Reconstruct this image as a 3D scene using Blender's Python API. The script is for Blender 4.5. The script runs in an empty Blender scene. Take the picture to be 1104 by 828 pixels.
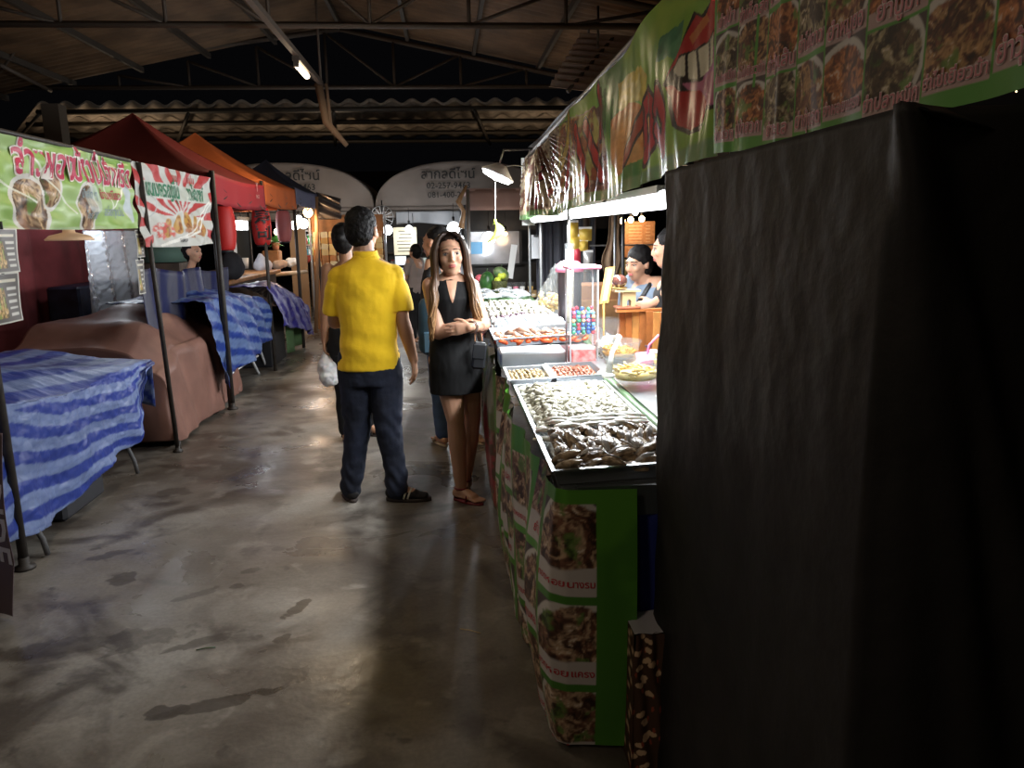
import bpy, bmesh, math, random
import numpy as np
from mathutils import Vector, Matrix, noise
from mathutils.bvhtree import BVHTree
rnd = random.Random(7)
PI = math.pi
SC = bpy.context.scene
COL = SC.collection
V = Vector

# ---------------------------------------------------------------- camera: pixels of the photograph <-> world
F, CX, CY, H = 830.0, 552.0, 414.0, 1.55
ROLL = math.radians(1.0)
def _unroll(px, py):
    dx, dy = px - CX, py - CY
    c, s = math.cos(ROLL), math.sin(ROLL)
    return CX + dx*c - dy*s, CY + dx*s + dy*c
_vx, _vy = _unroll(480, 250)
PIT = math.atan((CY - _vy)/F)
YAW = math.atan((CX - _vx)/math.hypot(F, CY - _vy))
FWD = V((math.sin(YAW)*math.cos(PIT), math.cos(YAW)*math.cos(PIT), -math.sin(PIT)))
RGT = V((math.cos(YAW), -math.sin(YAW), 0))
UPV = RGT.cross(FWD)
EYE = V((0, 0, H))
def ray(px, py):
    px, py = _unroll(px, py)
    return (FWD + RGT*((px - CX)/F) - UPV*((py - CY)/F))
def aty(px, py, y):
    r = ray(px, py); return EYE + r*(y/r.y)
def atx(px, py, x):
    r = ray(px, py); return EYE + r*(x/r.x)
def atz(px, py, z):
    r = ray(px, py); return EYE + r*((z - H)/r.z)

# ---------------------------------------------------------------- materials
MATS = {}
def mat(name, col=(.5, .5, .5), rough=.6, metal=0, noise_amt=0, nscale=8, bump=0, bscale=40, emit=None, estr=0,
        trans=0, alpha=1, coat=0, sub=0, sheen=0, attr=None, col2=None, spec=.5, ior=1.45):
    if name in MATS: return MATS[name]
    m = bpy.data.materials.new(name); m.use_nodes = True
    nt = m.node_tree; b = nt.nodes['Principled BSDF']
    b.inputs['Roughness'].default_value = rough; b.inputs['Metallic'].default_value = metal
    b.inputs['Base Color'].default_value = (*col, 1)
    b.inputs['Specular IOR Level'].default_value = spec
    b.inputs['IOR'].default_value = ior
    b.inputs['Transmission Weight'].default_value = trans
    b.inputs['Alpha'].default_value = alpha
    b.inputs['Coat Weight'].default_value = coat
    if sub: b.inputs['Subsurface Weight'].default_value = sub; b.inputs['Subsurface Scale'].default_value = .02
    if sheen: b.inputs['Sheen Weight'].default_value = sheen
    if emit: b.inputs['Emission Color'].default_value = (*emit, 1); b.inputs['Emission Strength'].default_value = estr
    tc = nt.nodes.new('ShaderNodeTexCoord')
    if attr:
        a = nt.nodes.new('ShaderNodeAttribute'); a.attribute_name = attr
        nt.links.new(a.outputs['Color'], b.inputs['Base Color'])
    elif noise_amt or col2:
        n = nt.nodes.new('ShaderNodeTexNoise'); n.inputs['Scale'].default_value = nscale; n.inputs['Detail'].default_value = 6
        nt.links.new(tc.outputs['Object'], n.inputs['Vector'])
        r = nt.nodes.new('ShaderNodeValToRGB')
        c2 = col2 or tuple(min(1, c*(1 + noise_amt)) for c in col)
        c1 = col if col2 else tuple(c*(1 - noise_amt) for c in col)
        r.color_ramp.elements[0].position = .35; r.color_ramp.elements[1].position = .65
        r.color_ramp.elements[0].color = (*c1, 1); r.color_ramp.elements[1].color = (*c2, 1)
        nt.links.new(n.outputs['Fac'], r.inputs['Fac']); nt.links.new(r.outputs['Color'], b.inputs['Base Color'])
    if bump:
        n2 = nt.nodes.new('ShaderNodeTexNoise'); n2.inputs['Scale'].default_value = bscale; n2.inputs['Detail'].default_value = 5
        nt.links.new(tc.outputs['Object'], n2.inputs['Vector'])
        bp = nt.nodes.new('ShaderNodeBump'); bp.inputs['Strength'].default_value = bump; bp.inputs['Distance'].default_value = .01
        nt.links.new(n2.outputs['Fac'], bp.inputs['Height']); nt.links.new(bp.outputs['Normal'], b.inputs['Normal'])
    MATS[name] = m
    return m
def lamp_mat(name, col, s): return mat(name, col, emit=col, estr=s)

# ---------------------------------------------------------------- mesh builder
class MB:
    def __init__(self):
        self.v = []; self.f = []; self.m = []; self.s = []; self.c = []
    def add(self, vs, fs, mi=0, smooth=True, cols=None):
        o = len(self.v)
        self.v += [tuple(p) for p in vs]
        self.c += ([tuple(c) for c in cols] if cols is not None else [(1, 1, 1)]*len(vs))
        self.f += [tuple(i + o for i in f) for f in fs]
        self.m += [mi]*len(fs); self.s += [smooth]*len(fs)
        return self
    def box(self, c, d, rz=0, mi=0, M=None, bev=0):
        x, y, z = d[0]/2, d[1]/2, d[2]/2
        if bev:
            b = min(bev, x*.9, y*.9, z*.9)
            pts = []
            for sx in (-1, 1):
                for sy in (-1, 1):
                    for sz in (-1, 1):
                        pts += [(sx*x, sy*(y-b), sz*(z-b)), (sx*(x-b), sy*y, sz*(z-b)), (sx*(x-b), sy*(y-b), sz*z)]
            bm = bmesh.new()
            for p in pts: bm.verts.new(p)
            bmesh.ops.convex_hull(bm, input=bm.verts)
            bm.verts.index_update()
            vs = [v.co.copy() for v in bm.verts]; fs = [[v.index for v in f.verts] for f in bm.faces]; bm.free()
        else:
            vs = [V((sx*x, sy*y, sz*z)) for sx in (-1, 1) for sy in (-1, 1) for sz in (-1, 1)]
            fs = [(0, 1, 3, 2), (4, 6, 7, 5), (0, 4, 5, 1), (2, 3, 7, 6), (0, 2, 6, 4), (1, 5, 7, 3)]
        R = M or Matrix.Rotation(rz, 3, 'Z')
        return self.add([R @ p + V(c) for p in vs], fs, mi, False)
    def rings(self, R, closed=True, cap=True, mi=0, smooth=True, cols=None):
        n = len(R[0]); vs = [p for r in R for p in r]; fs = []
        for i in range(len(R) - 1):
            for j in range(n if closed else n - 1):
                k = (j + 1) % n
                fs.append((i*n + j, i*n + k, (i+1)*n + k, (i+1)*n + j))
        if cap and closed:
            fs.append(tuple(reversed(range(n)))); fs.append(tuple((len(R)-1)*n + j for j in range(n)))
        return self.add(vs, fs, mi, smooth, cols)
    def tube(self, pts, r, n=8, mi=0, flat=None, cap=True, up=None):
        """r: number or list; flat: list of (rx, ry) pairs instead"""
        pts = [V(p) for p in pts]; m = len(pts); R = []
        pu = V(up) if up else None
        for i, p in enumerate(pts):
            t = (pts[min(i+1, m-1)] - pts[max(i-1, 0)]).normalized()
            if pu is None:
                pu = V((0, 0, 1)) if abs(t.z) < .9 else V((0, 1, 0))
            a = (pu - t*pu.dot(t))
            if a.length < 1e-5: a = t.orthogonal()
            a.normalize(); b = t.cross(a)
            if up is None: pu = a
            if flat: ra, rb = flat[i] if isinstance(flat, list) else flat
            else: ra = rb = r[i] if isinstance(r, (list, tuple)) else r
            R.append([p + a*(ra*math.cos(2*PI*j/n)) + b*(rb*math.sin(2*PI*j/n)) for j in range(n)])
        return self.rings(R, cap=cap, mi=mi)
    def lathe(self, prof, c=(0, 0, 0), n=24, mi=0, M=None, cap=True):
        R = []
        for r, z in prof:
            R.append([V((r*math.cos(2*PI*j/n), r*math.sin(2*PI*j/n), z)) for j in range(n)])
        if M: R = [[M @ p for p in q] for q in R]
        R = [[p + V(c) for p in q] for q in R]
        return self.rings(R, cap=cap, mi=mi)
    def ball(self, c, r, n=12, mi=0, M=None, k=None):
        r = (r, r, r) if not isinstance(r, (tuple, list)) else r
        k = k or max(4, n//2)
        R = []
        for i in range(k + 1):
            t = PI*i/k; t = min(max(t, .05), PI - .05)
            R.append([V((r[0]*math.sin(t)*math.cos(2*PI*j/n), r[1]*math.sin(t)*math.sin(2*PI*j/n), -r[2]*math.cos(t))) for j in range(n)])
        if M: R = [[M @ p for p in q] for q in R]
        return self.rings([[p + V(c) for p in q] for q in R], mi=mi)
    def grid(self, fn, nu, nv, mi=0, paint=None, smooth=True, us=None, vs=None):
        us = us if us is not None else np.linspace(0, 1, nu + 1); vs = vs if vs is not None else np.linspace(0, 1, nv + 1)
        nu, nv = len(us) - 1, len(vs) - 1
        pts = [fn(u, v) for v in vs for u in us]
        cols = None
        if paint is not None:
            U, W = np.meshgrid(us, vs); cols = [tuple(c) for c in paint(U, W).reshape(-1, 3)]
        fs = [(j*(nu+1) + i, j*(nu+1) + i + 1, (j+1)*(nu+1) + i + 1, (j+1)*(nu+1) + i) for j in range(nv) for i in range(nu)]
        return self.add(pts, fs, mi, smooth, cols)
    def text(self, s, size, fn, mi=0, align=0, bold=.012):
        """text laid out in a 2d frame (x right, y up, size = cap height scale) and mapped by fn(x, y)"""
        vs, fs, w = text_mesh(s, bold)
        off = -w*size*(.5 if align == 0 else 0)
        return self.add([fn(x*size + off, y*size) for x, y in vs], fs, mi, False)
    def mesh(self, name, mats):
        me = bpy.data.meshes.new(name)
        me.from_pydata(self.v, [], self.f)
        for m in (mats if isinstance(mats, (list, tuple)) else [mats]): me.materials.append(m)
        me.polygons.foreach_set('material_index', self.m)
        me.polygons.foreach_set('use_smooth', self.s)
        if any(c != (1, 1, 1) for c in self.c):
            ca = me.color_attributes.new('Col', 'FLOAT_COLOR', 'POINT')
            a = np.ones((len(self.c), 4), 'f'); a[:, :3] = np.array(self.c); ca.data.foreach_set('color', a.ravel())
        me.update(); return me
    def build(self, name, mats, parent=None, loc=None, solid=0, sharp=None):
        """origin moved to the middle of the base (or loc)"""
        a = np.array(self.v)
        if loc is None:
            loc = V(((a[:, 0].min() + a[:, 0].max())/2, (a[:, 1].min() + a[:, 1].max())/2, a[:, 2].min())) if parent is None else V((0, 0, 0))
        loc = V(loc)
        self.v = [tuple(V(p) - loc) for p in self.v]
        me = self.mesh(name, mats)
        o = bpy.data.objects.new(name, me); COL.objects.link(o)
        o.location = loc
        if parent: o.parent = parent
        if solid:
            md = o.modifiers.new('s', 'SOLIDIFY'); md.thickness = solid; md.offset = 0
        return o
def local(mb, T):
    """shift vertices so they are expressed in the frame of T (an empty without rotation)"""
    mb.v = [tuple(V(p) - T.location) for p in mb.v]; return mb
def tag(o, label=None, cat=None, group=None, kind=None):
    if label: o['label'] = label
    if cat: o['category'] = cat
    if group: o['group'] = group
    if kind: o['kind'] = kind
    return o
def thing(name, label, cat, loc=(0, 0, 0), group=None, rz=0):
    o = bpy.data.objects.new(name, None); COL.objects.link(o); o.location = loc; o.rotation_euler.z = rz
    o.empty_display_size = .1
    return tag(o, label, cat, group)
def part(mb, name, mats, T, solid=0, world=True):
    if world: local(mb, T)
    return mb.build(name, mats, T, solid=solid)
def dup(root, loc=None, rz=None, label=None, rot=None, scale=None):
    r = root.copy(); COL.objects.link(r)
    if loc is not None: r.location = loc
    if rz is not None: r.rotation_euler.z = rz
    if rot is not None: r.rotation_euler = rot
    if scale is not None: r.scale = (scale,)*3
    if label: r['label'] = label
    for ch in list(root.children):
        c = ch.copy(); COL.objects.link(c); c.parent = r
        for g in list(ch.children):
            d = g.copy(); COL.objects.link(d); d.parent = c
    return r
_TX = {}
def text_mesh(s, bold=.012):
    if (s, bold) in _TX: return _TX[(s, bold)]
    c = bpy.data.curves.new('t', 'FONT'); c.body = s; c.resolution_u = 2; c.offset = bold
    o = bpy.data.objects.new('t', c); COL.objects.link(o)
    d = bpy.context.evaluated_depsgraph_get(); d.update()
    m = bpy.data.meshes.new_from_object(o.evaluated_get(d))
    vs = [(v.co.x, v.co.y) for v in m.vertices]; fs = [tuple(p.vertices) for p in m.polygons]
    bpy.data.objects.remove(o); bpy.data.curves.remove(c); bpy.data.meshes.remove(m)
    w = max((x for x, y in vs), default=0)
    _TX[(s, bold)] = (vs, fs, w); return _TX[(s, bold)]
def fnoise(p, s=1.0, oct=3):
    return noise.fractal(V(p)*s, 1.0, 2.0, oct)
# ---- numpy value noise for printed pictures
_tab = np.random.RandomState(3).rand(256, 256)
def vn(x, y):
    xi, yi = np.floor(x).astype(int), np.floor(y).astype(int); fx, fy = x - xi, y - yi
    fx = fx*fx*(3 - 2*fx); fy = fy*fy*(3 - 2*fy)
    g = lambda i, j: _tab[i % 256, j % 256]
    return (g(xi, yi)*(1-fx) + g(xi+1, yi)*fx)*(1-fy) + (g(xi, yi+1)*(1-fx) + g(xi+1, yi+1)*fx)*fy
def fbm(x, y, o=4):
    s = 0; a = .5
    for k in range(o): s = s + a*vn(x*2**k + 17*k, y*2**k + 31*k); a *= .5
    return s
def mix(a, b, t): return a*(1 - t[..., None]) + np.array(b)*t[..., None]
def ss(a, b, x): t = np.clip((x - a)/(b - a), 0, 1); return t*t*(3 - 2*t)
def dish(x, y, seed, base=(.22, .07, .03), hi=(.55, .3, .12), gr=(.12, .25, .04)):
    """picture of a plate of food, x y in 0..1"""
    ox, oy = .16*np.sin(seed*2.3), .12*np.cos(seed*1.7)
    wx = fbm(x*4 + seed*5, y*4 + 3)*4; wy = fbm(x*4 + 40, y*4 + seed*7)*4
    n1 = fbm(x*5 + wx + seed*3.3, y*6 + wy + 5*seed, 5); n2 = fbm(x*9 + wy*1.5 + 60, y*11 + wx*1.5 + seed, 5); n3 = fbm(x*22 + 50 + wx, y*22 + wy)
    B_, H_ = np.array(base), np.array(hi)
    t = ss(.30, .68, n1)[..., None]; f = (B_*.35)*(1 - t) + B_*t
    t = ss(.46, .66, n2)[..., None]; f = f*(1 - t) + H_*t
    f = f*(.55 + .9*n3)[..., None]
    f = mix(f, gr, ss(.60, .68, fbm(x*4 + seed*2, y*4 + 80))*.8); f = mix(f, (.8, .68, .58), ss(.70, .78, n2)*.8); f = mix(f, (.02, .012, .01), ss(.40, .30, n2)*.7)
    r = np.hypot((x - .5 - ox)/.74, (y - .45 - oy)/.66) + .05*np.sin(seed*3 + 4*x)
    c = np.zeros(x.shape + (3,)) + np.array((.07, .045, .045))
    c = mix(c, (.62, .58, .54), ss(1.0, .96, r)); k = ss(.88, .82, r + .22*(n1 - .5))[..., None]
    return c*(1 - k) + f*k

# ---------------------------------------------------------------- merged organic surfaces
def capsule(mb, a, b, ra, rb, n=14, ea=None):
    """tapered capsule; ra/rb number or (rx, ry) with ea = direction of rx"""
    a, b = V(a), V(b); t = (b - a); L = t.length; t = t/L if L > 1e-6 else V((0, 0, 1))
    u = V(ea) if ea is not None else (V((1, 0, 0)) if abs(t.x) < .9 else V((0, 1, 0)))
    u = (u - t*u.dot(t)).normalized(); w = t.cross(u)
    ra = ra if isinstance(ra, (tuple, list)) else (ra, ra); rb = rb if isinstance(rb, (tuple, list)) else (rb, rb)
    ha, hb = min(ra), min(rb)
    R = []
    for k in range(5):
        q = (PI/2)*(1 - k/5.); s = math.cos(q) if k else .08
        R.append((a - t*ha*math.sin(q), (ra[0]*s, ra[1]*s)))
    for k in range(4):
        f = k/3.; R.append((a.lerp(b, f), (ra[0]*(1-f) + rb[0]*f, ra[1]*(1-f) + rb[1]*f)))
    for k in range(1, 6):
        q = (PI/2)*(k/5.); s = math.cos(q) if k < 5 else .08
        R.append((b + t*hb*math.sin(q), (rb[0]*s, rb[1]*s)))
    mb.rings([[p + u*(r[0]*math.cos(2*PI*j/n)) + w*(r[1]*math.sin(2*PI*j/n)) for j in range(n)] for p, r in R])
def chain(mb, pts, rs, n=14, ea=None):
    for i in range(len(pts) - 1): capsule(mb, pts[i], pts[i+1], rs[i], rs[i+1], n, ea)
def loft(mb, secs, n=20, sq=1.0):
    """horizontal sections (cx, cy, z, rx, ry)"""
    R = []
    for cx, cy, z, rx, ry in secs:
        R.append([V((cx + rx*math.copysign(abs(math.cos(2*PI*j/n))**sq, math.cos(2*PI*j/n)), cy + ry*math.copysign(abs(math.sin(2*PI*j/n))**sq, math.sin(2*PI*j/n)), z)) for j in range(n)])
    mb.rings(R)
def melt(mb, name, mats, parent=None, voxel=.008, smooth=3, disp=None, loc=None, T=None):
    """union of closed pieces -> one continuous smooth surface (world coordinates in, made local to T)"""
    me = mb.mesh('tmp', []) ; o = bpy.data.objects.new('tmp', me); COL.objects.link(o)
    r = o.modifiers.new('r', 'REMESH'); r.mode = 'VOXEL'; r.voxel_size = voxel; r.use_smooth_shade = True
    if smooth:
        s = o.modifiers.new('s', 'SMOOTH'); s.factor = .5; s.iterations = smooth
    d = bpy.context.evaluated_depsgraph_get(); d.update()
    m2 = bpy.data.meshes.new_from_object(o.evaluated_get(d)); bpy.data.objects.remove(o); bpy.data.meshes.remove(me)
    m2.name = name; m2.materials.clear()
    for m in (mats if isinstance(mats, (list, tuple)) else [mats]): m2.materials.append(m)
    if disp:
        ns = [v.normal.copy() for v in m2.vertices]
        for v, nn in zip(m2.vertices, ns): v.co += nn*disp(v.co, nn)
    for p in m2.polygons: p.use_smooth = True
    ob = bpy.data.objects.new(name, m2); COL.objects.link(ob)
    if T is not None:
        m2.transform(Matrix.Translation(-T.location)); ob.parent = T
    elif loc is not None:
        m2.transform(Matrix.Translation(-V(loc))); ob.location = loc
    m2.update()
    return ob
def tube_light(loc, size, power, col, rot=(0, 0, 0), name='tube_light'):
    l = bpy.data.lights.new(name, 'AREA'); l.shape = 'RECTANGLE'; l.size, l.size_y = size; l.energy = power; l.color = col
    o = bpy.data.objects.new(name, l); COL.objects.link(o); o.location = loc; o.rotation_euler = rot; return o
def point_light(loc, power, col, r=.04, name='bulb_light'):
    l = bpy.data.lights.new(name, 'POINT'); l.energy = power; l.color = col; l.shadow_soft_size = r
    o = bpy.data.objects.new(name, l); COL.objects.link(o); o.location = loc; return o
# ================================================================ camera, world, view
cd = bpy.data.cameras.new('camera'); cam = bpy.data.objects.new('camera', cd); COL.objects.link(cam)
cd.sensor_fit = 'HORIZONTAL'; cd.sensor_width = 36; cd.lens = 36*F/1104; cd.clip_start = .02; cd.clip_end = 200
r2 = RGT*math.cos(ROLL) - UPV*math.sin(ROLL); u2 = RGT*math.sin(ROLL) + UPV*math.cos(ROLL)
Mx = Matrix((r2, u2, -FWD)).transposed().to_4x4(); Mx.translation = EYE
cam.matrix_world = Mx
SC.camera = cam
SC.view_settings.view_transform = 'Standard'; SC.view_settings.look = 'None'
SC.view_settings.gamma = 1; SC.view_settings.use_curve_mapping = False; SC.view_settings.exposure = 0
w = bpy.data.worlds.new('night'); SC.world = w; w.use_nodes = True
w.node_tree.nodes['Background'].inputs[0].default_value = (.5, .5, .6, 1)
w.node_tree.nodes['Background'].inputs[1].default_value = .003

# ================================================================ floor
def floor_mat():
    m = bpy.data.materials.new('stained_concrete'); m.use_nodes = True; nt = m.node_tree; b = nt.nodes['Principled BSDF']
    L = nt.links.new; N = nt.nodes.new
    g = N('ShaderNodeNewGeometry')
    def nz(scale, det=6, dist=0, off=0):
        n = N('ShaderNodeTexNoise'); n.inputs['Scale'].default_value = scale; n.inputs['Detail'].default_value = det; n.inputs['Distortion'].default_value = dist
        mp = N('ShaderNodeMapping'); mp.inputs['Location'].default_value = (off, off*.7, 0)
        L(g.outputs['Position'], mp.inputs['Vector']); L(mp.outputs['Vector'], n.inputs['Vector']); return n.outputs['Fac']
    def ramp(x, *st):
        r = N('ShaderNodeValToRGB'); e = r.color_ramp.elements
        while len(e) < len(st): e.new(.5)
        for k, (p, c) in enumerate(st): e[k].position = p; e[k].color = (*((c,)*3 if isinstance(c, (int, float)) else c), 1)
        L(x, r.inputs['Fac']); return r.outputs['Color']
    def mx(a, c, f, mode='MIX'):
        n = N('ShaderNodeMix'); n.data_type = 'RGBA'; n.blend_type = mode
        if isinstance(f, float): n.inputs[0].default_value = f
        else: L(f, n.inputs[0])
        for k, q in ((6, a), (7, c)):
            if isinstance(q, tuple): n.inputs[k].default_value = (*q, 1)
            else: L(q, n.inputs[k])
        return n.outputs[2]
    c = ramp(nz(.9, 5), (.36, (.060, .045, .034)), (.5, (.15, .128, .105)), (.64, (.26, .24, .21)))
    c = mx(c, (.045, .033, .025), ramp(nz(2.1, 8, 1.2, 5), (.50, 0), (.64, .8)))
    c = mx(c, (.30, .27, .23), ramp(nz(5.5, 9, .6, 9), (.56, 0), (.74, .6)))
    c = mx(c, (.03, .024, .02), ramp(nz(9, 4, .3, 3), (.66, 0), (.72, .55)))
    c = mx(c, ramp(nz(60, 3), (.3, .55), (.7, 1.0)), .5, 'MULTIPLY')
    sep = N('ShaderNodeSeparateXYZ'); L(g.outputs['Position'], sep.inputs[0]); wob = nz(11, 6, .5, 2)
    def M(op, a, bb=None):
        n = N('ShaderNodeMath'); n.operation = op
        for k, q in ((0, a), (1, bb)):
            if q is None: continue
            if isinstance(q, (int, float)): n.inputs[k].default_value = q
            else: L(q, n.inputs[k])
        return n.outputs[0]
    # dark damp marks with their own outlines
    for (px, py, w2, h2, an, k) in [(238, 757, .20, .035, .28, .8), (180, 768, .07, .04, .2, .8), (322, 655, .035, .10, -.5, .85), (306, 688, .03, .05, -.4, .8), (225, 690, .16, .035, .5, .6),
                                 (255, 632, .05, .03, .2, .7), (266, 616, .06, .03, .2, .6), (215, 640, .10, .03, .6, .5), (120, 598, .10, .05, .5, .6), (130, 625, .07, .09, .3, .6),
                                 (300, 592, .05, .03, 0, .5), (150, 690, .16, .10, .3, .4), (55, 700, .3, .08, .1, .4), (190, 530, .12, .07, .2, .5), (345, 520, .05, .03, 0, .4)]:
        p = atz(px, py, 0)
        dx = M('SUBTRACT', sep.outputs[0], p.x); dy = M('SUBTRACT', sep.outputs[1], p.y)
        ca, sa = math.cos(an), math.sin(an)
        u = M('DIVIDE', M('ADD', M('MULTIPLY', dx, ca), M('MULTIPLY', dy, sa)), w2)
        v = M('DIVIDE', M('SUBTRACT', M('MULTIPLY', dy, ca), M('MULTIPLY', dx, sa)), h2)
        d = M('ADD', M('SQRT', M('ADD', M('MULTIPLY', u, u), M('MULTIPLY', v, v))), M('MULTIPLY', M('SUBTRACT', wob, .5), 2.4))
        c = mx(c, (.028, .02, .014), ramp(d, (.85, k), (1.05, 0)))
    L(c, b.inputs['Base Color'])
    L(ramp(nz(1.6, 6, .8, 21), (.36, .25), (.6, .48)), b.inputs['Roughness'])
    bp = N('ShaderNodeBump'); bp.inputs['Strength'].default_value = .25; bp.inputs['Distance'].default_value = .01
    L(nz(14, 6, 0, 1), bp.inputs['Height']); L(bp.outputs['Normal'], b.inputs['Normal'])
    return m
fl = MB().box((-1, 11, -.05), (22, 32, .1)).build('floor', floor_mat()); tag(fl, kind='structure')

# ================================================================ hall roof and trusses
STEEL = mat('dark_steel', (.06, .05, .04), .6)
STEEL2 = mat('brown_steel', (.085, .065, .05), .6)
SHEET = mat('old_roof_sheet', (.15, .090, .048), .7, noise_amt=.35, nscale=2)
ZR, XR, SL = 4.72, -1.55, .2
def roofz(x): return ZR - SL*abs(x - XR)
mb = MB()
for side in (-1, 1):
    xs = []
    n = 150
    L_ = 7.0
    pts = []
    def fn(u, v, side=side):
        x = XR + side*u*L_; y = -4 + v*17.4
        return (x, y, roofz(x) + .12 + .018*math.sin(y*2*PI/.18))
    mb.grid(fn, 1, 780, smooth=True)
tag(mb.build('ceiling', SHEET, solid=.004), kind='structure')
mb = MB()
for k in range(-6, 7):
    x = XR + k*1.05
    mb.box((x, 4.7, roofz(x) + .06), (.05, 17.4, .08))
tag(mb.build('trim_1', STEEL), kind='structure')
def truss(y0, zb, x0=-8.2, x1=4.6, skew=0.0):
    mb = MB(); n = 12; Y = lambda x: y0 + skew*x
    P = lambda x, z: V((x, Y(x), z))
    mb.tube([P(x0, zb), P(x1, zb)], .035, 4, up=(0, 0, 1))
    for a, b2 in ((x0, XR), (XR, x1)): mb.tube([P(a, max(zb, roofz(a))), P(b2, roofz(b2))], .04, 4, up=(0, 0, 1))
    for k in range(n + 1):
        x = x0 + (x1 - x0)*k/n; zt = roofz(x)
        if zt - zb > .1: mb.tube([P(x, zb), P(x, zt)], .022, 4, up=(1, 0, 0))
        if k < n:
            xn = x0 + (x1 - x0)*(k + 1)/n
            A, B = (P(x, roofz(x)), P(xn, zb)) if x < XR else (P(x, zb), P(xn, roofz(xn)))
            if min(A.z, B.z) >= zb - .01 and max(A.z, B.z) > zb + .1: mb.tube([A, B], .02, 4, up=(0, 0, 1))
    return tag(mb.build('roof_truss', STEEL2), kind='structure')
truss(9.0, aty(320, 27, 9).z); truss(13.2, aty(320, 94, 13.2).z)
truss(5.0, 3.62); truss(1.0, 3.62)
# hall columns
for (px, yy) in ((57, 13.2),):
    x = aty(px, 110, yy).x
    tag(MB().box((x, yy, 1.8), (.26, .26, 3.6)).build('column', mat('column_paint', (.16, .13, .10), .7)), kind='structure')
x = 4.4; tag(MB().box((x, 13.2, 1.8), (.26, .26, 3.6)).build('column', MATS['column_paint']), kind='structure')
# wind bracing seen against the dark at the left
mb = MB(); mb.tube([aty(0, 70, 11), aty(55, 98, 13)], .03, 6); mb.tube([aty(0, 78, 11.5), aty(40, 20, 11.5)], .02, 6)
tag(mb.build('trim_2', STEEL2), kind='structure')
# corrugated lean-to roof past the end of the hall
mb = MB()
a, b2, c2, d2 = aty(40, 112, 16), aty(660, 107, 16), aty(690, 146, 21), aty(10, 150, 21)
def fn(u, v):
    p = a.lerp(b2, u).lerp(d2.lerp(c2, u), v); p = V(p); p.z += .045*math.sin(u*2*PI*27) ; return p
mb.grid(fn, 460, 6); tag(mb.build('lean_to_roof', mat('fibre_cement', (.24, .20, .16), .8, noise_amt=.3, nscale=3), solid=.02), kind='structure')
mb = MB()
for v in (.04, .35, .68, .97):
    p, q = a.lerp(d2, v), b2.lerp(c2, v); mb.tube([p - V((0, 0, .12)), q - V((0, 0, .12))], .05, 4, up=(0, 0, 1))
for k in range(5):
    u = k/4; p, q = a.lerp(b2, u), d2.lerp(c2, u); mb.tube([p - V((0, 0, .2)), q - V((0, 0, .2))], .04, 4)
tag(mb.build('trim_3', STEEL), kind='structure')
for u in (.06, .94):
    p = a.lerp(b2, u); tag(MB().box((p.x, 20.5, p.z/2 - .1), (.16, .16, p.z - .3)).build('column', STEEL), kind='structure')
# loose sheet hanging under the roof at the right
A, B, C_, D = aty(626, 36, 10), aty(690, 40, 10), aty(650, 100, 9.4), aty(592, 93, 9.4)
mb = MB()
def fn(u, v):
    p = A.lerp(B, u).lerp(D.lerp(C_, u), v); p = V(p); p.z += .02*math.sin(v*2*PI*9); return p
mb.grid(fn, 8, 90, smooth=True); ob = mb.build('roof_panel', mat('pale_sheet', (.5, .40, .34), .6, noise_amt=.2, nscale=3), solid=.006)
tag(ob, 'pale corrugated roof sheet hanging loose under the dark trusses', 'roof panel')
mb = MB().tube([A.lerp(B, .55) + V((0, 0, -.03)), D.lerp(C_, .35) + V((0, 0, -.03))], .03, 6).build('batten', STEEL, None)
tag(mb, kind='structure'); mb.name = 'trim_4'
mb = MB(); 
for yy in (9.4, 10.): mb.tube([(A.x+.1, yy, A.z - .3 if yy < 9.6 else A.z), (A.x+.1, yy, roofz(A.x))], .015, 5)
tag(mb.build('trim_5', STEEL), kind='structure')

# dark far boundary of the market
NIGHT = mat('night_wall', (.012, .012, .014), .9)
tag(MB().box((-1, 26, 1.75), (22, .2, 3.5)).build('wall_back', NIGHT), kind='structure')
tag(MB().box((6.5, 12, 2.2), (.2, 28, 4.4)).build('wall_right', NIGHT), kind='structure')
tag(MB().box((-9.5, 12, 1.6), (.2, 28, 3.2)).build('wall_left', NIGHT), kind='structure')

# light rail with tube fixtures
RX = -1.38
p0 = V((RX, -2.2, 3.16)); p1 = atx(346, 90, RX)
mb = MB(); mb.box((RX, (p0.y + p1.y)/2, p1.z + .0), (.05, p1.y - p0.y, .05)); RZ = p1.z
mb.tube([(RX, p1.y, RZ), (RX, p1.y, roofz(RX))], .015, 6); mb.tube([(RX, 2, RZ), (RX, 2, roofz(RX))], .015, 6); mb.tube([(RX, 5, RZ), (RX, 5, roofz(RX))], .015, 6)
rail = mb.build('cable_rail', STEEL2); tag(rail, 'long thin steel rail carrying the ceiling tube light down the aisle', 'rail')
mb = MB(); q0 = V((RX, p1.y, RZ))
q1 = aty(352, 132, p1.y); q2 = aty(374, 157, p1.y)
mb.tube([q0 + V((-.03, 0, 0)), q1, q2], [.05, .05, .03], 6); mb.tube([q0 + V((.06, 0, 0)), q1 + V((.05, 0, -.04))], .02, 6)
tag(mb.build('hanging_batten', mat('old_wood', (.16, .10, .06), .8)), 'crooked brown batten dangling from the end of the light rail', 'batten')
WARM = (1.0, .78, .52)
TUBE = lamp_mat('tube_glow', (1, .8, .55), 9)
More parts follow.
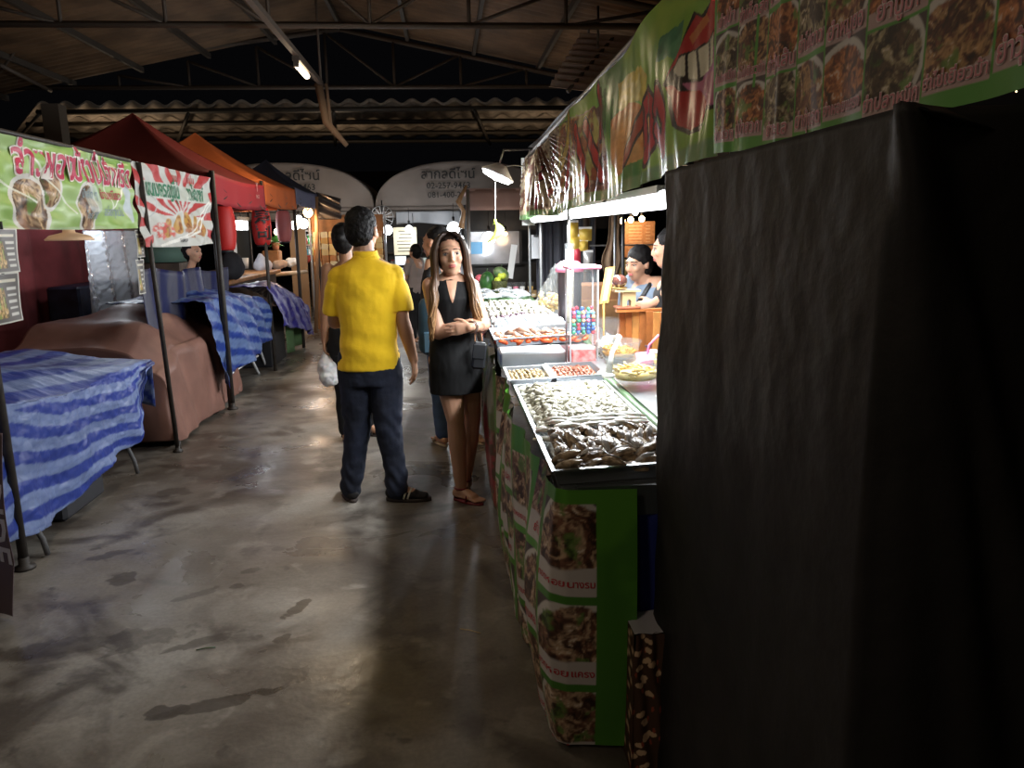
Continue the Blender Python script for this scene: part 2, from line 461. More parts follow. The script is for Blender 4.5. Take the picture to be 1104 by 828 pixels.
def fixture(y, on=True):
    T = thing('tube_lamp', 'glowing warm fluorescent tube fixed under the ceiling rail', 'lamp', (RX, y, RZ - .06))
    part(MB().box((RX, y, RZ - .045), (.07, .62, .04)), 'lamp_base', STEEL2, T)
    part(MB().tube([(RX, y - .28, RZ - .1), (RX, y + .28, RZ - .1)], .03, 10), 'lamp_tube', TUBE, T)
    for dy in (-.3, .3): part(MB().box((RX, y + dy, RZ - .09), (.05, .03, .07)), 'lamp_holder', STEEL2, T)
    return T
yv = atx(325, 68, RX).y
fixture(yv)
NEUT = (1.0, .84, .64)
point_light((RX, yv, RZ - .2), 5, WARM, .12, 'hall_lamp')
tube_light((RX, yv, RZ - .15), (.12, .6), 20, WARM, (0, 0, PI/2*0), 'hall_lamp')
for y, e_ in ((3.4, 13), (-.2, 15), (-3.6, 9)):
    tube_light((RX - .1, y, RZ - .2), (.15, .7), e_, NEUT, (0, 0, 0), 'hall_lamp'); point_light((RX - .1, y, RZ - .25), 2, WARM, .15, 'hall_lamp')
for y in (4.5, 9.5): tube_light((-5.2, y, 3.0), (.2, .7), 16, WARM, (0, 0, 0), 'hall_lamp')
for xx in (-7, -2.5, 2): tube_light((xx, 17.8, 2.3), (.4, .4), 26, (1, .75, .5), (PI, 0, 0), 'lean_to_fill')  # upward fill lights added to brighten the underside of the lean-to roof
point_light((2.4, 11.5, 3.1), 5, WARM, .2, 'hall_lamp')
# ================================================================ RIGHT STALL
WHITE = mat('white_plastic', (.75, .76, .76), .4)
STAIN = mat('stainless', (.42, .44, .46), .3, metal=.85, bump=.05)
STEELG = mat('grey_board', (.05, .055, .06), .45)
BLK = mat('black_metal', (.015, .015, .016), .5)
GLASS = mat('clear_glass', (.95, .97, .97), .05, trans=1.0, ior=1.3)
ACR = mat('clear_acrylic', (.30, .32, .33), .12, alpha=.08)
GBOWL = mat('bowl_glass', (.30, .34, .34), .08, alpha=.16, spec=.9)
VINYL = mat('printed_vinyl', rough=.33, attr='Col', bump=.03, bscale=30, spec=.45)
VINYL_G = mat('glossy_vinyl', rough=.26, attr='Col', bump=.02, bscale=12, spec=.6)
VINYL_M = mat('matt_vinyl', rough=.5, attr='Col', spec=.35)
PINKT = mat('pink_print', (.62, .22, .26), .5); REDT = mat('red_print', (.5, .04, .05), .5)
GREENT = mat('green_print', (.03, .18, .09), .5); DARKT = mat('dark_print', (.04, .04, .05), .6); PALET = mat('pale_print', (.75, .62, .6), .5)
XC = .27
# --- counter
T = thing('display_counter', 'long steel food counter behind the printed green skirt', 'counter', (.55, 5.2, 0))
part(MB().box((.59, 5.22, .80), (.56, 6.26, .04)), 'worktop', STAIN, T)
part(MB().box((.60, 2.082, .785), (.50, .03, .09)), 'front_rail', STEELG, T)
for x in (.33, .84):
    for y in (2.15, 5.2, 8.3): part(MB().box((x, y, .39), (.04, .04, .78)), 'leg', BLK, T)
part(MB().box((1.01, 6.55, .80), (.27, 3.4, .04)), 'inner_shelf', STAIN, T)
# blue cloth across the near end
def fn(u, v):
    x = .5 + u*.55; return (x, 2.10 + .012*math.sin(u*30) - .02*v, .03 + v*.75)
tag(MB().grid(fn, 60, 10).build('blue_cloth', mat('navy_cloth', (.008, .018, .16), .8, bump=.1), solid=.003), 'plain navy blue cloth hanging from the near end of the food counter', 'cloth')

# --- printed skirt: path along the aisle then round the corner
path = [V((.30, 8.2)), V((.29, 7.)), V((.27, 5.5)), V((.25, 4.4)), V((.255, 3.2)), V((.262, 2.5)), V((.272, 2.14)), V((.29, 2.075)), V((.32, 2.055)), V((.42, 2.045)), V((.515, 2.04))]
dd = [0]
for i in range(1, len(path)): dd.append(dd[-1] + (path[i] - path[i-1]).length)
LS = dd[-1]
def pat(s):
    s = min(max(s, 0), LS)
    for i in range(1, len(path)):
        if s <= dd[i] + 1e-9:
            t = (s - dd[i-1])/(dd[i] - dd[i-1]); return path[i-1].lerp(path[i], t)
    return path[-1]
def patn(s):
    t = pat(s + .01) - pat(s - .01); t.normalize(); return V((-t.y, t.x)) if False else V((t.y, -t.x))
def skirt(s, z, off=0):
    p = pat(s); n = patn(s)           # outward: towards the aisle / the camera
    q = s - LS
    wv = .018*math.sin(s*5.1 + 1.3*math.sin(z*4)) + .012*math.sin(s*13 + z*3) + .008*math.sin(s*31 + z*6)
    if q > -.35: wv *= .25
    bulge = .03*math.sin(PI*min(1, max(0, z/.84)))
    p3 = V((p.x + n.x*(wv + bulge + off), p.y + n.y*(wv + bulge + off), z))
    return p3
# check the outward side
_s = LS - 2.0; _n = patn(_s)
SGN = 1 if _n.x < 0 else -1
_pn = patn
def patn(s): return _pn(s)*SGN
CW, CG = .19, .035
def skirt_paint(U, W):
    s = U*LS; z = .02 + W*.81; q = LS - s            # q distance from the free edge
    c = np.zeros(s.shape + (3,)) + np.array((.10, .30, .035))
    c = mix(c, (.07, .22, .03), ss(.4, .6, fbm(s*4, z*5)))
    rows = [(.52, .79), (.235, .495), (-.05, .21)]
    for k in range(9):
        q0 = .115 + k*(CW + CG); seed = k*3.1
        for j, (z0, z1) in enumerate(rows):
            sh = .0 if k == 0 else .06*math.sin(k*1.7)
            x = (q0 + CW - q)/CW; y = (z - z0 - sh)/(z1 - z0)
            inside = (x > 0) & (x < 1) & (y > 0) & (y < 1)
            pic = dish(x, (y - .1)/.9, seed + j*5.3 + 1, (.20, .09, .055), (.50, .34, .22), (.12, .24, .05))
            lab = ss(.30, .26, y - .12*np.abs(x - .5))
            pic = mix(pic, (.55, .50, .48), lab*(y < .31))
            c = np.where(inside[..., None], pic, c)
    # beyond the pictures: big faded photographs of leaves, fish and chilli, light green streaks
    far = ss(2.05, 2.3, q)
    f = np.zeros(c.shape) + np.array((.30, .30, .25))
    f = mix(f, (.12, .16, .07), ss(.45, .6, fbm(s*3, z*6 + 4)))
    f = mix(f, (.30, .05, .06), ss(.56, .62, fbm(s*2.2 + 9, z*3)))
    f = mix(f, (.10, .06, .04), ss(.55, .6, fbm(s*5 + 30, z*9)))
    c = c*(1 - far[..., None]) + f*far[..., None]
    return c
mb = MB()
us = np.concatenate([np.linspace(0, (LS - 2.6)/LS, 260)[:-1], np.linspace((LS - 2.6)/LS, 1, 620)])
mb.grid(lambda u, v: skirt(u*LS, .02 + v*.81), 0, 0, paint=skirt_paint, us=us, vs=np.linspace(0, 1, 190))
names = ['ทอดหอยนางรม', 'ลวกหอยแครง', 'ยำปลา', 'ลาบหอย', 'ยำหอยแมลงภู่', 'กุ้งแช่น้ำปลา']
rows = [(.52, .79), (.235, .495), (-.05, .21)]
for k in range(5):
    q0 = .115 + k*(CW + CG)
    sh = .0 if k == 0 else .06*math.sin(k*1.7)
    for j, (z0, z1) in enumerate(rows):
        t = names[j] if k == 0 else names[(k*2 + j) % 6]
        size = (.038, .05, .06)[j] if k == 0 else .042
        tw = text_mesh(t)[2]*size
        if tw > CW - .01: size *= (CW - .01)/tw
        sc = LS - (q0 + CW/2); zz = z0 + sh + .028
        mb.text(t, size, lambda x, y, sc=sc, zz=zz: skirt(sc + x, max(zz + y, .02), .0025), mi=1)
ob = mb.build('printed_skirt', [VINYL, REDT]); tag(ob, 'green vinyl skirt printed with seafood dish photos round the food counter', 'banner')
# --- awning banner (green, lips) and the menu banner further on
XB = .80
YE, Y0, YN = 8.15, 2.30, .62
_tp = [(714, 2), (690, 33), (656, 75), (630, 103), (612, 122), (595, 143), (577, 163)]
_tq = sorted((lambda p: (p.y, p.z))(atx(a, b, .80)) for a, b in _tp)
def zt(y): return float(np.interp(y, [q[0] for q in _tq], [q[1] for q in _tq])) + (max(0, _tq[0][0] - y)*.12)
def zb(y): return 1.665 + max(0, 5.3 - y)*.028 + .012*math.sin(y*3)
def ban(s, v, off=0):
    """s metres from the far end, v 0 bottom .. 1 top"""
    y = YE - s
    f = ss(np.array(.6), np.array(.2), np.array(0.)) if False else 0
    pk = 1.15                      # where the cloth is gathered
    g = math.exp(-((s - pk)/1.0)**2)*(1 - v)**.6
    fold = .055*g*math.sin((s - pk)*26/(.35 + .9*(1 - v)))
    fold += .012*math.sin(s*7 + v*4) + .006*math.sin(s*19 - v*5)*(1 - v) + .004*math.sin(s*47)*(1 - v)
    if s > 4: fold += .004*math.sin(s*24)*(1 - v)**2 + .008*math.sin(s*4)*v
    sag = 0
    z = zb(y)*(1 - v) + (zt(y) + sag)*v
    return V((XB - fold - off, y, z))
LB = YE - Y0
def poly_mask(x, y, P):
    P = np.array(P); ins = np.zeros(x.shape, bool); j = len(P) - 1
    for i in range(len(P)):
        xi, yi = P[i]; xj, yj = P[j]
        c = ((yi > y) != (yj > y)) & (x < (xj - xi)*(y - yi)/(yj - yi + 1e-12) + xi); ins ^= c; j = i
    return ins
def to_sv(pts):
    out = []
    for px, py in pts:
        p = atx(px, py, XB); y = p.y; out.append((YE - y, (p.z - zb(y))/(zt(y) - zb(y))))
    return out
def ban_paint(U, W):
    s = U*LB; v = W
    c = np.zeros(s.shape + (3,)) + np.array((.23, .42, .06))
    c = mix(c, (.36, .52, .09), ss(.42, .6, fbm(s*1.3, v*2.1 + 5)))
    c = mix(c, (.08, .24, .06), ss(.5, .7, fbm(s*2.1 + 8, v*1.5)))
    # large dish photograph, chillies, and painted dark and highlights of the pleats
    def blob(pts, base_, hi_, sd):
        nonlocal c
        m = poly_mask(s + .05*(fbm(s*9, v*9) - .5), v + .10*(fbm(s*7 + 9, v*9) - .5), to_sv(pts))
        n = fbm(s*6 + sd, v*9, 5); n2 = fbm(s*14 + sd, v*20, 4)
        f = mix(np.zeros(c.shape) + np.array(base_), hi_, ss(.42, .6, n)); f = f*(.6 + .8*n2)[..., None]; c = np.where(m[..., None], f, c)
    blob([(664, 92), (688, 70), (700, 84), (694, 108), (668, 118)], (.62, .48, .08), (.7, .62, .22), 2)
    blob([(660, 128), (676, 112), (696, 116), (700, 140), (688, 172), (668, 190), (658, 165)], (.60, .20, .05), (.72, .36, .12), 5)
    blob([(715, 45), (735, 25), (732, 62), (712, 68)], (.06, .20, .10), (.10, .30, .14), 8)
    blob([(560, 172), (600, 135), (650, 112), (655, 205), (600, 222), (562, 235)], (.14, .07, .05), (.45, .38, .26), 21)  # brown and pale blotches painting the dark and white highlights of the pleats
    blob([(602, 135), (640, 118), (648, 150), (640, 196), (604, 205)], (.30, .10, .04), (.42, .42, .12), 12)
    def stroke(pts, w, colr, ol=.02):
        nonlocal c
        q = to_sv(pts); dst = np.full(s.shape, 9.)
        for (s0, v0), (s1, v1) in zip(q[:-1], q[1:]):
            L2 = (s1 - s0)**2 + .4*(v1 - v0)**2 + 1e-9; t = np.clip(((s - s0)*(s1 - s0) + (v - v0)*(v1 - v0)*.4)/L2, 0, 1)
            dst = np.minimum(dst, np.hypot(s - s0 - t*(s1 - s0), (v - v0 - t*(v1 - v0))*.65))
        c = mix(c, (.04, .015, .015), (dst < w + ol)*1.0); c = mix(c, colr, (dst < w)*1.0)
    stroke([(693, 150), (692, 120), (700, 106), (706, 118), (702, 150), (694, 168)], .035, (.42, .02, .03)); stroke([(708, 118), (712, 100), (718, 130), (714, 162), (707, 140)], .03, (.45, .03, .04))
    stroke([(646, 96), (649, 118), (645, 145)], .03, (.36, .03, .03)); stroke([(676, 170), (684, 140), (690, 125)], .03, (.35, .05, .03))
    stroke([(612, 155), (610, 200)], .04, (.40, .03, .03)); stroke([(622, 140), (634, 196)], .04, (.42, .04, .03)); stroke([(630, 135), (646, 190)], .035, (.38, .03, .03)); stroke([(600, 160), (592, 212)], .04, (.35, .05, .05)); stroke([(614, 128), (606, 178)], .05, (.45, .30, .03)); stroke([(586, 185), (581, 222)], .05, (.30, .04, .05))
    # light bottom hem
    c = mix(c, (.16, .30, .12), ss(.10, .07, v))
    # the lips with tongue, drawn with a dark outline
    def shp(pts, col, grow=0):
        nonlocal c
        c = np.where(poly_mask(s, v, to_sv(pts))[..., None], np.array(col), c)
    K = (.02, .012, .012)
    shp([(744, 12), (752, 16), (766, -12), (785, -12), (785, 118), (762, 118), (756, 140), (744, 146), (728, 136), (722, 96), (718, 92), (733, 52)], K)
    shp([(760, 48), (779, 54), (779, 110), (761, 114), (752, 96)], (.45, .12, .30))
    shp([(746, 16), (754, 20), (764, -12), (769, -12), (766, 36), (757, 52), (745, 58), (728, 72), (722, 84), (733, 52)], (.46, .02, .02))
    shp([(741, 40), (756, 14), (758, 22), (744, 48)], (.55, .16, .05))
    shp([(727, 76), (733, 60), (745, 54), (757, 44), (764, 30), (765, 68), (756, 78), (746, 87), (736, 84), (728, 83)], K)
    shp([(728, 76), (733, 63), (739, 59), (740, 82), (733, 82)], (.72, .66, .5)); shp([(741, 58), (747, 54), (750, 86), (742, 85)], (.72, .66, .5))
    shp([(749, 53), (757, 46), (759, 76), (752, 83)], (.72, .66, .5)); shp([(759, 44), (764, 34), (765, 68), (761, 74)], (.72, .66, .5))
    shp([(720, 94), (728, 92), (737, 99), (752, 97), (761, 110), (757, 132), (747, 141), (735, 135), (729, 118), (727, 104)], (.46, .02, .02))
    shp([(738, 90), (752, 88), (764, 76), (779, 78), (779, 112), (763, 112), (756, 98), (742, 97)], (.55, .17, .28))
    return c
mb = MB()
us = np.concatenate([np.linspace(0, .62, 420)[:-1], np.linspace(.62, 1, 560)])
mb.grid(lambda u, v: ban(u*LB, v), 0, 0, paint=ban_paint, us=us, vs=np.linspace(0, 1, 150))
ob = mb.build('awning_banner', [VINYL_G]); tag(ob, 'long green vinyl banner with red lips and chillies above the food counter', 'banner')
# menu banner
LM = Y0 - YN
def men(s, v, off=0):
    y = Y0 - s
    fold = .006*math.sin(s*9 + v*3) + .004*math.sin(s*31 + v*2) + .01*math.exp(-((s - .12)/.03)**2) + .008*math.exp(-((s - .45)/.02)**2)
    z = (1.745 + .03*max(0, .6 - s))*(1 - v) + v*2.52 - .02*math.sin(s/LM*PI)*(1 - v)
    return V((XB - .004 - fold - off, y, z))
def cells():
    out = []; s0 = .02; k = 0
    while s0 < LM - .02:
        w_ = .165 if k % 3 else .15
        for j in range(5): out.append((s0, w_, .035 + .193*j + .012*math.sin(k*2.1 + j), .186, k*5 + j))
        s0 += w_ + .006; k += 1
    return out
CL = cells()
def men_paint(U, W):
    s = U*LM; v = W
    c = np.zeros(s.shape + (3,)) + np.array((.10, .32, .05))
    for (s0, w_, v0, h_, sd) in CL:
        x = (s - s0)/w_; y = (v - v0)/h_; ins = (x > 0) & (x < 1) & (y > 0) & (y < 1)
        pic = dish(x, (y - .05)/.95, sd*2.7 + 3, *[((.20, .06, .03), (.50, .28, .12)), ((.12, .07, .04), (.42, .34, .2)), ((.28, .07, .02), (.6, .22, .07))][sd % 3])
        lab = (y < .17 + .20*(x - .35)**2); pic = np.where(lab[..., None], np.array((.50, .34, .33)), pic)
        c = np.where(ins[..., None], pic, c)
    c = mix(c, (.10, .34, .04), ((s > .28) & (s < .292) & (v > .2))*1.0)
    return c
mb = MB()
mb.grid(lambda u, v: men(u*LM, v), 0, 0, paint=men_paint, us=np.linspace(0, 1, 560), vs=np.linspace(0, 1, 260))
mn = ['ยำมะม่วง', 'ปูม้าลวก', 'ยำทะเล', 'ยำกุ้งสด', 'ยำหอยแครง', 'ยำปลาหมึก', 'ยำไข่เยี่ยวม้า', 'ยำวุ้นเส้น', 'ยำไข่ดาว', 'ยำหมูยอ', 'ยำปูม้า', 'ยำเห็ดสด']
for (s0, w_, v0, h_, sd) in CL:
    t = mn[(sd*5) % 12]; size = .044; tw = text_mesh(t)[2]*size
    if tw > w_*.95: size *= w_*.95/tw
    mb.text(t, size, lambda x, y, a_=s0 + w_/2, b_=v0 + .012: men(a_ + x, b_ + y/.77, .0015), mi=2, bold=.05)
    mb.text(t, size, lambda x, y, a_=s0 + w_/2, b_=v0 + .012: men(a_ + x, b_ + y/.77, .0025), mi=1, bold=.012)
ob = mb.build('menu_banner', [VINYL_M, PINKT, PALET]); tag(ob, 'vinyl banner of many small food photos with pink captions above black tarp', 'banner')
# white end panel and stall frame
p = aty(569, 170, 8.1); q = aty(569, 243, 8.1)
tag(MB().box((p.x - .0, 8.12, (p.z + q.z)/2), (.13, .02, p.z - q.z), mi=0).build('end_panel', mat('white_sheet', (.85, .86, .84), .5)), 'narrow white vinyl return panel at the far end of the green banner', 'panel')
T = thing('market_stall', 'thin steel stall poles holding up the green lips banner', 'stall', (.86, 5.2, 0))
POLE = mat('zinc_pole', (.35, .36, .37), .4, metal=.6)
for (px, yy) in ((571, 8.2), (583, 7.7), (613, 5.2)):
    x = aty(px, 270, yy).x; part(MB().tube([(x, yy, 0), (x, yy, 2.25)], .014 if yy > 6 else .011, 8), 'pole', POLE if yy > 6 else mat('dull_pole', (.10, .10, .10), .6), T)
part(MB().tube([(.86, 2.3, 0), (.86, 2.3, 2.4)], .016, 8), 'pole', POLE, T)
part(MB().tube([(.84, 8.2, 2.26), (.84, .6, 2.40)], .016, 8), 'rail', POLE, T)
part(MB().tube([(2.6, 8.2, 0), (2.6, 8.2, 2.2), (.84, 8.2, 2.2)], .016, 8), 'rear_rail', POLE, T)
# stall canopy above
mb = MB(); mb.grid(lambda u, v: (.88 + u*2.0, .3 + v*7.9, 2.40 - .02*v - .15*u + .01*math.sin(v*20)), 6, 60)
tag(mb.build('stall_canopy', mat('dark_canopy', (.05, .05, .06), .7), solid=.006), 'dark cloth canopy behind the green banner over the food stall', 'canopy')

# --- tube lamps under the banner
COOL = (.93, .97, 1.0)
GLOW = lamp_mat('cool_glow', (.95, .98, 1.0), 4.5)
ends = [((576, 239), (618, 226)), ((616, 227), (660, 218)), ((656, 218), (716, 208))]
for i, (a_, b_) in enumerate(ends):
    xs = .86
    A, B = atx(*a_, xs), atx(*b_, xs); B.z = A.z = 1.66
    T = thing('tube_lamp', ['far cool white tube lamp under the green banner', 'middle cool white tube lamp under the green banner, between two others', 'nearest cool white tube lamp under the green banner, beside the black tarp'][i], 'lamp', (xs, (A.y + B.y)/2, 1.66))
    part(MB().tube([A, B], .038, 12), 'lamp_tube', GLOW, T)
    part(MB().box((xs, (A.y + B.y)/2, 1.70), (.06, abs(A.y - B.y), .03)), 'lamp_base', WHITE, T)
    part(MB().tube([(xs, A.y - .3, 1.71), (xs, A.y - .3, 2.25)], .004, 5), 'hanger', POLE, T)
    tube_light((xs, (A.y + B.y)/2, 1.615), (.05, abs(A.y - B.y)), (12, 8, 28)[i]*abs(A.y - B.y) + 4, COOL, (0, 0, 0), 'counter_tube')
    tube_light((xs - .06, (A.y + B.y)/2, 1.60), (.05, abs(A.y - B.y)), (34, 24, 16)[i]*abs(A.y - B.y), COOL, (0, 1.0, 0), 'counter_tube')
# hanging flood bulb and its arm, with the bananas
T = thing('hanging_lamp', 'bright white flood lamp on an outstretched arm at the stall end', 'lamp', (.47, 7.4, 1.95))
P = aty(538, 186, 7.4)
Rt = Matrix.Rotation(.45, 3, 'Y')
part(MB().lathe([(.01, .07), (.05, .065), (.10, .02), (.165, -.03), (.16, -.04)], P + V((0, 0, .01)), 24, M=Rt), 'lamp_shade', WHITE, T)
part(MB().lathe([(.0, -.035), (.158, -.035), (.13, -.07), (.02, -.085), (0, -.085)], P + V((0, 0, .01)), 24, M=Rt), 'lamp_bulb', GLOW, T)
A = aty(543, 162, 7.4)
part(MB().tube([P + V((.0, 0, .06)), A, aty(572, 161, 7.6), V((.80, 7.7, 2.2))], .009, 6).tube([P + V((.02, 0, .05)), aty(555, 178, 7.45), aty(572, 180, 7.6)], .006, 6), 'arm', POLE, T)
point_light(P + V((-.02, -.05, -.16)), 30, COOL, .08, 'flood_bulb')
s0 = aty(534, 196, 7.35); s1 = aty(534, 240, 7.35)
T = thing('banana_bunch', 'small bunch of green-yellow bananas hanging on a string below the lamp', 'bananas', s1)
part(MB().tube([s0, s1], .004, 5), 'string', WHITE, T)
BAN = mat('banana_skin', (.62, .66, .10), .45, col2=(.35, .5, .08), nscale=12)
for k in range(7):
    q = (k - 3)/3; pts = []
    for j in range(8):
        t = j/7; pts.append(s1 + V((.075*math.sin(PI*t*.85)*(1 - .2*abs(q)) - .085*t*t + .035*q*math.sin(PI*t*.7), .055*q*math.sin(PI*t*.8) - .02*abs(q)*t, -.165*t*(1 - .12*q) - .0)))
    part(MB().tube(pts, [.008, .014, .019, .021, .021, .018, .012, .005], 8), 'banana', BAN, T)
part(MB().tube([s1 + V((0, 0, .03)), s1 + V((0, 0, -.02))], [.012, .022], 8), 'crown', BAN, T)

# ================================================================ trays of seafood
LEAFG = mat('banana_leaf', (.05, .11, .04), .45, noise_amt=.3, nscale=9)
PALEG = mat('pale_leaf_stem', (.10, .19, .085), .4, noise_amt=.25, nscale=14)
def tray(x0, x1, y0, y1, z, h, label, t=.004, name='metal_tray', sh=0.0):
    """open pan with a rolled rim; sh slants its far and near ends"""
    T = thing(name, label, 'tray', ((x0 + x1)/2, (y0 + y1)/2, z))
    P = lambda x, y, zz: V((x, y + sh*(x - x0), zz))
    mb = MB(); e = .012
    cs = [(x0, y0), (x1, y0), (x1, y1), (x0, y1)]
    def lp(o, zz): return [P(x0 - o, y0 - o, zz), P(x1 + o, y0 - o, zz), P(x1 + o, y1 + o, zz), P(x0 - o, y1 + o, zz)]
    R = [lp(-.012, z + .001), lp(0, z + h), lp(.014, z + h), lp(.014, z + h - .006), lp(.004, z + h - .006), lp(-.008, z - .0)]
    mb.rings(R, cap=False, smooth=False); mb.add(lp(-.012, z + .001), [(0, 1, 2, 3)], 0, False)
    part(mb, 'pan', STAIN, T)
    return T
ZC = .822
t1 = tray(.295, .695, 2.115, 3.36, ZC, .05, 'long steel tray filled with white clams and dark oysters', sh=.10)
# ice bed in the long tray
ICE = mat('crushed_ice', (.8, .86, .9), .25, bump=.6, bscale=120)
def fn(u, v): 
    x = .31 + u*.375; y = 2.13 + v*1.22 + .10*(x - .295); e = min(u, 1-u, v, 1-v); return (x, y, ZC + .012 + .045*ss(np.array(0.), np.array(.16), np.array(e)) + .008*fnoise((x*20, y*20, 0)))
tag(MB().grid(fn, 30, 80).build('ice_bed', ICE), 'layer of crushed ice under the clams in the long steel tray', 'ice', kind='stuff')
def icez(x, y):
    u = (x - .31)/.375; v = (y - .10*(x - .295) - 2.13)/1.22; e = max(0, min(u, 1-u, v, 1-v, .16))/.16
    return ZC + .012 + .045*e*e*(3 - 2*e)
# clam
CLM = mat('clam_shell', (.80, .78, .68), .35, col2=(.50, .47, .33), nscale=26)
def clam_mesh():
    mb = MB()
    for sgn in (1, -1):
        R = []
        for i in range(6):
            f = i/5.; r = math.cos(f*PI/2); R.append([V(((.0175*r + .001)*math.cos(2*PI*j/14) , (.0135*r + .001)*math.sin(2*PI*j/14) - .003*f, sgn*(.0075*math.sin(f*PI/2) + .0006*math.sin(f*20)))) for j in range(14)])
        mb.rings(R, cap=False)
        mb.f[-1:] = mb.f[-1:]
    return mb
proto = clam_mesh().build('clam', CLM); tag(proto, 'white clam heaped in the middle and far part of the long tray', 'clam', 'white clams in the long tray')
rest = []; n = 0
r5 = random.Random(5)
me = proto.data
spots = []
y = 2.60
while y < 3.36:
    x = .315 + r5.random()*.01
    while x < .69:
        spots.append((x + r5.uniform(-.006, .006), y + .10*(x - .295) + r5.uniform(-.006, .006))); x += .0215
    y += .0185
spots.sort(key=lambda s: s[1]); first = True
mbr = MB()
for i, (x, y) in enumerate(spots):
    z = icez(x, y) + .008 + .014*abs(fnoise((x*9, y*9, 3))) + r5.uniform(0, .008)
    rot = (r5.uniform(-.7, .7), r5.uniform(-.7, .7), r5.uniform(0, 6.3)); sc = r5.uniform(.85, 1.2)
    if i < 298:
        o = proto if first else proto.copy()
        if not first: COL.objects.link(o)
        first = False
        o.location = (x, y, z); o.rotation_euler = rot; o.scale = (sc,)*3
    else:
        R = Matrix.LocRotScale(V((x, y, z)), __import__('mathutils').Euler(rot), V((sc,)*3))
        mbr.add([R @ v.co for v in me.vertices], [tuple(p.vertices) for p in me.polygons])
tag(mbr.build('clam_heap', CLM), 'far part of the white clam heap in the long tray', 'clams', kind='stuff')
# white squid strips between clams and oysters
SQ = mat('squid_white', (.78, .76, .68), .3, sub=.1)
base = None
for i in range(26):
    x = .33 + (i % 9)*.043 + r5.uniform(-.01, .01); y = 2.47 + (i//9)*.05 + .1*(x - .3); z = icez(x, y) + .016 + r5.uniform(0, .006)
    if base is None:
        mb = MB(); pts = [(-.055, 0, 0), (-.03, .006, .004), (0, 0, .006), (.03, -.006, .004), (.055, 0, 0)]
        mb.tube(pts, 0, 8, flat=[(.003, .006), (.007, .014), (.008, .017), (.007, .013), (.002, .004)], up=(0, 0, 1))
        base = mb.build('squid_strip', SQ); o = base; tag(o, 'white squid strip lying between the clams and the oysters', 'squid', 'white squid strips in the long tray')
    else:
        o = base.copy(); COL.objects.link(o)
    o.location = (x, y, z); o.rotation_euler = (r5.uniform(-.2, .2), 0, r5.uniform(-.4, .7))
# oysters: elongated rugged shells
OYS = mat('oyster_shell', (.13, .08, .045), .28, col2=(.60, .44, .28), nscale=26, bump=.6, bscale=70, spec=.8)
OYP = mat('oyster_pearl', (.55, .52, .50), .15, noise_amt=.3, nscale=40)
def oyster(seed):
    mb = MB(); R = []; nn = 16
    for i in range(11):
        f = i/10.; L = (f - .5)*.135; w_ = .0275*math.sin(PI*min(1, max(.03, f*.93 + .04)))**.7; h_ = .016*math.sin(PI*(f*.9 + .05))**.8
        q = []
        for j in range(nn):
            a_ = 2*PI*j/nn; k = 1 + .22*noise.noise(V((f*6, math.cos(a_)*2, seed*5 + math.sin(a_)*2)))
            q.append(V((L + .004*math.sin(a_*3 + i), w_*k*math.cos(a_) + .014*math.sin(f*2.6), h_*k*math.sin(a_) + .012*math.sin(f*PI))))
        R.append(q)
    mb.rings(R); return mb
protos = []
for k in range(3):
    o = oyster(k + 1).build('oyster', OYS)
    tag(o, 'dark brown oyster piled at the near end of the long tray', 'oyster', 'oysters at the near end of the tray')
    mb = MB(); mb.tube([(-.045, .004, .027), (0, .012, .033), (.045, .012, .027)], 0, 8, flat=[(.002, .008), (.004, .013), (.002, .007)], up=(0, 0, 1))
    mb.build('shell_edge', OYP, o); protos.append(o)
used = [False]*3
i = 0
for row in range(7):
    ncol = 13 - (row % 2)
    for c_ in range(ncol):
        x = .315 + c_*(.368/(ncol - .2)) + r5.uniform(-.008, .008); y = 2.145 + row*.048 + r5.uniform(-.012, .012) + .1*(x - .3)
        z = ZC + .022 + .028*min(1, (row + .5)/3) + (.015 if i % 3 == 0 else 0)
        if row == 0 and (c_ % 3 == 1): continue
        k = i % 3; i += 1
        ang = PI/2 + r5.uniform(-.45, .65) if row > 1 else r5.choice([-.5, .1, 2.2, .4])
        rot = (r5.uniform(-.7, .7), r5.uniform(-.55, .35), ang)
        if used[k]: o = dup(protos[k])
        else: o = protos[k]; used[k] = True
        o.location = (min(max(x, .335), .665), y, z); o.rotation_euler = rot; o.scale = (r5.uniform(.68, .9),)*3
# small trays
ta = tray(.285, .475, 3.52, 3.86, ZC, .045, 'small steel tray of olive brown shellfish, beside the red one', sh=.15)
tb = tray(.505, .745, 3.56, 3.92, ZC, .045, 'small steel tray of reddish brown cockles, behind the clams', sh=.15)
def heap(name, x0, x1, y0, y1, z, r, m, label, cat, group, dx, sh=0, sq=.6, shape=None, dome=.015, parts=None):
    """countable pieces in a pan, one object each"""
    o0 = None; cnt = 0; y = y0
    while y < y1:
        x = x0
        while x < x1 and cnt < 300:
            e = min((x - x0)/(x1 - x0), (x1 - x)/(x1 - x0), (y - y0)/(y1 - y0), (y1 - y)/(y1 - y0))*2
            p = (x + r5.uniform(-.25, .25)*dx, y + sh*(x - x0) + r5.uniform(-.25, .25)*dx, z + r*sq + dome*e + r5.uniform(0, r*.5))
            if o0 is None:
                mb = shape() if shape else MB().ball((0, 0, 0), (r, r*.8, r*sq), 10)
                o0 = mb.build(name, m, loc=(0, 0, 0)); tag(o0, label, cat, group); o = o0
            else: o = o0.copy(); COL.objects.link(o)
            o.location = p; o.rotation_euler = (r5.uniform(-.5, .5), r5.uniform(-.5, .5), r5.uniform(0, 6.3)); k = r5.uniform(.8, 1.15); o.scale = (k, k, k)
            cnt += 1; x += dx
        y += dx*.9
    return cnt
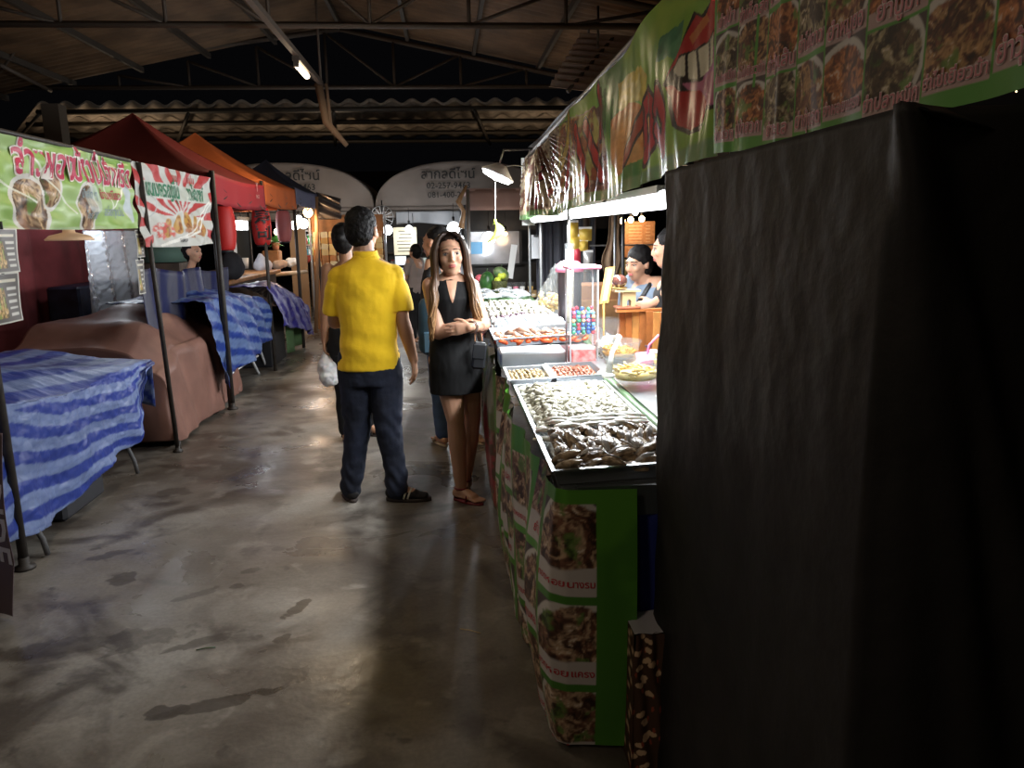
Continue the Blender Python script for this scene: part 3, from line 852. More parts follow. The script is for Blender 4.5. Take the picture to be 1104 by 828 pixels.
heap('shellfish', .30, .46, 3.55, 3.84, ZC + .015, .013, mat('olive_shell', (.20, .13, .05), .35, col2=(.42, .32, .16), nscale=30), 'olive brown shellfish in the small tray nearest the aisle', 'shellfish', 'olive shellfish in the small tray', .022, .15)
heap('cockle', .52, .73, 3.59, 3.90, ZC + .015, .013, mat('red_cockle', (.16, .04, .02), .3, col2=(.42, .16, .09), nscale=30), 'reddish brown cockle in the small tray behind the clams', 'cockle', 'red cockles in the small tray', .021, .15)
# step between
tag(MB().box((.45, 4.17, ZC + .045), (.36, .24, .09), bev=.01).build('steel_box', STAIN), 'flat brushed steel box between the small trays and the orange shrimp tray', 'box')
# tray with orange shrimps, brown fish and white balls
z3 = ZC + .075
t3 = tray(.27, .80, 4.36, 4.86, z3, .05, 'steel tray with a row of bright orange shrimps along its front', sh=.22)
tag(MB().box((.55, 5.72, ZC + .035), (.50, 2.66, .07)).build('riser_box', STAIN), 'low steel riser under the raised trays of shrimps and fish balls', 'box')
def shrimp():
    mb = MB(); pts = [V((.022*math.cos(a), .022*math.sin(a), 0)) for a in np.linspace(-.3, 3.2, 9)]
    mb.tube(pts, [.004, .009, .011, .012, .012, .010, .008, .005, .003], 8); return mb
heap('shrimp', .29, .79, 4.37, 4.47, z3 + .015, .013, mat('orange_shrimp', (.62, .05, .01), .35, col2=(.75, .14, .03), nscale=40), 'bright orange shrimp in the front row of the steel tray', 'shrimp', 'orange shrimps in the front row', .026, .22, shape=shrimp)
heap('smoked_fish', .30, .70, 4.52, 4.66, z3 + .01, .03, mat('brown_fish', (.22, .10, .06), .4, col2=(.5, .36, .26), nscale=20), 'brown smoked piece lying behind the orange shrimps', 'fish', 'brown pieces behind the shrimps', .075, .22, shape=lambda: MB().tube([(-.045, 0, 0), (-.02, .004, .008), (.02, 0, .008), (.05, 0, 0)], 0, 8, flat=[(.004, .012), (.012, .02), (.011, .018), (.003, .014)], up=(0, 0, 1)))
tag(MB().tube([(.56, 4.39, z3 - .035), (.60, 4.40, z3 - .03), (.64, 4.41, z3 - .033)], 0, 10, flat=[(.004, .01), (.008, .04), (.003, .01)], up=(0, -1, .4)).build('leaf', LEAFG), 'small dark green leaf stuck on the front of the shrimp tray', 'leaf')
t4 = tray(.30, .79, 4.92, 5.38, ZC + .072, .035, 'steel tray heaped with round white fish balls', sh=.12)
heap('fish_ball', .32, .78, 4.95, 5.38, ZC + .085, .024, mat('white_ball', (.62, .64, .67), .35, sub=.1), 'smooth white fish ball in the heap behind the orange shrimps', 'fish ball', 'white fish balls', .043, .12, sq=.95, dome=.04)
t5 = tray(.31, .80, 5.50, 6.95, ZC + .072, .03, 'long steel tray of pale cockles behind the fish balls')
heap('dark_mussel', .325, .80, 5.52, 5.66, ZC + .085, .021, mat('mussel_dark', (.05, .025, .04), .3, col2=(.2, .12, .15), nscale=20), 'dark purple mussel in the narrow row before the pale cockles', 'mussel', 'dark mussels', .036, .05, dome=.03)
heap('pale_cockle', .33, .79, 5.72, 6.92, ZC + .085, .023, mat('cockle_pale', (.50, .48, .40), .4, col2=(.12, .11, .07), nscale=24), 'pale grey cockle in the long far tray', 'cockle', 'pale cockles in the far tray', .043, .0, dome=.05)
# far leaf-lined tray with silver fish
mb = MB(); mb.grid(lambda u, v: (.30 + u*.56, 7.05 + v*1.1, ZC + .03 + .05*math.sin(u*PI) + .015*math.sin(v*9)), 14, 20); tag(mb.build('banana_leaf', LEAFG, solid=.004), 'dark banana leaf bed at the far end of the counter', 'leaf')
o0 = None
SIL = mat('silver_fish', (.6, .63, .66), .2, metal=.5, noise_amt=.4, nscale=12)
for i in range(14):
    x = .40 + (i % 3)*.15 + r5.uniform(-.02, .02); y = 7.15 + (i//3)*.2
    if o0 is None:
        T = thing('fish', 'silver fish lying on the banana leaf', 'fish', (x, y, ZC + .12), 'silver fish on the leaf')
        MB().tube([(-.12, 0, 0), (-.06, 0, .01), (.0, 0, .012), (.06, 0, .008), (.10, 0, 0)], 0, 10, flat=[(.006, .01), (.02, .028), (.024, .034), (.014, .018), (.005, .008)], up=(0, 0, 1)).build('body', SIL, T)
        MB().add([(.095, 0, .004), (.14, .03, .008), (.13, 0, .004), (.14, -.03, .008), (.095, 0, -.002)], [(0, 1, 2), (0, 2, 3), (4, 2, 1), (4, 3, 2)], 0, False).build('tail_fin', SIL, T)
        o0 = T
    else: dup(o0, (x, y, ZC + .12), r5.uniform(-.5, 3))
    if i == 0: T.rotation_euler.z = .4
# green leaf stems along the inner edge of the trays
def stem(pts, r, m, label, name='banana_stalk'):
    T = thing(name, label, 'stalk', pts[0])
    P = [V(p) for p in pts]; Q = []
    for i in range(len(P) - 1):
        for k in range(8): Q.append(P[i].lerp(P[i+1], k/8))
    Q.append(P[-1])
    part(MB().tube(Q, [r*(1 + .08*math.sin(i*1.3)) for i in range(len(Q))], 14), 'sheath', m, T)
    part(MB().tube([Q[0] + (Q[0] - Q[1])*.02, Q[0] + (Q[0] - Q[1])*.2], r*.7, 12), 'cut_end', mat('cut_stem', (.08, .14, .06), .6), T)
stem([(.737, 3.50, ZC + .026), (.735, 3.0, ZC + .026), (.74, 2.2, ZC + .026)], .024, PALEG, 'thick pale green banana stem along the inner edge of the clam tray')
stem([(.83, 5.5, ZC + .03), (.84, 6.5, ZC + .03), (.86, 8.2, ZC + .03)], .028, LEAFG, 'dark green banana stem along the far trays')
stem([(.83, 4.3, ZC + .03), (.84, 4.7, ZC + .04), (.835, 5.3, ZC + .03)], .03, LEAFG, 'dark green banana stem beside the shrimp tray')
# ================================================================ goods and kitchenware on the inner shelf (x about .8 .. 1.2)
SH = .76
def bowl(name, x, y, z, r, h, m, label, content=None, cm=None, cl=None, cname=None, ccat=None):
    T = thing(name, label, 'bowl', (x, y, z))
    part(MB().lathe([(r*.45, 0), (r*.5, .004), (r*.8, h*.4), (r, h), (r - .006, h + .003), (r*.77, h*.42), (r*.46, .012), (0, .01)], (x, y, z), 32, cap=False), 'bowl_body', m, T)
    if content:
        mb = MB()
        for k in range(70):
            a = r5.uniform(0, 6.28); q = r*.68*math.sqrt(r5.random()); p = V((x + q*math.cos(a), y + q*math.sin(a), z + h*.55 + r5.uniform(-.01, .012)*1.5))
            pts = [p]; d = r5.uniform(0, 6.28)
            for j in range(4):
                d += r5.uniform(-.9, .9); nx = pts[-1] + V((.02*math.cos(d), .02*math.sin(d), r5.uniform(-.004, .004))); 
                if (nx - V((x, y, nx.z))).length < r*.75: pts.append(nx)
            if len(pts) > 1: mb.tube(pts, .006, 6)
        mb.lathe([(0, h*.2), (r*.62, h*.3), (r*.74, h*.5), (r*.5, h*.6), (0, h*.62)], (x, y, z), 20)
        tag(mb.build(cname, cm), cl, ccat, kind='stuff')
    return T
NOOD = mat('orange_noodle', (.5, .20, .025), .4, col2=(.62, .36, .08), nscale=30)
YEL = mat('yellow_pickle', (.62, .40, .07), .4, col2=(.75, .60, .28), nscale=20)
zs = .87
T = thing('side_table', 'narrow steel side table holding the glass bowls', 'table', (.93, 3.12, 0))
part(MB().box((.935, 3.12, zs - .02), (.35, 1.86, .03)), 'tabletop', STAIN, T)
for x, y in ((.91, 2.25), (1.08, 2.25), (.91, 3.98), (1.08, 3.98)): part(MB().tube([(x, y, 0), (x, y, zs - .03)], .014, 6), 'leg', POLE, T)
bowl('glass_bowl', .885, 3.92, .868, .12, .11, GBOWL, 'smaller clear glass bowl of orange noodles', True, NOOD, 'orange yellow noodles in the smaller glass bowl', 'noodles', 'noodles')
bowl('glass_bowl', .815, 3.28, .868, .14, .12, GBOWL, 'large clear glass bowl of yellow pickles in the middle of the side table', True, YEL, 'yellow pickled strips in the large glass bowl', 'pickles', 'pickles')
bowl('white_bowl', .855, 2.72, .868, .10, .07, WHITE, 'white bowl of purple and orange pieces next to the pale green stem', True, mat('purple_orange', (.30, .10, .22), .4, col2=(.75, .30, .06), nscale=9), 'purple and orange sliced pieces in the white bowl', 'sliced_onion', 'onion')
# white ladle and tongs
T = thing('ladle', 'white plastic ladle leaning on the rim of the orange noodle bowl', 'ladle', (.97, 3.45, .95))
part(MB().tube([aty(656, 402, 3.22), aty(660, 380, 3.26), aty(669, 362, 3.36)], 0, 8, flat=[(.004, .016), (.004, .011), (.004, .009)], up=(0, -1, 0)), 'handle', WHITE, T)
part(MB().ball(aty(656, 405, 3.22), (.03, .03, .012), 14), 'scoop', WHITE, T)
PINKP = mat('pink_plastic', (.85, .25, .38), .35)
T = thing('pink_cup', 'translucent pink plastic cup with a spoon between the two glass bowls', 'cup', (.94, 3.60, .87))
part(MB().lathe([(.035, 0), (.042, .06), (.045, .09), (.04, .09), (.036, .004), (0, .004)], (.94, 3.60, .87), 20, cap=False), 'cup_body', PINKP, T)
part(MB().tube([(.94, 3.6, .9), (.96, 3.6, 1.0), (1.0, 3.58, 1.05)], .006, 6), 'spoon', PINKP, T)
# row of bags / small items by the seller
cols = [('dark_bag', (.05, .03, .05)), ('red_jar', (.45, .04, .05)), ('yellow_jar', (.7, .45, .08)), ('white_bag', (.8, .76, .78)), ('purple_bag', (.35, .12, .3))]
lab = ['small dark sauce bag beside the orange noodle bowl', 'small red chilli jar behind the pink cup', 'small yellow mustard jar under the wooden panel', 'small white knotted bag beside the yellow jar', 'small purple bag nearest the black tarp']
for i, (n_, c_) in enumerate(cols):
    y = 3.88 - .055*i; x = 1.03 + .012*i; T = thing(n_.split('_')[1], lab[i], n_.split('_')[1], (x, y, .87))
    m = mat(n_, c_, .35)
    if 'jar' in n_:
        part(MB().lathe([(.02, 0), (.024, .01), (.024, .05), (.018, .06)], (x, y, .87), 16), 'jar_body', m, T); part(MB().lathe([(.02, .058), (.02, .07), (.0, .072)], (x, y, .87), 16), 'lid', WHITE, T)
    else:
        part(MB().lathe([(.01, 0), (.032, .01), (.036, .035), (.015, .06), (.008, .066), (.02, .085)], (x, y, .87), 16), 'pouch', m, T); part(MB().lathe([(.011, .058), (.013, .064), (.011, .07)], (x, y, .87), 12), 'knot', REDT, T)
# candy dispenser: clear box of coloured balls with pink lid
yc = 4.05
a = aty(612, 288, yc); b_ = aty(642, 352, yc); xm = (a.x + b_.x)/2; wd = .145; ztop = a.z; zbot = .82
T = thing('candy_dispenser', 'clear upright dispenser of coloured round candies under a pink lid', 'candy dispenser', (xm, yc, zbot))
for sx in (-1, 1):
    for sy in (-1, 1): part(MB().box((xm + sx*wd/2, yc + sy*wd/2, (zbot + ztop)/2), (.008, .008, ztop - zbot)), 'post', mat('grey_plastic', (.4, .4, .42), .4), T)
part(MB().box((xm, yc, ztop), (wd + .035, wd + .035, .018), bev=.006), 'lid', PINKP, T)
part(MB().box((xm, yc - wd/2, (ztop + zbot)/2 + .05), (wd - .01, .003, ztop - zbot - .1)), 'front_pane', ACR, T)
part(MB().box((xm, yc, zbot + .06), (wd - .012, wd - .012, .11), bev=.008), 'label_box', mat('red_label', (.62, .10, .10), .4, col2=(.8, .35, .33), nscale=30), T)
part(MB().box((xm, yc, zbot + .185), (wd - .01, wd - .01, .006)), 'floor_plate', ACR, T)
cc = [(.05, .15, .55), (.5, .04, .07), (.05, .4, .2), (.75, .6, .3), (.15, .45, .6), (.7, .2, .35)]
cm = [mat('candy_' + n_, c_, .25) for n_, c_ in zip(['blue', 'red', 'green', 'cream', 'teal', 'pink'], cc)]
cn = ['blue', 'red', 'green', 'cream', 'teal', 'pink']; pc = {}
zc = zbot + .197; r_ = .0115; n_ = 0
for lv in range(7):
    for ix in range(5):
        for iy in range(3):
            if lv == 6 and (ix + iy) % 3: continue
            k = r5.randrange(6) if lv > 2 else r5.choice([0, 0, 4, 2, 1])
            p = (xm - .052 + ix*.026 + r5.uniform(-.002, .002), yc - .052 + iy*.026 + r5.uniform(-.002, .002), zc + lv*.0205)
            if k not in pc:
                o = MB().ball((0, 0, 0), r_, 10).build('candy_ball', cm[k], loc=(0, 0, 0)); tag(o, 'round %s candy inside the clear dispenser' % cn[k], 'candy', '%s candies in the dispenser' % cn[k]); pc[k] = o
            else: o = pc[k].copy(); COL.objects.link(o)
            o.location = p
# pink-lidded bucket behind
yb = 5.5; c0 = aty(614, 290, yb)
T = thing('bucket', 'tall steel canister with domed pink lid behind the candy dispenser', 'canister', (c0.x, yb, .82))
part(MB().lathe([(.08, 0), (.085, .02), (.085, c0.z - .84), (.08, c0.z - .82)], (c0.x, yb, .82), 24), 'canister_body', mat('dark_can', (.12, .10, .11), .3, metal=.5), T)
part(MB().lathe([(.10, -.02), (.105, 0), (.095, .03), (.06, .055), (0, .065)], (c0.x, yb, c0.z), 24), 'lid', PINKP, T)
# clear tube stack
p = aty(611, 295, 5.2)
T = thing('cup_dispenser', 'tall clear tube of stacked paper cups beside the pink lid', 'cup dispenser', (p.x + .02, 5.2, .82))
part(MB().lathe([(.034, 0), (.034, .64), (.03, .64), (.03, 0)], (p.x + .02, 5.2, .82), 18, cap=False), 'clear_tube', ACR, T)
part(MB().lathe([(.028, .02), (.028, .6), (.02, .6)], (p.x + .02, 5.2, .82), 16), 'cup_stack', mat('paper_cups', (.62, .56, .45), .6, noise_amt=.3, nscale=30), T)
# plastic bag of yellow food
yb = 6.3; c0 = aty(593, 330, yb)
def bagdisp(co, n): return .012*fnoise(co, 22) + .008*fnoise(co, 55)
mb = MB(); capsule(mb, (c0.x, yb, .96), (c0.x, yb, 1.02), .13, .10); capsule(mb, (c0.x, yb, 1.06), (c0.x + .05, yb, 1.26), .07, .022)
ob = melt(mb, 'plastic_bag', mat('clear_bag', (.55, .58, .57), .2, alpha=.16, spec=.9), voxel=.012, smooth=2, disp=bagdisp, loc=(c0.x, yb, .83))
tag(ob, 'big clear plastic bag of yellow puffs twisted shut beside the trays', 'plastic bag')
mb = MB()
for k in range(60): 
    a = r5.uniform(0, 6.28); q = .085*math.sqrt(r5.random()); mb.ball((c0.x + q*math.cos(a), yb + q*math.sin(a), .90 + r5.uniform(0, .14)), r5.uniform(.014, .022), 7)
tag(mb.build('corn_puffs', mat('yellow_puff', (.75, .45, .05), .6, col2=(.8, .65, .35), nscale=20)), 'yellow puffed snacks inside the big clear bag', 'snacks', kind='stuff')
tag(MB().box((c0.x, yb, .832), (.24, .3, .022), bev=.004).build('box', mat('white_card', (.7, .68, .64), .7)), 'flat white carton under the big clear bag', 'box')
tag(MB().box((.93, 4.98, .87), (.10, .16, .10), bev=.01).build('box', mat('green_red_pack', (.45, .5, .3), .6, col2=(.7, .2, .2), nscale=12)), 'small green and red packet box next to the fish balls', 'box')
# acrylic box with crumpled napkins
yb = 4.12; a = aty(641, 326, yb); b_ = aty(665, 368, yb)
T = thing('acrylic_box', 'clear acrylic box of white crackers right of the candy dispenser', 'box', ((a.x + b_.x)/2, yb, .82))
x0, x1 = a.x, b_.x
for c_, d_ in (((x0, yb, .95), (.004, .12, .25)), ((x1, yb, .95), (.004, .12, .25)), (((x0+x1)/2, yb + .06, .95), (x1 - x0, .004, .25)), (((x0+x1)/2, yb - .06, .95), (x1 - x0, .004, .25))):
    part(MB().box(c_, d_), 'side', ACR, T)
WCR = mat('cracker', (.85, .80, .68), .7)
for k in range(14):
    q = V(((x0 + x1)/2 + r5.uniform(-.05, .05), yb + r5.uniform(-.02, .02), .86 + k*.008))
    mb = MB(); mb.grid(lambda u, v: ((u - .5)*.08, (v - .5)*.07, .012*math.sin(u*7 + k) + .01*math.sin(v*8)), 8, 8)
    o = mb.build('cracker', WCR, loc=(0, 0, 0), solid=.003); tag(o, 'white wavy cracker in the clear acrylic box', 'cracker', 'crackers in the acrylic box'); o.location = q; o.rotation_euler = (r5.uniform(-.6, .6), r5.uniform(-.6, .6), r5.uniform(0, 3))
# pile of white napkins nearby
def tissue(co, n): return .010*fnoise(co, 30)
for px, py, yy, lb in ((648, 372, 3.62, 'crumpled white tissue beside the orange noodles'),):
    c0 = aty(px, py, yy); mb = MB(); capsule(mb, (c0.x, yy, .85), (c0.x + .04, yy, .87), .026, .02); tag(melt(mb, 'tissue', mat('tissue_white', (.86, .85, .82), .8), voxel=.008, smooth=1, disp=tissue, loc=(c0.x, yy, .82)), lb, 'tissue')
# grey-green knob items (pestle, lime)
T = thing('thermometer_sign', 'leaning yellow framed strip sign standing behind the candies', 'sign', aty(656, 328, 4.25))
part(MB().tube([(aty(651, 327, 4.25).x, 4.25, .82), aty(651, 327, 4.25)], .006, 6), 'stand', mat('yellow_wood', (.55, .32, .05), .5), T)
A, B = aty(651, 327, 4.25), aty(658, 288, 4.3); d = (B - A); u = V((1, 0, .12)).normalized()
Rm = Matrix((u, d.cross(u).normalized()*1, d.normalized())).transposed()
part(MB().box((A + B)/2, (.052, .012, d.length), M=Rm), 'sign_frame', mat('yellow_wood', (.55, .32, .05), .5), T)
part(MB().box((A + B)/2 + V((0, -.008, 0)), (.024, .006, d.length*.86), M=Rm), 'strip', mat('pale_green', (.16, .28, .20), .5), T)
# jar dome and little house on the wooden front
yb = 4.10; c0 = aty(668, 303, yb)
T = thing('glass_jar', 'round dark glass jar shining on top of the little wooden house', 'jar', (c0.x, yb, c0.z - .035))
part(MB().ball(c0, (.042, .042, .036), 20), 'jar_body', mat('brown_glass', (.10, .04, .03), .05, spec=1, coat=1), T)
part(MB().lathe([(.038, -.032), (.042, -.034), (.036, -.04)], c0, 20), 'rim', mat('brass', (.5, .35, .12), .3, metal=.8), T)
h0 = aty(677, 322, yb)
WOODL = mat('pale_wood', (.45, .32, .16), .6, noise_amt=.15, nscale=10)
T = thing('wooden_house', 'small pale wooden house with an arched door below the dark jar', 'ornament', (h0.x, yb, h0.z - .03))
mb = MB(); W2, H2 = .036, .08; zb0 = h0.z - .04
arch = [(.012*math.cos(a_), .026 + .012*math.sin(a_)) for a_ in np.linspace(0, PI, 9)]
outl = [(-W2, 0), (-W2, H2), (W2, H2), (W2, 0), (.012, 0)] + arch + [(-.012, 0)]
for yy in (yb - .03, yb + .03): mb.add([(h0.x + x, yy, zb0 + z) for x, z in outl], [tuple(range(len(outl)))], 0, False)
n2 = len(outl); mb.add([(h0.x + x, yy, zb0 + z) for yy in (yb - .03, yb + .03) for x, z in outl], [(i, (i+1) % n2, n2 + (i+1) % n2, n2 + i) for i in range(n2)], 0, False)
part(mb, 'house_body', WOODL, T)
part(MB().box((h0.x - .01, yb, zb0 + H2 + .004), (.14, .09, .01)), 'roof_board', WOODL, T)
part(MB().box((h0.x - .005, yb, zb0 - .006), (.13, .10, .014), bev=.004), 'base_board', mat('red_wood', (.25, .07, .03), .5), T)
# orange wooden planks screen
A, B = aty(667, 334, 4.16), aty(712, 334, 4.02); zb1 = .0
WOODO = mat('orange_wood', (.36, .12, .03), .45, noise_amt=.35, nscale=7); WOODO2 = mat('orange_wood_pale', (.50, .22, .06), .45, noise_amt=.3, nscale=9)
T = thing('wooden_screen', 'orange varnished plank screen standing in front of the seller', 'screen', ((A.x + B.x)/2, 4.09, zb1))
n = 9; ext = 1.5
for k in range(n):
    c0 = A + (B - A)*ext*((k + .5)/n); wd = (B - A).length*ext/n
    part(MB().box((c0.x, c0.y, (zb1 + A.z)/2), (wd - .002, .014, A.z - zb1 - (.006 if k % 2 else 0)), bev=.003), 'plank', WOODO2 if k in (2, 5) else WOODO, T)
part(MB().box(((A.x + B.x)/2 + .03, 4.08, A.z + .004), (.32, .05, .014)), 'top_rail', WOODO, T)

# far end of the counter: crate table with watermelons and cups
yb = 8.7; a = aty(512, 316, yb); b_ = aty(574, 316, yb)
zt0 = a.z
T = thing('crate_table', 'wooden crate table at the stall end carrying watermelons', 'table', ((a.x + b_.x)/2 + .1, yb, 0))
part(MB().box(((a.x + b_.x)/2 + .1, yb, zt0 - .02), (b_.x - a.x + .4, .5, .04)), 'tabletop', WOODL, T)
for sx in (-.35, .55):
    for sy in (-.2, .2): part(MB().box((.7 + sx, yb + sy, (zt0 - .04)/2), (.05, .05, zt0 - .04)), 'leg', WOODL, T)
WM = mat('melon_skin', (.02, .08, .02), .3, col2=(.10, .25, .06), nscale=7)
for (px, py, r_, rot, lb, sk) in ((525, 304, (.085, .08, .12), .1, 'upright dark green watermelon on the crate table', WM), (541, 292, (.10, .08, .075), .6, 'striped round melon leaning on top behind the upright watermelon', mat('melon_pale', (.06, .16, .05), .3, col2=(.3, .4, .2), nscale=16))):
    c0 = aty(px, py, yb); 
    if py == 304: c0.z = zt0 + .12
    else: c0.y = yb + .12; c0.z = zt0 + .2
    T = thing('watermelon', lb, 'watermelon', c0 - V((0, 0, r_[2]))); part(MB().ball(c0, r_, 24, M=Matrix.Rotation(rot, 3, 'Y')), 'rind', sk, T)
    part(MB().tube([c0 + V((0, 0, r_[2]*.97)), c0 + V((.01, 0, r_[2] + .03))], .006, 6), 'stem', LEAFG, T)
c0 = aty(537, 306, yb - .1)
T = thing('basket', 'yellow green fruit basket right of the upright watermelon', 'basket', (c0.x + .02, yb - .1, zt0))
part(MB().lathe([(.07, 0), (.085, .1), (.09, .14), (.08, .14), (.07, .01), (0, .01)], (c0.x + .02, yb - .1, zt0), 20, cap=False), 'basket_body', mat('dark_weave', (.08, .09, .03), .7, noise_amt=.5, nscale=50), T)
o0 = None
for k in range(9):
    a_ = k*2.4; q = .05*math.sqrt(k/9)
    if o0 is None: o0 = MB().ball((0, 0, 0), (.03, .03, .035), 12).build('mango', mat('lime_yellow', (.62, .72, .08), .4), loc=(0, 0, 0)); tag(o0, 'yellow green fruit in the basket by the watermelon', 'fruit', 'yellow green fruits in the basket'); o = o0
    else: o = o0.copy(); COL.objects.link(o)
    o.location = (c0.x + .02 + q*math.cos(a_), yb - .1 + q*math.sin(a_), zt0 + .10 + .045*(k % 3))
c0 = aty(517, 296, yb)
tag(MB().ball((c0.x, yb + .05, zt0 + .16), (.05, .05, .045), 12).build('dragon_fruit', mat('pink_fruit', (.75, .15, .2), .5, noise_amt=.3)), 'pink fruit behind the upright watermelon', 'fruit')
tag(MB().box((c0.x, yb + .05, zt0 + .055), (.1, .1, .11)).build('carton', WHITE), 'small white carton under the pink fruit', 'carton')
# knife-like clear cutting boards standing
A, B = aty(549, 300, yb + .1), aty(555, 264, yb + .15)
tag(MB().box((A + B)/2, (.07, .01, (B - A).length), M=Matrix.Rotation(.16, 3, 'Y')).build('cutting_board', WHITE), 'tall white cutting board leaning upright behind the fruit', 'cutting board')
for k, (px, lb) in enumerate(((549, 'clear drink cup nearest the fruit basket'), (556, 'clear drink cup with pink filling in the middle of the row'), (563, 'clear drink cup third in the row on the crate table'), (572, 'cup of yellow pieces at the stall pole'))):
    c0 = aty(px, 305, yb - .12)
    T = thing('drink_cup', lb, 'cup', (c0.x, yb - .12, zt0)); part(MB().lathe([(.028, 0), (.04, .12), (.037, .12), (.026, .004)], (c0.x, yb - .12, zt0), 16, cap=False), 'cup_wall', ACR, T)
    part(MB().lathe([(.024, .005), (.030, .07), (0, .075)], (c0.x, yb - .12, zt0), 14), 'filling', [WHITE, PINKP, WHITE, YEL][k], T)

# ================================================================ inside the stall: dim clutter behind the seller
DK = mat('dark_wood', (.07, .045, .03), .7, noise_amt=.3)
CURT = mat('brown_curtain', (.20, .13, .08), .8, noise_amt=.25, nscale=5)
yb = 7.6
for px, w_, lb in ((600, .5, 'dark hanging cloth behind the far stall pole'), (575, .3, 'grey cloth sheet behind the banana lamp')):
    c0 = aty(px, 260, yb); mb = MB(); mb.grid(lambda u, v: (c0.x + 0.25 + (u - .5)*w_, yb + .6 + .03*math.sin(u*22), .5 + v*1.45), 30, 6)
    tag(mb.build('hanging_cloth', mat('slate_cloth', (.06, .06, .075), .8), solid=.005), lb, 'cloth')
c0 = aty(657, 270, 6.8); mb = MB()
mb.grid(lambda u, v: (c0.x + (u - .5)*(.10 + .10*math.exp(-((v - .35)/.1)**2)) + .05*math.sin(v*2), 6.8 + .03*math.sin(u*14), .9 + v*1.1), 16, 24)
tag(mb.build('curtain', CURT, solid=.006), 'narrow brown curtain tied in the middle behind the seller', 'curtain')
for px, yy, r_, lb in ((672, 5.6, .012, 'thin black pole behind the seller'), (663, 6.5, .01, 'thin pale pole left of the warm bulbs'), (632, 7.4, .03, 'brown wooden post behind the candy dispenser')):
    c0 = aty(px, 250, yy); T = thing('pole', lb, 'pole', (c0.x, yy, 0)); part(MB().tube([(c0.x, yy, 0), (c0.x, yy, 2.15)], r_, 8), 'shaft', BLK if r_ == .012 else (POLE if r_ == .01 else DK), T); part(MB().lathe([(r_*2.5, 0), (r_*2.5, .02), (r_, .025)], (c0.x, yy, 0), 12), 'foot', BLK, T)
# snack bags hanging
YB = mat('snack_yellow', (.5, .32, .03), .4, col2=(.6, .42, .08), nscale=12)
for i, (px, py, w_, h_, lb) in enumerate(((618, 249, .13, .2, 'yellow snack bag hanging highest on the wooden post'), (619, 262, .15, .16, 'yellow brown snack bag hanging under the highest one'), (631, 253, .17, .14, 'bright yellow diamond shaped snack bag'), (629, 265, .12, .12, 'small yellow snack bag under the diamond one'), (622, 275, .10, .16, 'red snack bag hanging below the yellow ones'), (634, 282, .13, .22, 'silver snack bag hanging by the post'))):
    c0 = aty(px, py, 7.0); T = thing('snack_bag', lb, 'snack bag', c0)
    m = YB if i < 4 else (mat('snack_red', (.4, .03, .05), .35) if i == 4 else mat('snack_silver', (.5, .5, .5), .25, metal=.5))
    mb = MB(); 
    for sg in (1, -1): mb.grid(lambda u, v: (c0.x + (u - .5)*w_*.7, 7.0 + sg*.03*math.sin(PI*u)*math.sin(PI*v), c0.z + (v - .5)*h_*.8), 8, 8)
    part(mb, 'pouch', m, T); part(MB().box((c0.x, 7.0, c0.z + h_*.42), (w_*.7, .006, .02)), 'header', WHITE, T)
BULB = lamp_mat('warm_bulb', (1, .62, .3), 14)
WH = (1, .62, .32)
yb = 8.6
c0 = aty(690, 258, yb + .15)
T = thing('menu_board', 'lit brown menu board under three warm bulbs behind the seller', 'menu board', c0)
part(MB().box((c0.x, yb + .2, c0.z), (.36, .03, .40)), 'board', mat('menu_brown', (.42, .22, .11), .6, noise_amt=.2, nscale=30), T)
mb = MB()
for k in range(9): mb.box((c0.x - .05, yb + .182, c0.z + .15 - k*.036), (.15, .004, .008)); mb.box((c0.x + .1, yb + .182, c0.z + .15 - k*.036), (.05, .004, .008))
part(mb, 'menu_lines', mat('pale_ink', (.6, .45, .3), .6), T)
for i, (px, py, lb) in enumerate(((671, 238, 'leftmost of three warm bulbs over the menu board'), (680, 237, 'middle of three warm bulbs over the menu board'), (692, 236, 'rightmost of three warm bulbs over the menu board'), (685, 229, 'white bulb hanging above the three warm ones'))):
    c0 = aty(px, py, yb); T = thing('bulb', lb, 'bulb', c0); part(MB().ball(c0, .035, 14), 'glass_globe', BULB if i < 3 else GLOW, T); part(MB().tube([c0 + V((0, 0, .03)), c0 + V((0, 0, .09))], .015, 8), 'socket', BLK, T)
    part(MB().tube([c0 + V((0, 0, .09)), V((c0.x, yb, 2.3))], .003, 5), 'wire', BLK, T)
point_light(aty(682, 243, yb - .1), 10, WH, .1, 'bulb_light')
tag(MB().box(tuple(aty(682, 264, 8)), (.9, .02, .015)).build('rack_rail', POLE), 'thin metal rail crossing behind the seller', 'rail')
c0 = aty(674, 290, 7.2)
T = thing('cushion_chair', 'chair with a yellow cushion back behind the seller', 'chair', (c0.x, 7.2, 0))
mb = MB(); capsule(mb, (c0.x - .10, 7.2, c0.z), (c0.x + .10, 7.2, c0.z), .09, .09); part(mb, 'cushion', mat('yellow_cushion', (.6, .38, .12), .8), T)
part(MB().box((c0.x, 7.25, c0.z - .25), (.3, .03, .4)), 'backrest', DK, T)
for sx in (-.14, .14): part(MB().box((c0.x + sx, 7.25, .45), (.03, .03, .9)), 'leg', DK, T)
c0 = aty(645, 300, 6.2)
T = thing('wooden_cabinet', 'low orange wooden cabinet standing behind the candy dispenser', 'cabinet', (c0.x, 6.2, 0))
part(MB().box((c0.x, 6.2, .56), (.42, .3, 1.12), bev=.01), 'cabinet_body', mat('cab_wood', (.26, .12, .05), .5, noise_amt=.3, nscale=5), T)
part(MB().box((c0.x, 6.04, .7), (.36, .02, .6), bev=.005), 'door', mat('cab_wood2', (.30, .15, .06), .5, noise_amt=.3, nscale=7), T)
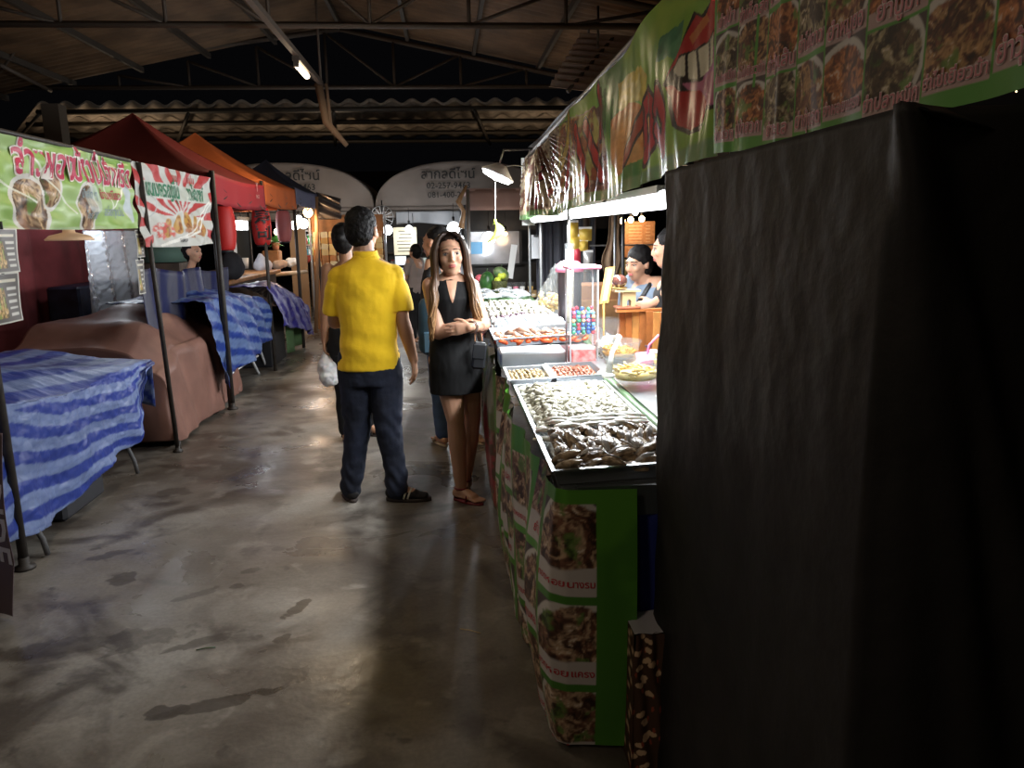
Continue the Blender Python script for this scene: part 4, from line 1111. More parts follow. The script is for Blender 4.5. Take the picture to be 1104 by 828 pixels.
# notice paper on the far pole
c0 = aty(578, 266, 8.0); T = thing('notice_sheet', 'grey paper notice hung behind the far stall pole', 'notice', c0)
part(MB().box(tuple(c0), (.10, .005, .24)), 'paper', mat('grey_paper', (.4, .4, .42), .7), T); part(MB().box((c0.x, 7.99, c0.z + .11), (.05, .012, .02)), 'clip', BLK, T)

# ================================================================ black tarp over the near stall
TARP = mat('black_tarp', (.017, .015, .0145), .62, noise_amt=.2, nscale=6, bump=.25, bscale=22, spec=.35)
XT, YF, YNr = .585, 2.07, 1.0
zt1 = aty(965, 125, YNr); XT2 = atx(965, 125, XT)
YNr = XT2.y
_q = aty(1104, 113, YNr); TSL = (_q.z - 1.695)/(_q.x - XT)
def tarp(u, v):
    """u 0..1 along the aisle side, corner, near side; v 0 floor .. 1 top"""
    s = u*2.9; ls = YF - YNr
    zt_ = 1.695 + (max(0, s - ls)*TSL)
    z = v*zt_
    fl = (1 - v)
    if s < ls: x, y, n = XT, YF - s, V((-1, 0, 0))
    else: x, y, n = XT + (s - ls), YNr, V((0, -1, 0))
    d = abs(s - ls); k = max(0, 1 - d/.12)
    n = (n + (V((0, -1, 0)) if s < ls else V((-1, 0, 0)))*k*.9).normalized()
    a = .004*math.sin(s*17 + 2.5*v)*fl + .003*math.sin(s*31 - 4*v)*fl + .020*math.sin(s*5.2 + 1.0 + 1.6*v)*fl
    a += .0025*fnoise((s*5, z*4, 1.), 2)
    # folds running down from the corner
    if s > ls:
        q = (s - ls); t = (1 - v)
        for sl, am in ((.30, .030), (.55, .026), (.12, .02)):
            a += am*math.exp(-((q - sl*t - .02)/(.02 + .05*t))**2)
        a += .03*max(0, t - .3)
    # far edge swings slightly into the stall lower down
    p = V((x, y, z)) + n*a
    if s < .2: p.x += .00; p.y += -.04*fl*math.exp(-s/.1) + (.02*math.sin(z*7) + .008*math.sin(z*23))*math.exp(-s/.06)
    return p
mb = MB(); mb.grid(tarp, 290, 130)
R = [tarp(u, 1) for u in np.linspace(0, 1, 291)]
# sagging top sheet
mb.grid(lambda u, v: (lambda p: V((p.x + (2.3 - p.x)*v*.6, p.y + (1.6 - p.y)*v*.55, p.z - .05*math.sin(PI*v) + .012*math.sin(v*9 + u*8)*v)))(tarp(u, 1)), 120, 16)
ob = mb.build('black_tarp', TARP, solid=.003); tag(ob, 'huge black plastic tarp shrouding the closed stall nearest the viewer', 'tarp')
T = thing('closed_stall', 'closed stall whose square metal poles prop up the black tarp', 'stall', (1.5, 1.5, 0))
for x, y in ((.66, 1.95), (.66, YNr + .08), (2.0, 1.95), (2.0, YNr + .08)): part(MB().tube([(x, y, 0), (x, y, 1.62)], .015, 6), 'leg', POLE, T)
part(MB().tube([(.66, 1.95, 1.62), (.66, YNr + .08, 1.62), (2.0, YNr + .08, 1.62), (2.0, 1.95, 1.62), (.66, 1.95, 1.62)], .015, 6), 'rim', POLE, T)
# patterned cloth box at its foot
yb = 1.93
A, B, C_, D = aty(684, 684, yb), aty(716, 681, yb), aty(728, 840, yb), aty(679, 840, yb)
def flower_paint(U, W):
    c = np.zeros(U.shape + (3,)) + np.array((.065, .03, .015)); rr = random.Random(2)
    for k in range(26):
        cx, cy = rr.random(), (k + rr.random())/26
        for j in range(3):
            a = rr.random()*6.3; c = mix(c, (.62, .42, .26), (np.hypot((U - cx - .05*math.cos(a))/.07, (W - cy - .013*math.sin(a))/.018) < 1)*1.0)
        cx, cy = rr.random(), rr.random(); c = mix(c, (.30, .06, .03), (np.hypot((U - cx)/.03, (W - cy)/.02) < 1)*1.0)
    return c
mb = MB(); 
def fn(u, v):
    x = D.x + (C_.x - D.x)*u; x2 = A.x + (B.x - A.x)*u; xx = x*(1 - v) + x2*v; return (xx + .004*math.sin(v*15), yb + .006*math.sin(u*14 + v*4), .0 + v*(A.z))
mb.grid(fn, 60, 200, paint=flower_paint)
mb.grid(lambda u, v: (A.x - .001, yb + .13*u, v*A.z), 20, 60, paint=flower_paint)
mb.grid(lambda u, v: (A.x + (B.x - A.x + .02)*u, yb + v*.13, A.z + .002*math.sin(u*9)), 8, 8, mi=1)
ob = mb.build('covered_box', [mat('flower_cloth', rough=.8, attr='Col'), mat('grey_silver_sheet', (.5, .47, .5), .4)]); tag(ob, 'small box wrapped in brown cloth with pale flowers beside the black tarp', 'box')
# ================================================================ LEFT STALLS
XL = -1.98
TARPB = mat('striped_tarp', rough=.42, attr='Col', bump=.2, bscale=45, spec=.5)
BROWN = mat('brown_tarp', (.21, .105, .08), .5, noise_amt=.15, nscale=4, bump=.12, bscale=9)
MAROON = mat('maroon_curtain', (.19, .035, .038), .85, noise_amt=.25, nscale=3, bump=.2, bscale=10)
SB = (.022, .045, .26); SW = (.16, .215, .40)
def stripes(c, per=.085, w=.5, a=SB, b=SW, U=None, W=None):
    t = (c/per) % 1.0; k = ss(.0, .04, t)*ss(w, w - .04, t)
    out = np.zeros(c.shape + (3,)) + np.array(b); out = mix(out, a, k)
    thin = ss(.70, .73, t)*ss(.78, .75, t); out = mix(out, tuple((x + y)/2 for x, y in zip(a, b)), thin*.5)
    if U is not None:
        n = fbm(U*40, W*40); out = out*(.8 + .35*n)[..., None]
    return out
def frame_post(x, y, h, label, lean=0.0, r=.022, ly=0):
    T = thing('stall_post', label, 'post', (x, y, 0))
    part(MB().tube([(x, y, .02), (x + lean, y + ly, h)], r, 10), 'shaft', BLK2, T)
    part(MB().lathe([(r*2.2, 0), (r*2.2, .012), (r*1.1, .02), (r*1.1, .06)], (x, y, 0), 12), 'foot', BLK2, T)
    return T
BLK2 = mat('rusty_black', (.03, .024, .02), .55, noise_amt=.3, nscale=20)
g = atz(27, 613, 0); frame_post(g.x, g.y, 2.0, 'nearest black rusty stall post at the left edge of the aisle', lean=0)
g = atz(192, 487, 0); P2 = g; 
y2 = atx(149, 173, XL).y; frame_post(g.x, g.y, 2.03, 'slim black post between the green banner and the red rayed banner', lean=XL - g.x, ly=y2 - g.y, r=.016)
y3 = atx(234, 250, XL).y; frame_post(XL, y3, 2.1, 'black post at the near corner of the red gazebo')
# --- green banner
VINYL_L = mat('soft_vinyl', rough=.4, attr='Col', spec=.45)
ya, yb_ = 3.05, atx(144, 200, XL).y
def cloth_plane(y0, y1, z0, z1, amp=.012, sd=0, x=XL):
    def f(u, v, off=0):
        y = y0 + (y1 - y0)*u
        n = amp*math.sin(u*9 + v*3 + sd) + amp*.7*math.sin((u - v)*17 + sd) + amp*.3*math.sin((u*2 + v)*23)
        return V((x + n + off, y, z0 + (z1 - z0)*v - .012*math.sin(u*PI)*(1 - v)))
    return f
zA0, zA1 = atx(145, 246, XL).z, atx(140, 173, XL).z
gb = cloth_plane(ya, yb_, zA0, zA1 + .0)
def gb_paint(U, W):
    L_ = yb_ - ya; s = U*L_
    c = np.zeros(U.shape + (3,)) + np.array((.26, .42, .10)); c = mix(c, (.36, .5, .2), ss(.4, .65, fbm(U*5, W*3)))
    c = mix(c, (.45, .52, .36), ss(.55, .68, fbm(U*3 + 9, W*7))*.6)
    def food(cx, cy, rx, ry, sd):
        nonlocal c
        x = (s - cx)/rx; y = (W - cy)/ry; d = np.hypot(x, y)
        p = dish(x*.3 + .5, y*.3 + .45, sd, (.25, .12, .06), (.5, .35, .2)); c = np.where((d < 1.12)[..., None], np.array((.62, .6, .55)), c); c = np.where((d < .95)[..., None], p, c)
    food(1.52, .27, .10, .30, 2); food(.95, .25, .17, .32, 5); food(1.15, .5, .09, .26, 8)
    d = np.hypot((s - (L_ - .12))/.07, (W - .35)/.28); c = mix(c, (.5, .55, .6), ss(1, .9, d)*.9)
    d = np.hypot((s - (L_ - .62))/.09, (W - .38)/.2); c = mix(c, (.5, .55, .52), ss(1, .9, d)*.6)
    # tape and cord stripes across
    for (u0, v0, u1, v1) in ((.40, .95, .62, .2), (.76, .95, .83, .25), (.98, .72, .83, .28), (.98, .72, .80, .2), (.15, .75, .45, .3)):
        t = np.clip(((U - u0)*(u1 - u0)*9 + (W - v0)*(v1 - v0))/(9*(u1 - u0)**2 + (v1 - v0)**2), 0, 1)
        dd_ = np.hypot((U - u0 - t*(u1 - u0))*3.2, W - v0 - t*(v1 - v0)); c = mix(c, (.75, .76, .66), (dd_ < .012)*.8)
    return c
mb = MB(); mb.grid(gb, 0, 0, paint=gb_paint, us=np.linspace(0, 1, 420), vs=np.linspace(0, 1, 120))
LG = yb_ - ya; HG = zA1 - zA0
def wr(mb, f, L_, Hh, s, size, u, v, mi, off=.004, sx=1.0, bold=.015):
    mb.text(s, size, lambda x, y: f(u + x*sx/L_, v + y/Hh, off), mi=mi, bold=bold)
# readable for someone in the aisle looking left (-x): right hand is +y
for t_, u_, sz_, sx_ in (('ลำเพอง', .50, .20, .95), ('ข้าวปั้น', .72, .20, .85), ('จิ้งหรีด', .895, .18, .8)):
    wr(mb, gb, LG, HG, t_, sz_, u_, .60, 3, off=.004, sx=sx_, bold=.055); wr(mb, gb, LG, HG, t_, sz_, u_, .60, 1, off=.006, sx=sx_, bold=.02)
wr(mb, gb, LG, HG, 'ข้าวเหนียว', .07, .82, .40, 1); wr(mb, gb, LG, HG, 'ปิ้งสด ๆ', .06, .70, .40, 2); wr(mb, gb, LG, HG, 'โทร 02', .05, .70, .14, 2); wr(mb, gb, LG, HG, 'อร่อยทุกวัน', .065, .83, .18, 2)
ob = mb.build('stall_banner', [VINYL_L, mat('crimson_print', (.45, .03, .08), .45), mat('slate_print', (.25, .32, .34), .5), mat('white_print', (.72, .66, .6), .5)])
tag(ob, 'lime green vinyl stall banner with crimson lettering on the left', 'banner')
tag(MB().tube([gb(0, 1), gb(.5, 1), gb(1, 1)], .012, 8).build('banner_rail', BLK2), 'black rail the lime green banner hangs from', 'rail')
# --- red rayed banner
yc0, yc1 = atx(150, 230, XL).y, atx(228, 230, XL).y
zb0, zb1 = (atx(155, 267, XL).z + atx(229, 262, XL).z)/2, (atx(150, 173, XL).z + atx(222, 192, XL).z)/2
rb = cloth_plane(yc0, yc1, zb0, zb1, .012, 2)
def rb_paint(U, W):
    c = np.zeros(U.shape + (3,)) + np.array((.50, .50, .46))
    x = (U - .48)*1.5; y = W - .35; a = np.arctan2(y, x)
    ray_ = ((a/(2*PI)*18) % 1 < .45) & (np.hypot(x, y) > .12) & ((W > .40) | (U < .12) | (U > .9)); c = np.where(ray_[..., None], np.array((.42, .05, .05)), c)
    c = np.where(((W > .60) & (W < .80) & (U > .08) & (U < .97))[..., None], np.array((.50, .52, .46)), c)
    for k in range(5):
        cx = .33 + k*.125; d = np.hypot((U - cx)/.055, (W - .34 + .05*abs(k - 2))/.13)
        c = mix(c, (.45, .25, .06), ss(1, .9, d)); c = mix(c, (.25, .09, .03), ss(.5, .6, fbm(U*40, W*20))*ss(.9, .8, d))
    d = np.hypot((U - .28)/.16, (W - .2)/.12); c = mix(c, (.55, .12, .10), ss(1, .8, d)*ss(.4, .5, fbm(U*30, W*30)))
    d = np.hypot((U - .7)/.2, (W - .2)/.10); c = mix(c, (.35, .14, .06), ss(1, .8, d)*ss(.4, .5, fbm(U*24, W*24)))
    d = np.abs(np.hypot((U - .12)/.1, (W - .5)/.13) - 1); c = mix(c, (.35, .38, .38), (d < .06)*.8)
    for (u0, v0, u1, v1) in ((.95, .62, .70, .22), (.70, .22, .25, .02), (.97, .60, .80, .2), (.8, .2, .3, .04)):
        t = np.clip(((U - u0)*(u1 - u0) + (W - v0)*(v1 - v0)*.4)/((u1 - u0)**2 + .4*(v1 - v0)**2), 0, 1)
        dd_ = np.hypot(U - u0 - t*(u1 - u0), (W - v0 - t*(v1 - v0))*.6); c = mix(c, (.78, .76, .7), (dd_ < .009)*.9)
    return c
mb = MB(); mb.grid(rb, 0, 0, paint=rb_paint, us=np.linspace(0, 1, 260), vs=np.linspace(0, 1, 110))
LR = yc1 - yc0; HR = zb1 - zb0
wr(mb, rb, LR, HR, 'ขนมครกญี่ปุ่น', .15, .31, .63, 1, sx=.72, bold=.02); wr(mb, rb, LR, HR, 'ทาโกะยากิ', .15, .76, .63, 1, sx=.72, bold=.02); wr(mb, rb, LR, HR, 'ขนม', .08, .45, .84, 2, sx=.9); wr(mb, rb, LR, HR, 'ญี่ปุ่น', .08, .72, .86, 2, sx=.9)
wr(mb, rb, LR, HR, 'Tel 089 234', .035, .5, .06, 3)
ob = mb.build('stall_banner', [VINYL_L, GREENT, REDT, DARKT]); tag(ob, 'white stall banner with red sun rays and grilled snacks', 'banner')
# --- menu cards hung at the green banner
CARDM = mat('card_print', rough=.35, attr='Col')
def card_paint(U, W):
    c = np.zeros(U.shape + (3,)) + np.array((.10, .09, .085)); c = np.where(((U < .04) | (U > .96) | (W < .03) | (W > .97))[..., None], np.array((.6, .58, .52)), c)
    p = dish((U - .05)/.5, W, 3, (.35, .22, .06), (.6, .4, .15), (.15, .35, .06)); c = np.where(((U > .08) & (U < .5) & (W > .1) & (W < .72))[..., None], p, c)
    for k in range(5):
        c = np.where(((U > .58) & (U < .9) & (np.abs(W - .16 - .13*k) < .025))[..., None], np.array((.55, .54, .5)), c)
    c = np.where(((U > .1) & (U < .9) & (np.abs(W - .85) < .03))[..., None], np.array((.6, .56, .45)), c)
    return c
def card(px0, py0, px1, py1, lb, x=XL + .03):
    a, b = atx(px0, py0, x), atx(px1, py1, x); mb = MB()
    T = thing('menu_card', lb, 'menu card', (x, (a.y + b.y)/2, b.z))
    mb.grid(lambda u, v: (x + .006*math.sin(u*4 + v*3), a.y + (b.y - a.y)*u, b.z + (a.z - b.z)*v), 40, 50, paint=card_paint); part(mb, 'sheet', CARDM, T, solid=.003)
    part(MB().tube([(x, (a.y + b.y)/2, a.z - .005), (x, (a.y + b.y)/2, a.z + .03)], .006, 6), 'clip', BLK, T)
card(-14, 246, 23, 293, 'upper laminated menu card hanging at the left end of the lime banner'); card(-14, 296, 26, 345, 'lower laminated menu card hanging at the left end of the lime banner')
card(145, 248, 157, 277, 'small laminated card hanging under the right end of the lime banner', XL - .02); card(146, 280, 158, 316, 'small laminated card below the one at the post', XL - .02)
# --- dish lamp under banner
c0 = atx(75, 256, -2.25)
T = thing('dish_lamp', 'round cream dish lamp with faintly glowing shade below the lime green banner', 'lamp', c0)
part(MB().lathe([(.03, .06), (.035, .03), (.11, .01), (.135, -.012), (.13, -.018), (.10, -.004), (0, .0)], c0, 28), 'lamp_shade', mat('glowing_enamel', (.75, .5, .3), .4, emit=(1, .6, .35), estr=.12), T)  # shade given a faint orange glow of its own
part(MB().tube([c0 + V((0, 0, .05)), V((c0.x, c0.y, 2.0))], .006, 6), 'cord', BLK, T)
part(MB().lathe([(.03, 0), (.035, .02), (.02, .05), (.01, .06)], c0 + V((0, 0, .01)), 14), 'socket', BLK, T)
# unseen cool lamp added to brighten the plastic sheet and curtain
lp = atx(120, 246, -3.15)
T = thing('tube_lamp', 'unseen cool tube lamp added behind the lime banner to brighten the clear sheet', 'lamp', (lp.x, lp.y, zA0 + .1))
part(MB().tube([(lp.x, lp.y - .25, zA0 + .12), (lp.x, lp.y + .25, zA0 + .12)], .015, 10), 'lamp_tube', lamp_mat('soft_cool', (.8, .88, 1), 5), T); part(MB().box((lp.x, lp.y, zA0 + .15), (.04, .5, .03)), 'lamp_base', WHITE, T)
point_light((lp.x + .03, lp.y, zA0 + .06), 9, (.85, .92, 1), .05, 'tube_light')
# --- maroon curtain, clear plastic sheet
mb = MB(); xk = -3.85
mb.grid(lambda u, v: (xk + .05*math.sin(u*30) + .02*math.sin(u*71 + v), 4.9 + u*5.0, .02 + v*2.1), 120, 8)
tag(mb.build('maroon_curtain', MAROON, solid=.004), 'dark maroon curtain closing the back of the left stall', 'curtain')
mb = MB(); mb.grid(lambda u, v: (XL - .1 + .0, ya + u*.0, 0), 1, 1)
a, b2_ = atx(86, 250, -3.35), atx(146, 250, -3.35)
def fn(u, v): y = a.y + (b2_.y - a.y)*u; return (-3.35 + .03*math.sin(u*19 + 2*v) + .012*fnoise((u*9, v*9, 0), 3), y, .50 + v*1.12)
PLS = mat('clear_sheet', (.75, .8, .85), .12, alpha=.38, spec=1, bump=.8, bscale=28, coat=.5)
mb = MB().grid(fn, 60, 80); tag(mb.build('plastic_sheet', PLS, solid=.002), 'crinkled clear plastic sheet shining beside the maroon curtain', 'plastic sheet')
tag(MB().box((-3.62, (a.y + b2_.y)/2 + .1, .55), (.3, b2_.y - a.y, 1.1), bev=.02).build('storage_crate', mat('dark_blue_crate', (.02, .03, .06), .5, noise_amt=.4, nscale=8)), 'dark blue crate seen dimly through the clear plastic sheet', 'crate')
# --- blue striped tarp over a table
def heightmap_cover(name, x0, x1, y0, y1, hfn, hem, label, cat, mats, paint, flare=.05, nx=90, ny=110, disp=None, solid=.003):
    """a cloth laid over a block: top follows hfn, sides hang to hem(y or x)"""
    mb = MB(); e = .35
    def fn(u, v):
        # u,v in 0..1 span the unfolded cloth; the outer band hangs
        bu = .22; bv = .22
        def fold(t, b, a0, a1):
            if t < b: return a0, (b - t)/b, -1
            if t > 1 - b: return a1, (t - 1 + b)/b, 1
            return a0 + (a1 - a0)*(t - b)/(1 - 2*b), 0, 0
        x, dx, sx = fold(u, bu, x0, x1); y, dy, sy = fold(v, bv, y0, y1)
        zt_ = hfn((x - x0)/(x1 - x0), (y - y0)/(y1 - y0)); d = max(dx, dy); z0 = hem(x, y)
        z = zt_ + (z0 - zt_)*d**.9
        px = x + sx*flare*dx*(1 if sx else 0); py = y + sy*flare*dy
        q = V((px, py, z))
        if d > 0:
            w_ = d*.03*math.sin((y*11 + x*9) + 2*math.sin(z*6)); q += V((sx*(1 if dx >= dy else .4), sy*(1 if dy >= dx else .4), 0))*w_
        q.z += .012*fnoise((x*5, y*5, d*2), 2); q.x += .014*fnoise((x*6, y*6, z*5 + 3), 2)
        return q
    mb.grid(fn, nx, ny, paint=paint)
    return tag(mb.build(name, mats, solid=solid), label, cat)
# near blue table cover: built in explicit profile along the aisle
ys0, ys1 = 2.9, 5.60
def cover1(u, v):
    """u along the aisle (near -> far), v 0 hem on the aisle side .. 1 back of the top"""
    y = ys0 + (ys1 - ys0)*u
    hem = .22 - .10*math.exp(-((u - .42)/.2)**2) + .44*ss(np.array(.80), np.array(1.0), np.array(u)) - .06*ss(np.array(.3), np.array(.0), np.array(u)) ; hem = float(hem)
    top = .69 + .09*math.exp(-((u - .25)/.25)**2)
    k = .52
    if v < k:
        t = v/k; z = hem + (top - hem)*t; x = -2.07 - .05*t**2 + .02*(1 - t)*math.sin(u*7 + .5)
        x += (1 - t)**.8*(.024*math.sin(u*24 + 3*t) + .014*math.sin(u*41 - 2*t)) 
        y += .10*(1 - t)*math.sin(u*3 - 1.2) - .28*(1 - t)*float(ss(np.array(.72), np.array(1.), np.array(u)))
    else:
        t = (v - k)/(1 - k); x = -2.11 - .95*t; z = top + .23*math.sin(min(1, t*1.1)*PI/2)*(.35 + .65*math.exp(-((u - .35)/.35)**2)) + .02*math.sin(u*9 + t*6)
    p = V((x, y, z)); p.z += .010*fnoise((y*3, z*3, v*5), 2); p.x += .014*fnoise((y*5, z*6, 1), 2)
    return p
def c1p(U, W):
    c = W*1.05 + U*.10 + .006*fbm(U*4, W*4) - .10*np.exp(-((U - .3)/.12)**2)*(W < .5) + .05*np.sin(U*9)*(1 - W)
    return stripes(c, .118, .52, U=U*2.5, W=W)
mb = MB(); mb.grid(cover1, 0, 0, paint=c1p, us=np.linspace(0, 1, 230), vs=np.linspace(0, 1, 150))
# far end flap
def flap1(u, v):
    a = cover1(1, .52 + .48*u); z = a.z - v*(.12 + .22*(1 - u)); return V((a.x + .0, a.y - .02*v + .02*math.sin(u*9)*v, z))
mb.grid(flap1, 40, 14, paint=lambda U, W: stripes(U*.6 + W*.3, .118, .52, U=U, W=W))
tag(mb.build('striped_tarp', TARPB, solid=.003), 'blue and white striped tarp draped over the nearest left table', 'tarp')
T = thing('folding_table', 'folding table with bent grey steel legs under the nearest blue striped tarp', 'table', (-2.5, 4.2, 0))
part(MB().box((-2.55, 4.15, .64), (.86, 2.2, .03)), 'tabletop', mat('table_board', (.2, .18, .16), .6), T)
g1, g2, g3 = atz(52, 600, 0), atz(168, 506, 0), atz(118, 545, 0)
def bent(p, dx, h=.62, s=.5):
    return MB().tube([(p[0], p[1], .012), (p[0] - .01, p[1] - .02*s, .10), (p[0] - .05, p[1] - .09*s, .24), (p[0] - .08, p[1] - .1*s, .4), (p[0] - .08, p[1] - .1*s, h)], .014, 8)
GREYM = mat('grey_tube', (.16, .16, .165), .4, metal=.5)
part(bent((g1.x, g1.y), 0), 'leg', GREYM, T); part(bent((-2.09, 5.10), 0, s=.3), 'leg', GREYM, T); part(bent((-2.9, g1.y), 0), 'leg', GREYM, T); part(bent((-2.9, 5.05), 0), 'leg', GREYM, T)
part(MB().tube([(g1.x - .03, g1.y, .16), (-2.9, g1.y, .16)], .01, 6), 'stretcher', GREYM, T)
tag(MB().box((-2.45, 4.5, .13), (.6, .5, .26), bev=.02).build('storage_box', mat('dark_box', (.03, .03, .035), .7)), 'dark storage box pushed under the nearest left table', 'box')
# --- fabric flag at the left edge with rotated lettering
FLG = mat('plum_fabric', (.16, .115, .125), .85, bump=.1)
def flag(u, v, off=0):
    # v 0 floor .. 1; u across, the right edge is curved
    edge = atx(0, 0, -1) if False else 0
    xr = -1.765 - .12*max(0, (.30 - v*.95))**1.0*2.0 - .03*math.sin(v*3)
    x = xr - (1 - u)*.50; return V((x, 3.10 + .22*(1 - u) + .012*math.sin(u*9 + v*4) - off, .02 + v*.78))
mb = MB(); mb.grid(flag, 40, 80)
fm = lambda cx, cz: (lambda x, y: flag(min(1, 1 - (cx - y)/.5), cz - x/.78, .003))
mb.text('RIDE', .17, fm(.125, .52), mi=1); mb.text('oundry', .07, fm(.19, .38), mi=1)
tag(mb.build('fabric_flag', [FLG, mat('flag_white', (.75, .72, .72), .8)], solid=.002), 'plum fabric banner flag with white sideways letters at the left edge', 'flag')
# --- brown covered cart
def cover2(u, v):
    """u along aisle, v 0 hem .. 1 back; a hump in the middle"""
    y0, y1 = 5.78, 7.58; y = y0 + (y1 - y0)*u
    top = .80 - .14*float(ss(np.array(.25), np.array(0.), np.array(u))) 
    k = .5
    if v < k:
        t = v/k; x = -2.06 - .05*t + .02*math.sin(u*13 + t*2)*(1 - t*.5) + .012*math.sin(u*31 + t*4); z = .03 + (top - .12)*t
        if t > .86: x -= .06*((t - .86)/.14)**2
    else:
        t = (v - k)/(1 - k); x = -2.17 - 1.0*t; hump = .15*float(ss(np.array(.30), np.array(.62), np.array(u)))*math.exp(-abs((t - .45)/.33)**3) + .10*math.exp(-((u - .15)/.15)**2)*math.exp(-((t-.2)/.2)**2)
        z = top - .12 + .10*min(1, t*6) + .12*float(ss(np.array(.0), np.array(.5), np.array(t)))*float(ss(np.array(.75), np.array(.45), np.array(u))) + hump
    p = V((x, y, z)); p.z += .010*fnoise((y*2.5, x*3, z*2), 1); p.x += .010*fnoise((y*4, z*2, 5), 1) + .005*math.sin(z*9 + y*14)
    return p
mb = MB(); mb.grid(cover2, 150, 120)
def endcap(yy, e, s):
    def f(u, v):
        a = cover2(e, .02 + .98*u); z = .05 + (a.z - .05)*v; return V((a.x + .02*math.sin(z*9)*(1 - v), a.y + s*(.05*(1 - v)*math.sin(PI*v) + .02*math.sin(u*15)*(1 - v)), z))
    return f
mb.grid(endcap(0, 0, -1), 80, 40); mb.grid(endcap(0, 1, 1), 80, 40)
tag(mb.build('brown_tarp', BROWN, solid=.004), 'bulky brown tarp covering a food cart in the left stall', 'tarp')
T = thing('food_cart', 'low food cart on caster wheels hidden under the brown tarp', 'cart', (-2.6, 6.6, 0))
part(MB().box((-2.65, 6.6, .32), (.9, 1.6, .5)), 'cart_body', DK, T)
for x in (-2.3, -3.0):
    for y in (5.95, 7.3): part(MB().lathe([(.0, -.015), (.045, -.015), (.05, 0), (.045, .015), (0, .015)], (x, y, .05), 16, M=Matrix.Rotation(PI/2, 3, 'Y')), 'wheel', BLK, T)
for (px, py) in ((167, 489), (224, 455)):
    g = atz(px, py, 0)
mb = MB(); mb.tube([(-2.03, 5.72, .0), (-2.03, 5.72, .06)], .02, 8); tag(mb.build('rubber_pad', BLK2), 'small black rubber pad lying below the brown tarp corner', 'pad')

# ================================================================ gazebos
def gazebo(y0, y1, x0, x1, ze, zp, colr, drop, label, name='gazebo', val2=None, post_near=True):
    T = thing(name, label, 'gazebo', ((x0 + x1)/2, (y0 + y1)/2, 0))
    m = mat(label.split()[0] + '_canopy', colr, .75, noise_amt=.08, nscale=3, bump=.08, bscale=20, spec=.2)
    cx, cy = (x0 + x1)/2, (y0 + y1)/2; n = 16
    mb = MB(); 
    for k in range(4):
        cs = [(x1, y0), (x1, y1), (x0, y1), (x0, y0)]; a, b = cs[k], cs[(k + 1) % 4]
        def fn(u, v):
            ex, ey = a[0] + (b[0] - a[0])*u, a[1] + (b[1] - a[1])*u
            x, y = ex + (cx - ex)*v, ey + (cy - ey)*v
            prof = v*.78 + .22*v**2.6 - .05*math.sin(PI*v)*math.sin(PI*u)*1.2
            return (x, y, ze - .025*math.sin(PI*u)*(1 - v) + (zp - ze)*prof)
        mb.grid(fn, 14, 18)
    part(mb, 'canopy_top', m, T, solid=.004)
    for k in range(4):
        cs = [(x1, y0), (x1, y1), (x0, y1), (x0, y0)]; a, b = cs[k], cs[(k + 1) % 4]; mb = MB()
        nx_, ny_ = (b[1] - a[1]), -(b[0] - a[0]); L_ = math.hypot(nx_, ny_); nx_ /= -L_; ny_ /= -L_
        mb.grid(lambda u, v: (a[0] + (b[0] - a[0])*u + nx_*-.01 + .008*math.sin(u*26)*(1 - v), a[1] + (b[1] - a[1])*u, ze - .025*math.sin(PI*u) - drop*(1 - v)), 40, 6)
        part(mb, 'valance', m if not (val2 and k == 0) else mat('aisle_' + label.split()[0], val2, .7), T, solid=.003)  # aisle-side valance can take a separate tone from the rest
    for (x, y) in ((x1, y0), (x1, y1), (x0, y1), (x0, y0)): part(MB().tube([(x - .02 if x == x1 else x + .02, y, 0), (x - .02 if x == x1 else x + .02, y, ze)], .018, 8), 'leg', BLK2, T)
    for (a, b) in (((x1, y0), (x1, y1)), ((x0, y0), (x0, y1)), ((x0, y0), (x1, y0)), ((x0, y1), (x1, y1))):
        mb = MB(); P = [V((a[0], a[1], ze - .06)), V(((a[0] + b[0])/2, (a[1] + b[1])/2, ze - .28)), V((b[0], b[1], ze - .06))]; Q = [V((a[0], a[1], ze - .28)), V(((a[0] + b[0])/2, (a[1] + b[1])/2, ze - .06)), V((b[0], b[1], ze - .28))]
        mb.tube(P, .010, 5); mb.tube(Q, .010, 5); part(mb, 'truss_bar', BLK2, T)
    return T
A0 = atx(228, 186, -2.0); A1 = atx(283, 194, -2.0); A2 = atx(317, 205, -2.0)
pk1 = aty(143, 122, (A0.y + A1.y)/2); pk2 = aty(210, 143, (A1.y + A2.y)/2)
zv = atx(228, 219, -2.0).z
G1 = gazebo(A0.y, A1.y - .01, 2*pk1.x + 2.0, -2.0, A0.z, pk1.z, (.14, .022, .018), A0.z - zv, 'red pointed gazebo canopy over the left stall', val2=(.32, .018, .026))
G2 = gazebo(A1.y + .01, A2.y, 2*pk2.x + 2.0, -2.0, (A1.z + A2.z)/2, pk2.z, (.58, .14, .04), .26, 'orange pointed gazebo canopy beyond the red one')
B1 = atx(341, 209, -2.0); pk3 = aty(286, 172, (A2.y + B1.y)/2)
G3 = gazebo(A2.y + .05, B1.y, 2*pk3.x + 2.0, -2.0, B1.z, pk3.z, (.035, .038, .06), .22, 'blackish blue pointed gazebo canopy behind the orange one', val2=(.12, .13, .22))
# little emblem on the red valance
mb = MB(); e0 = atx(276, 198, -1.98)
def em(x, y): return V((-1.972, e0.y + x, e0.z - .08 + y))
mb.text('Y', .13, em, mi=0); mb.text('SINCE', .05, lambda x, y: em(x, y - .07), mi=0)
tag(mb.build('valance_print', mat('pale_red_print', (.6, .38, .36), .6)), 'small pale emblem printed at the end of the red valance', 'emblem')

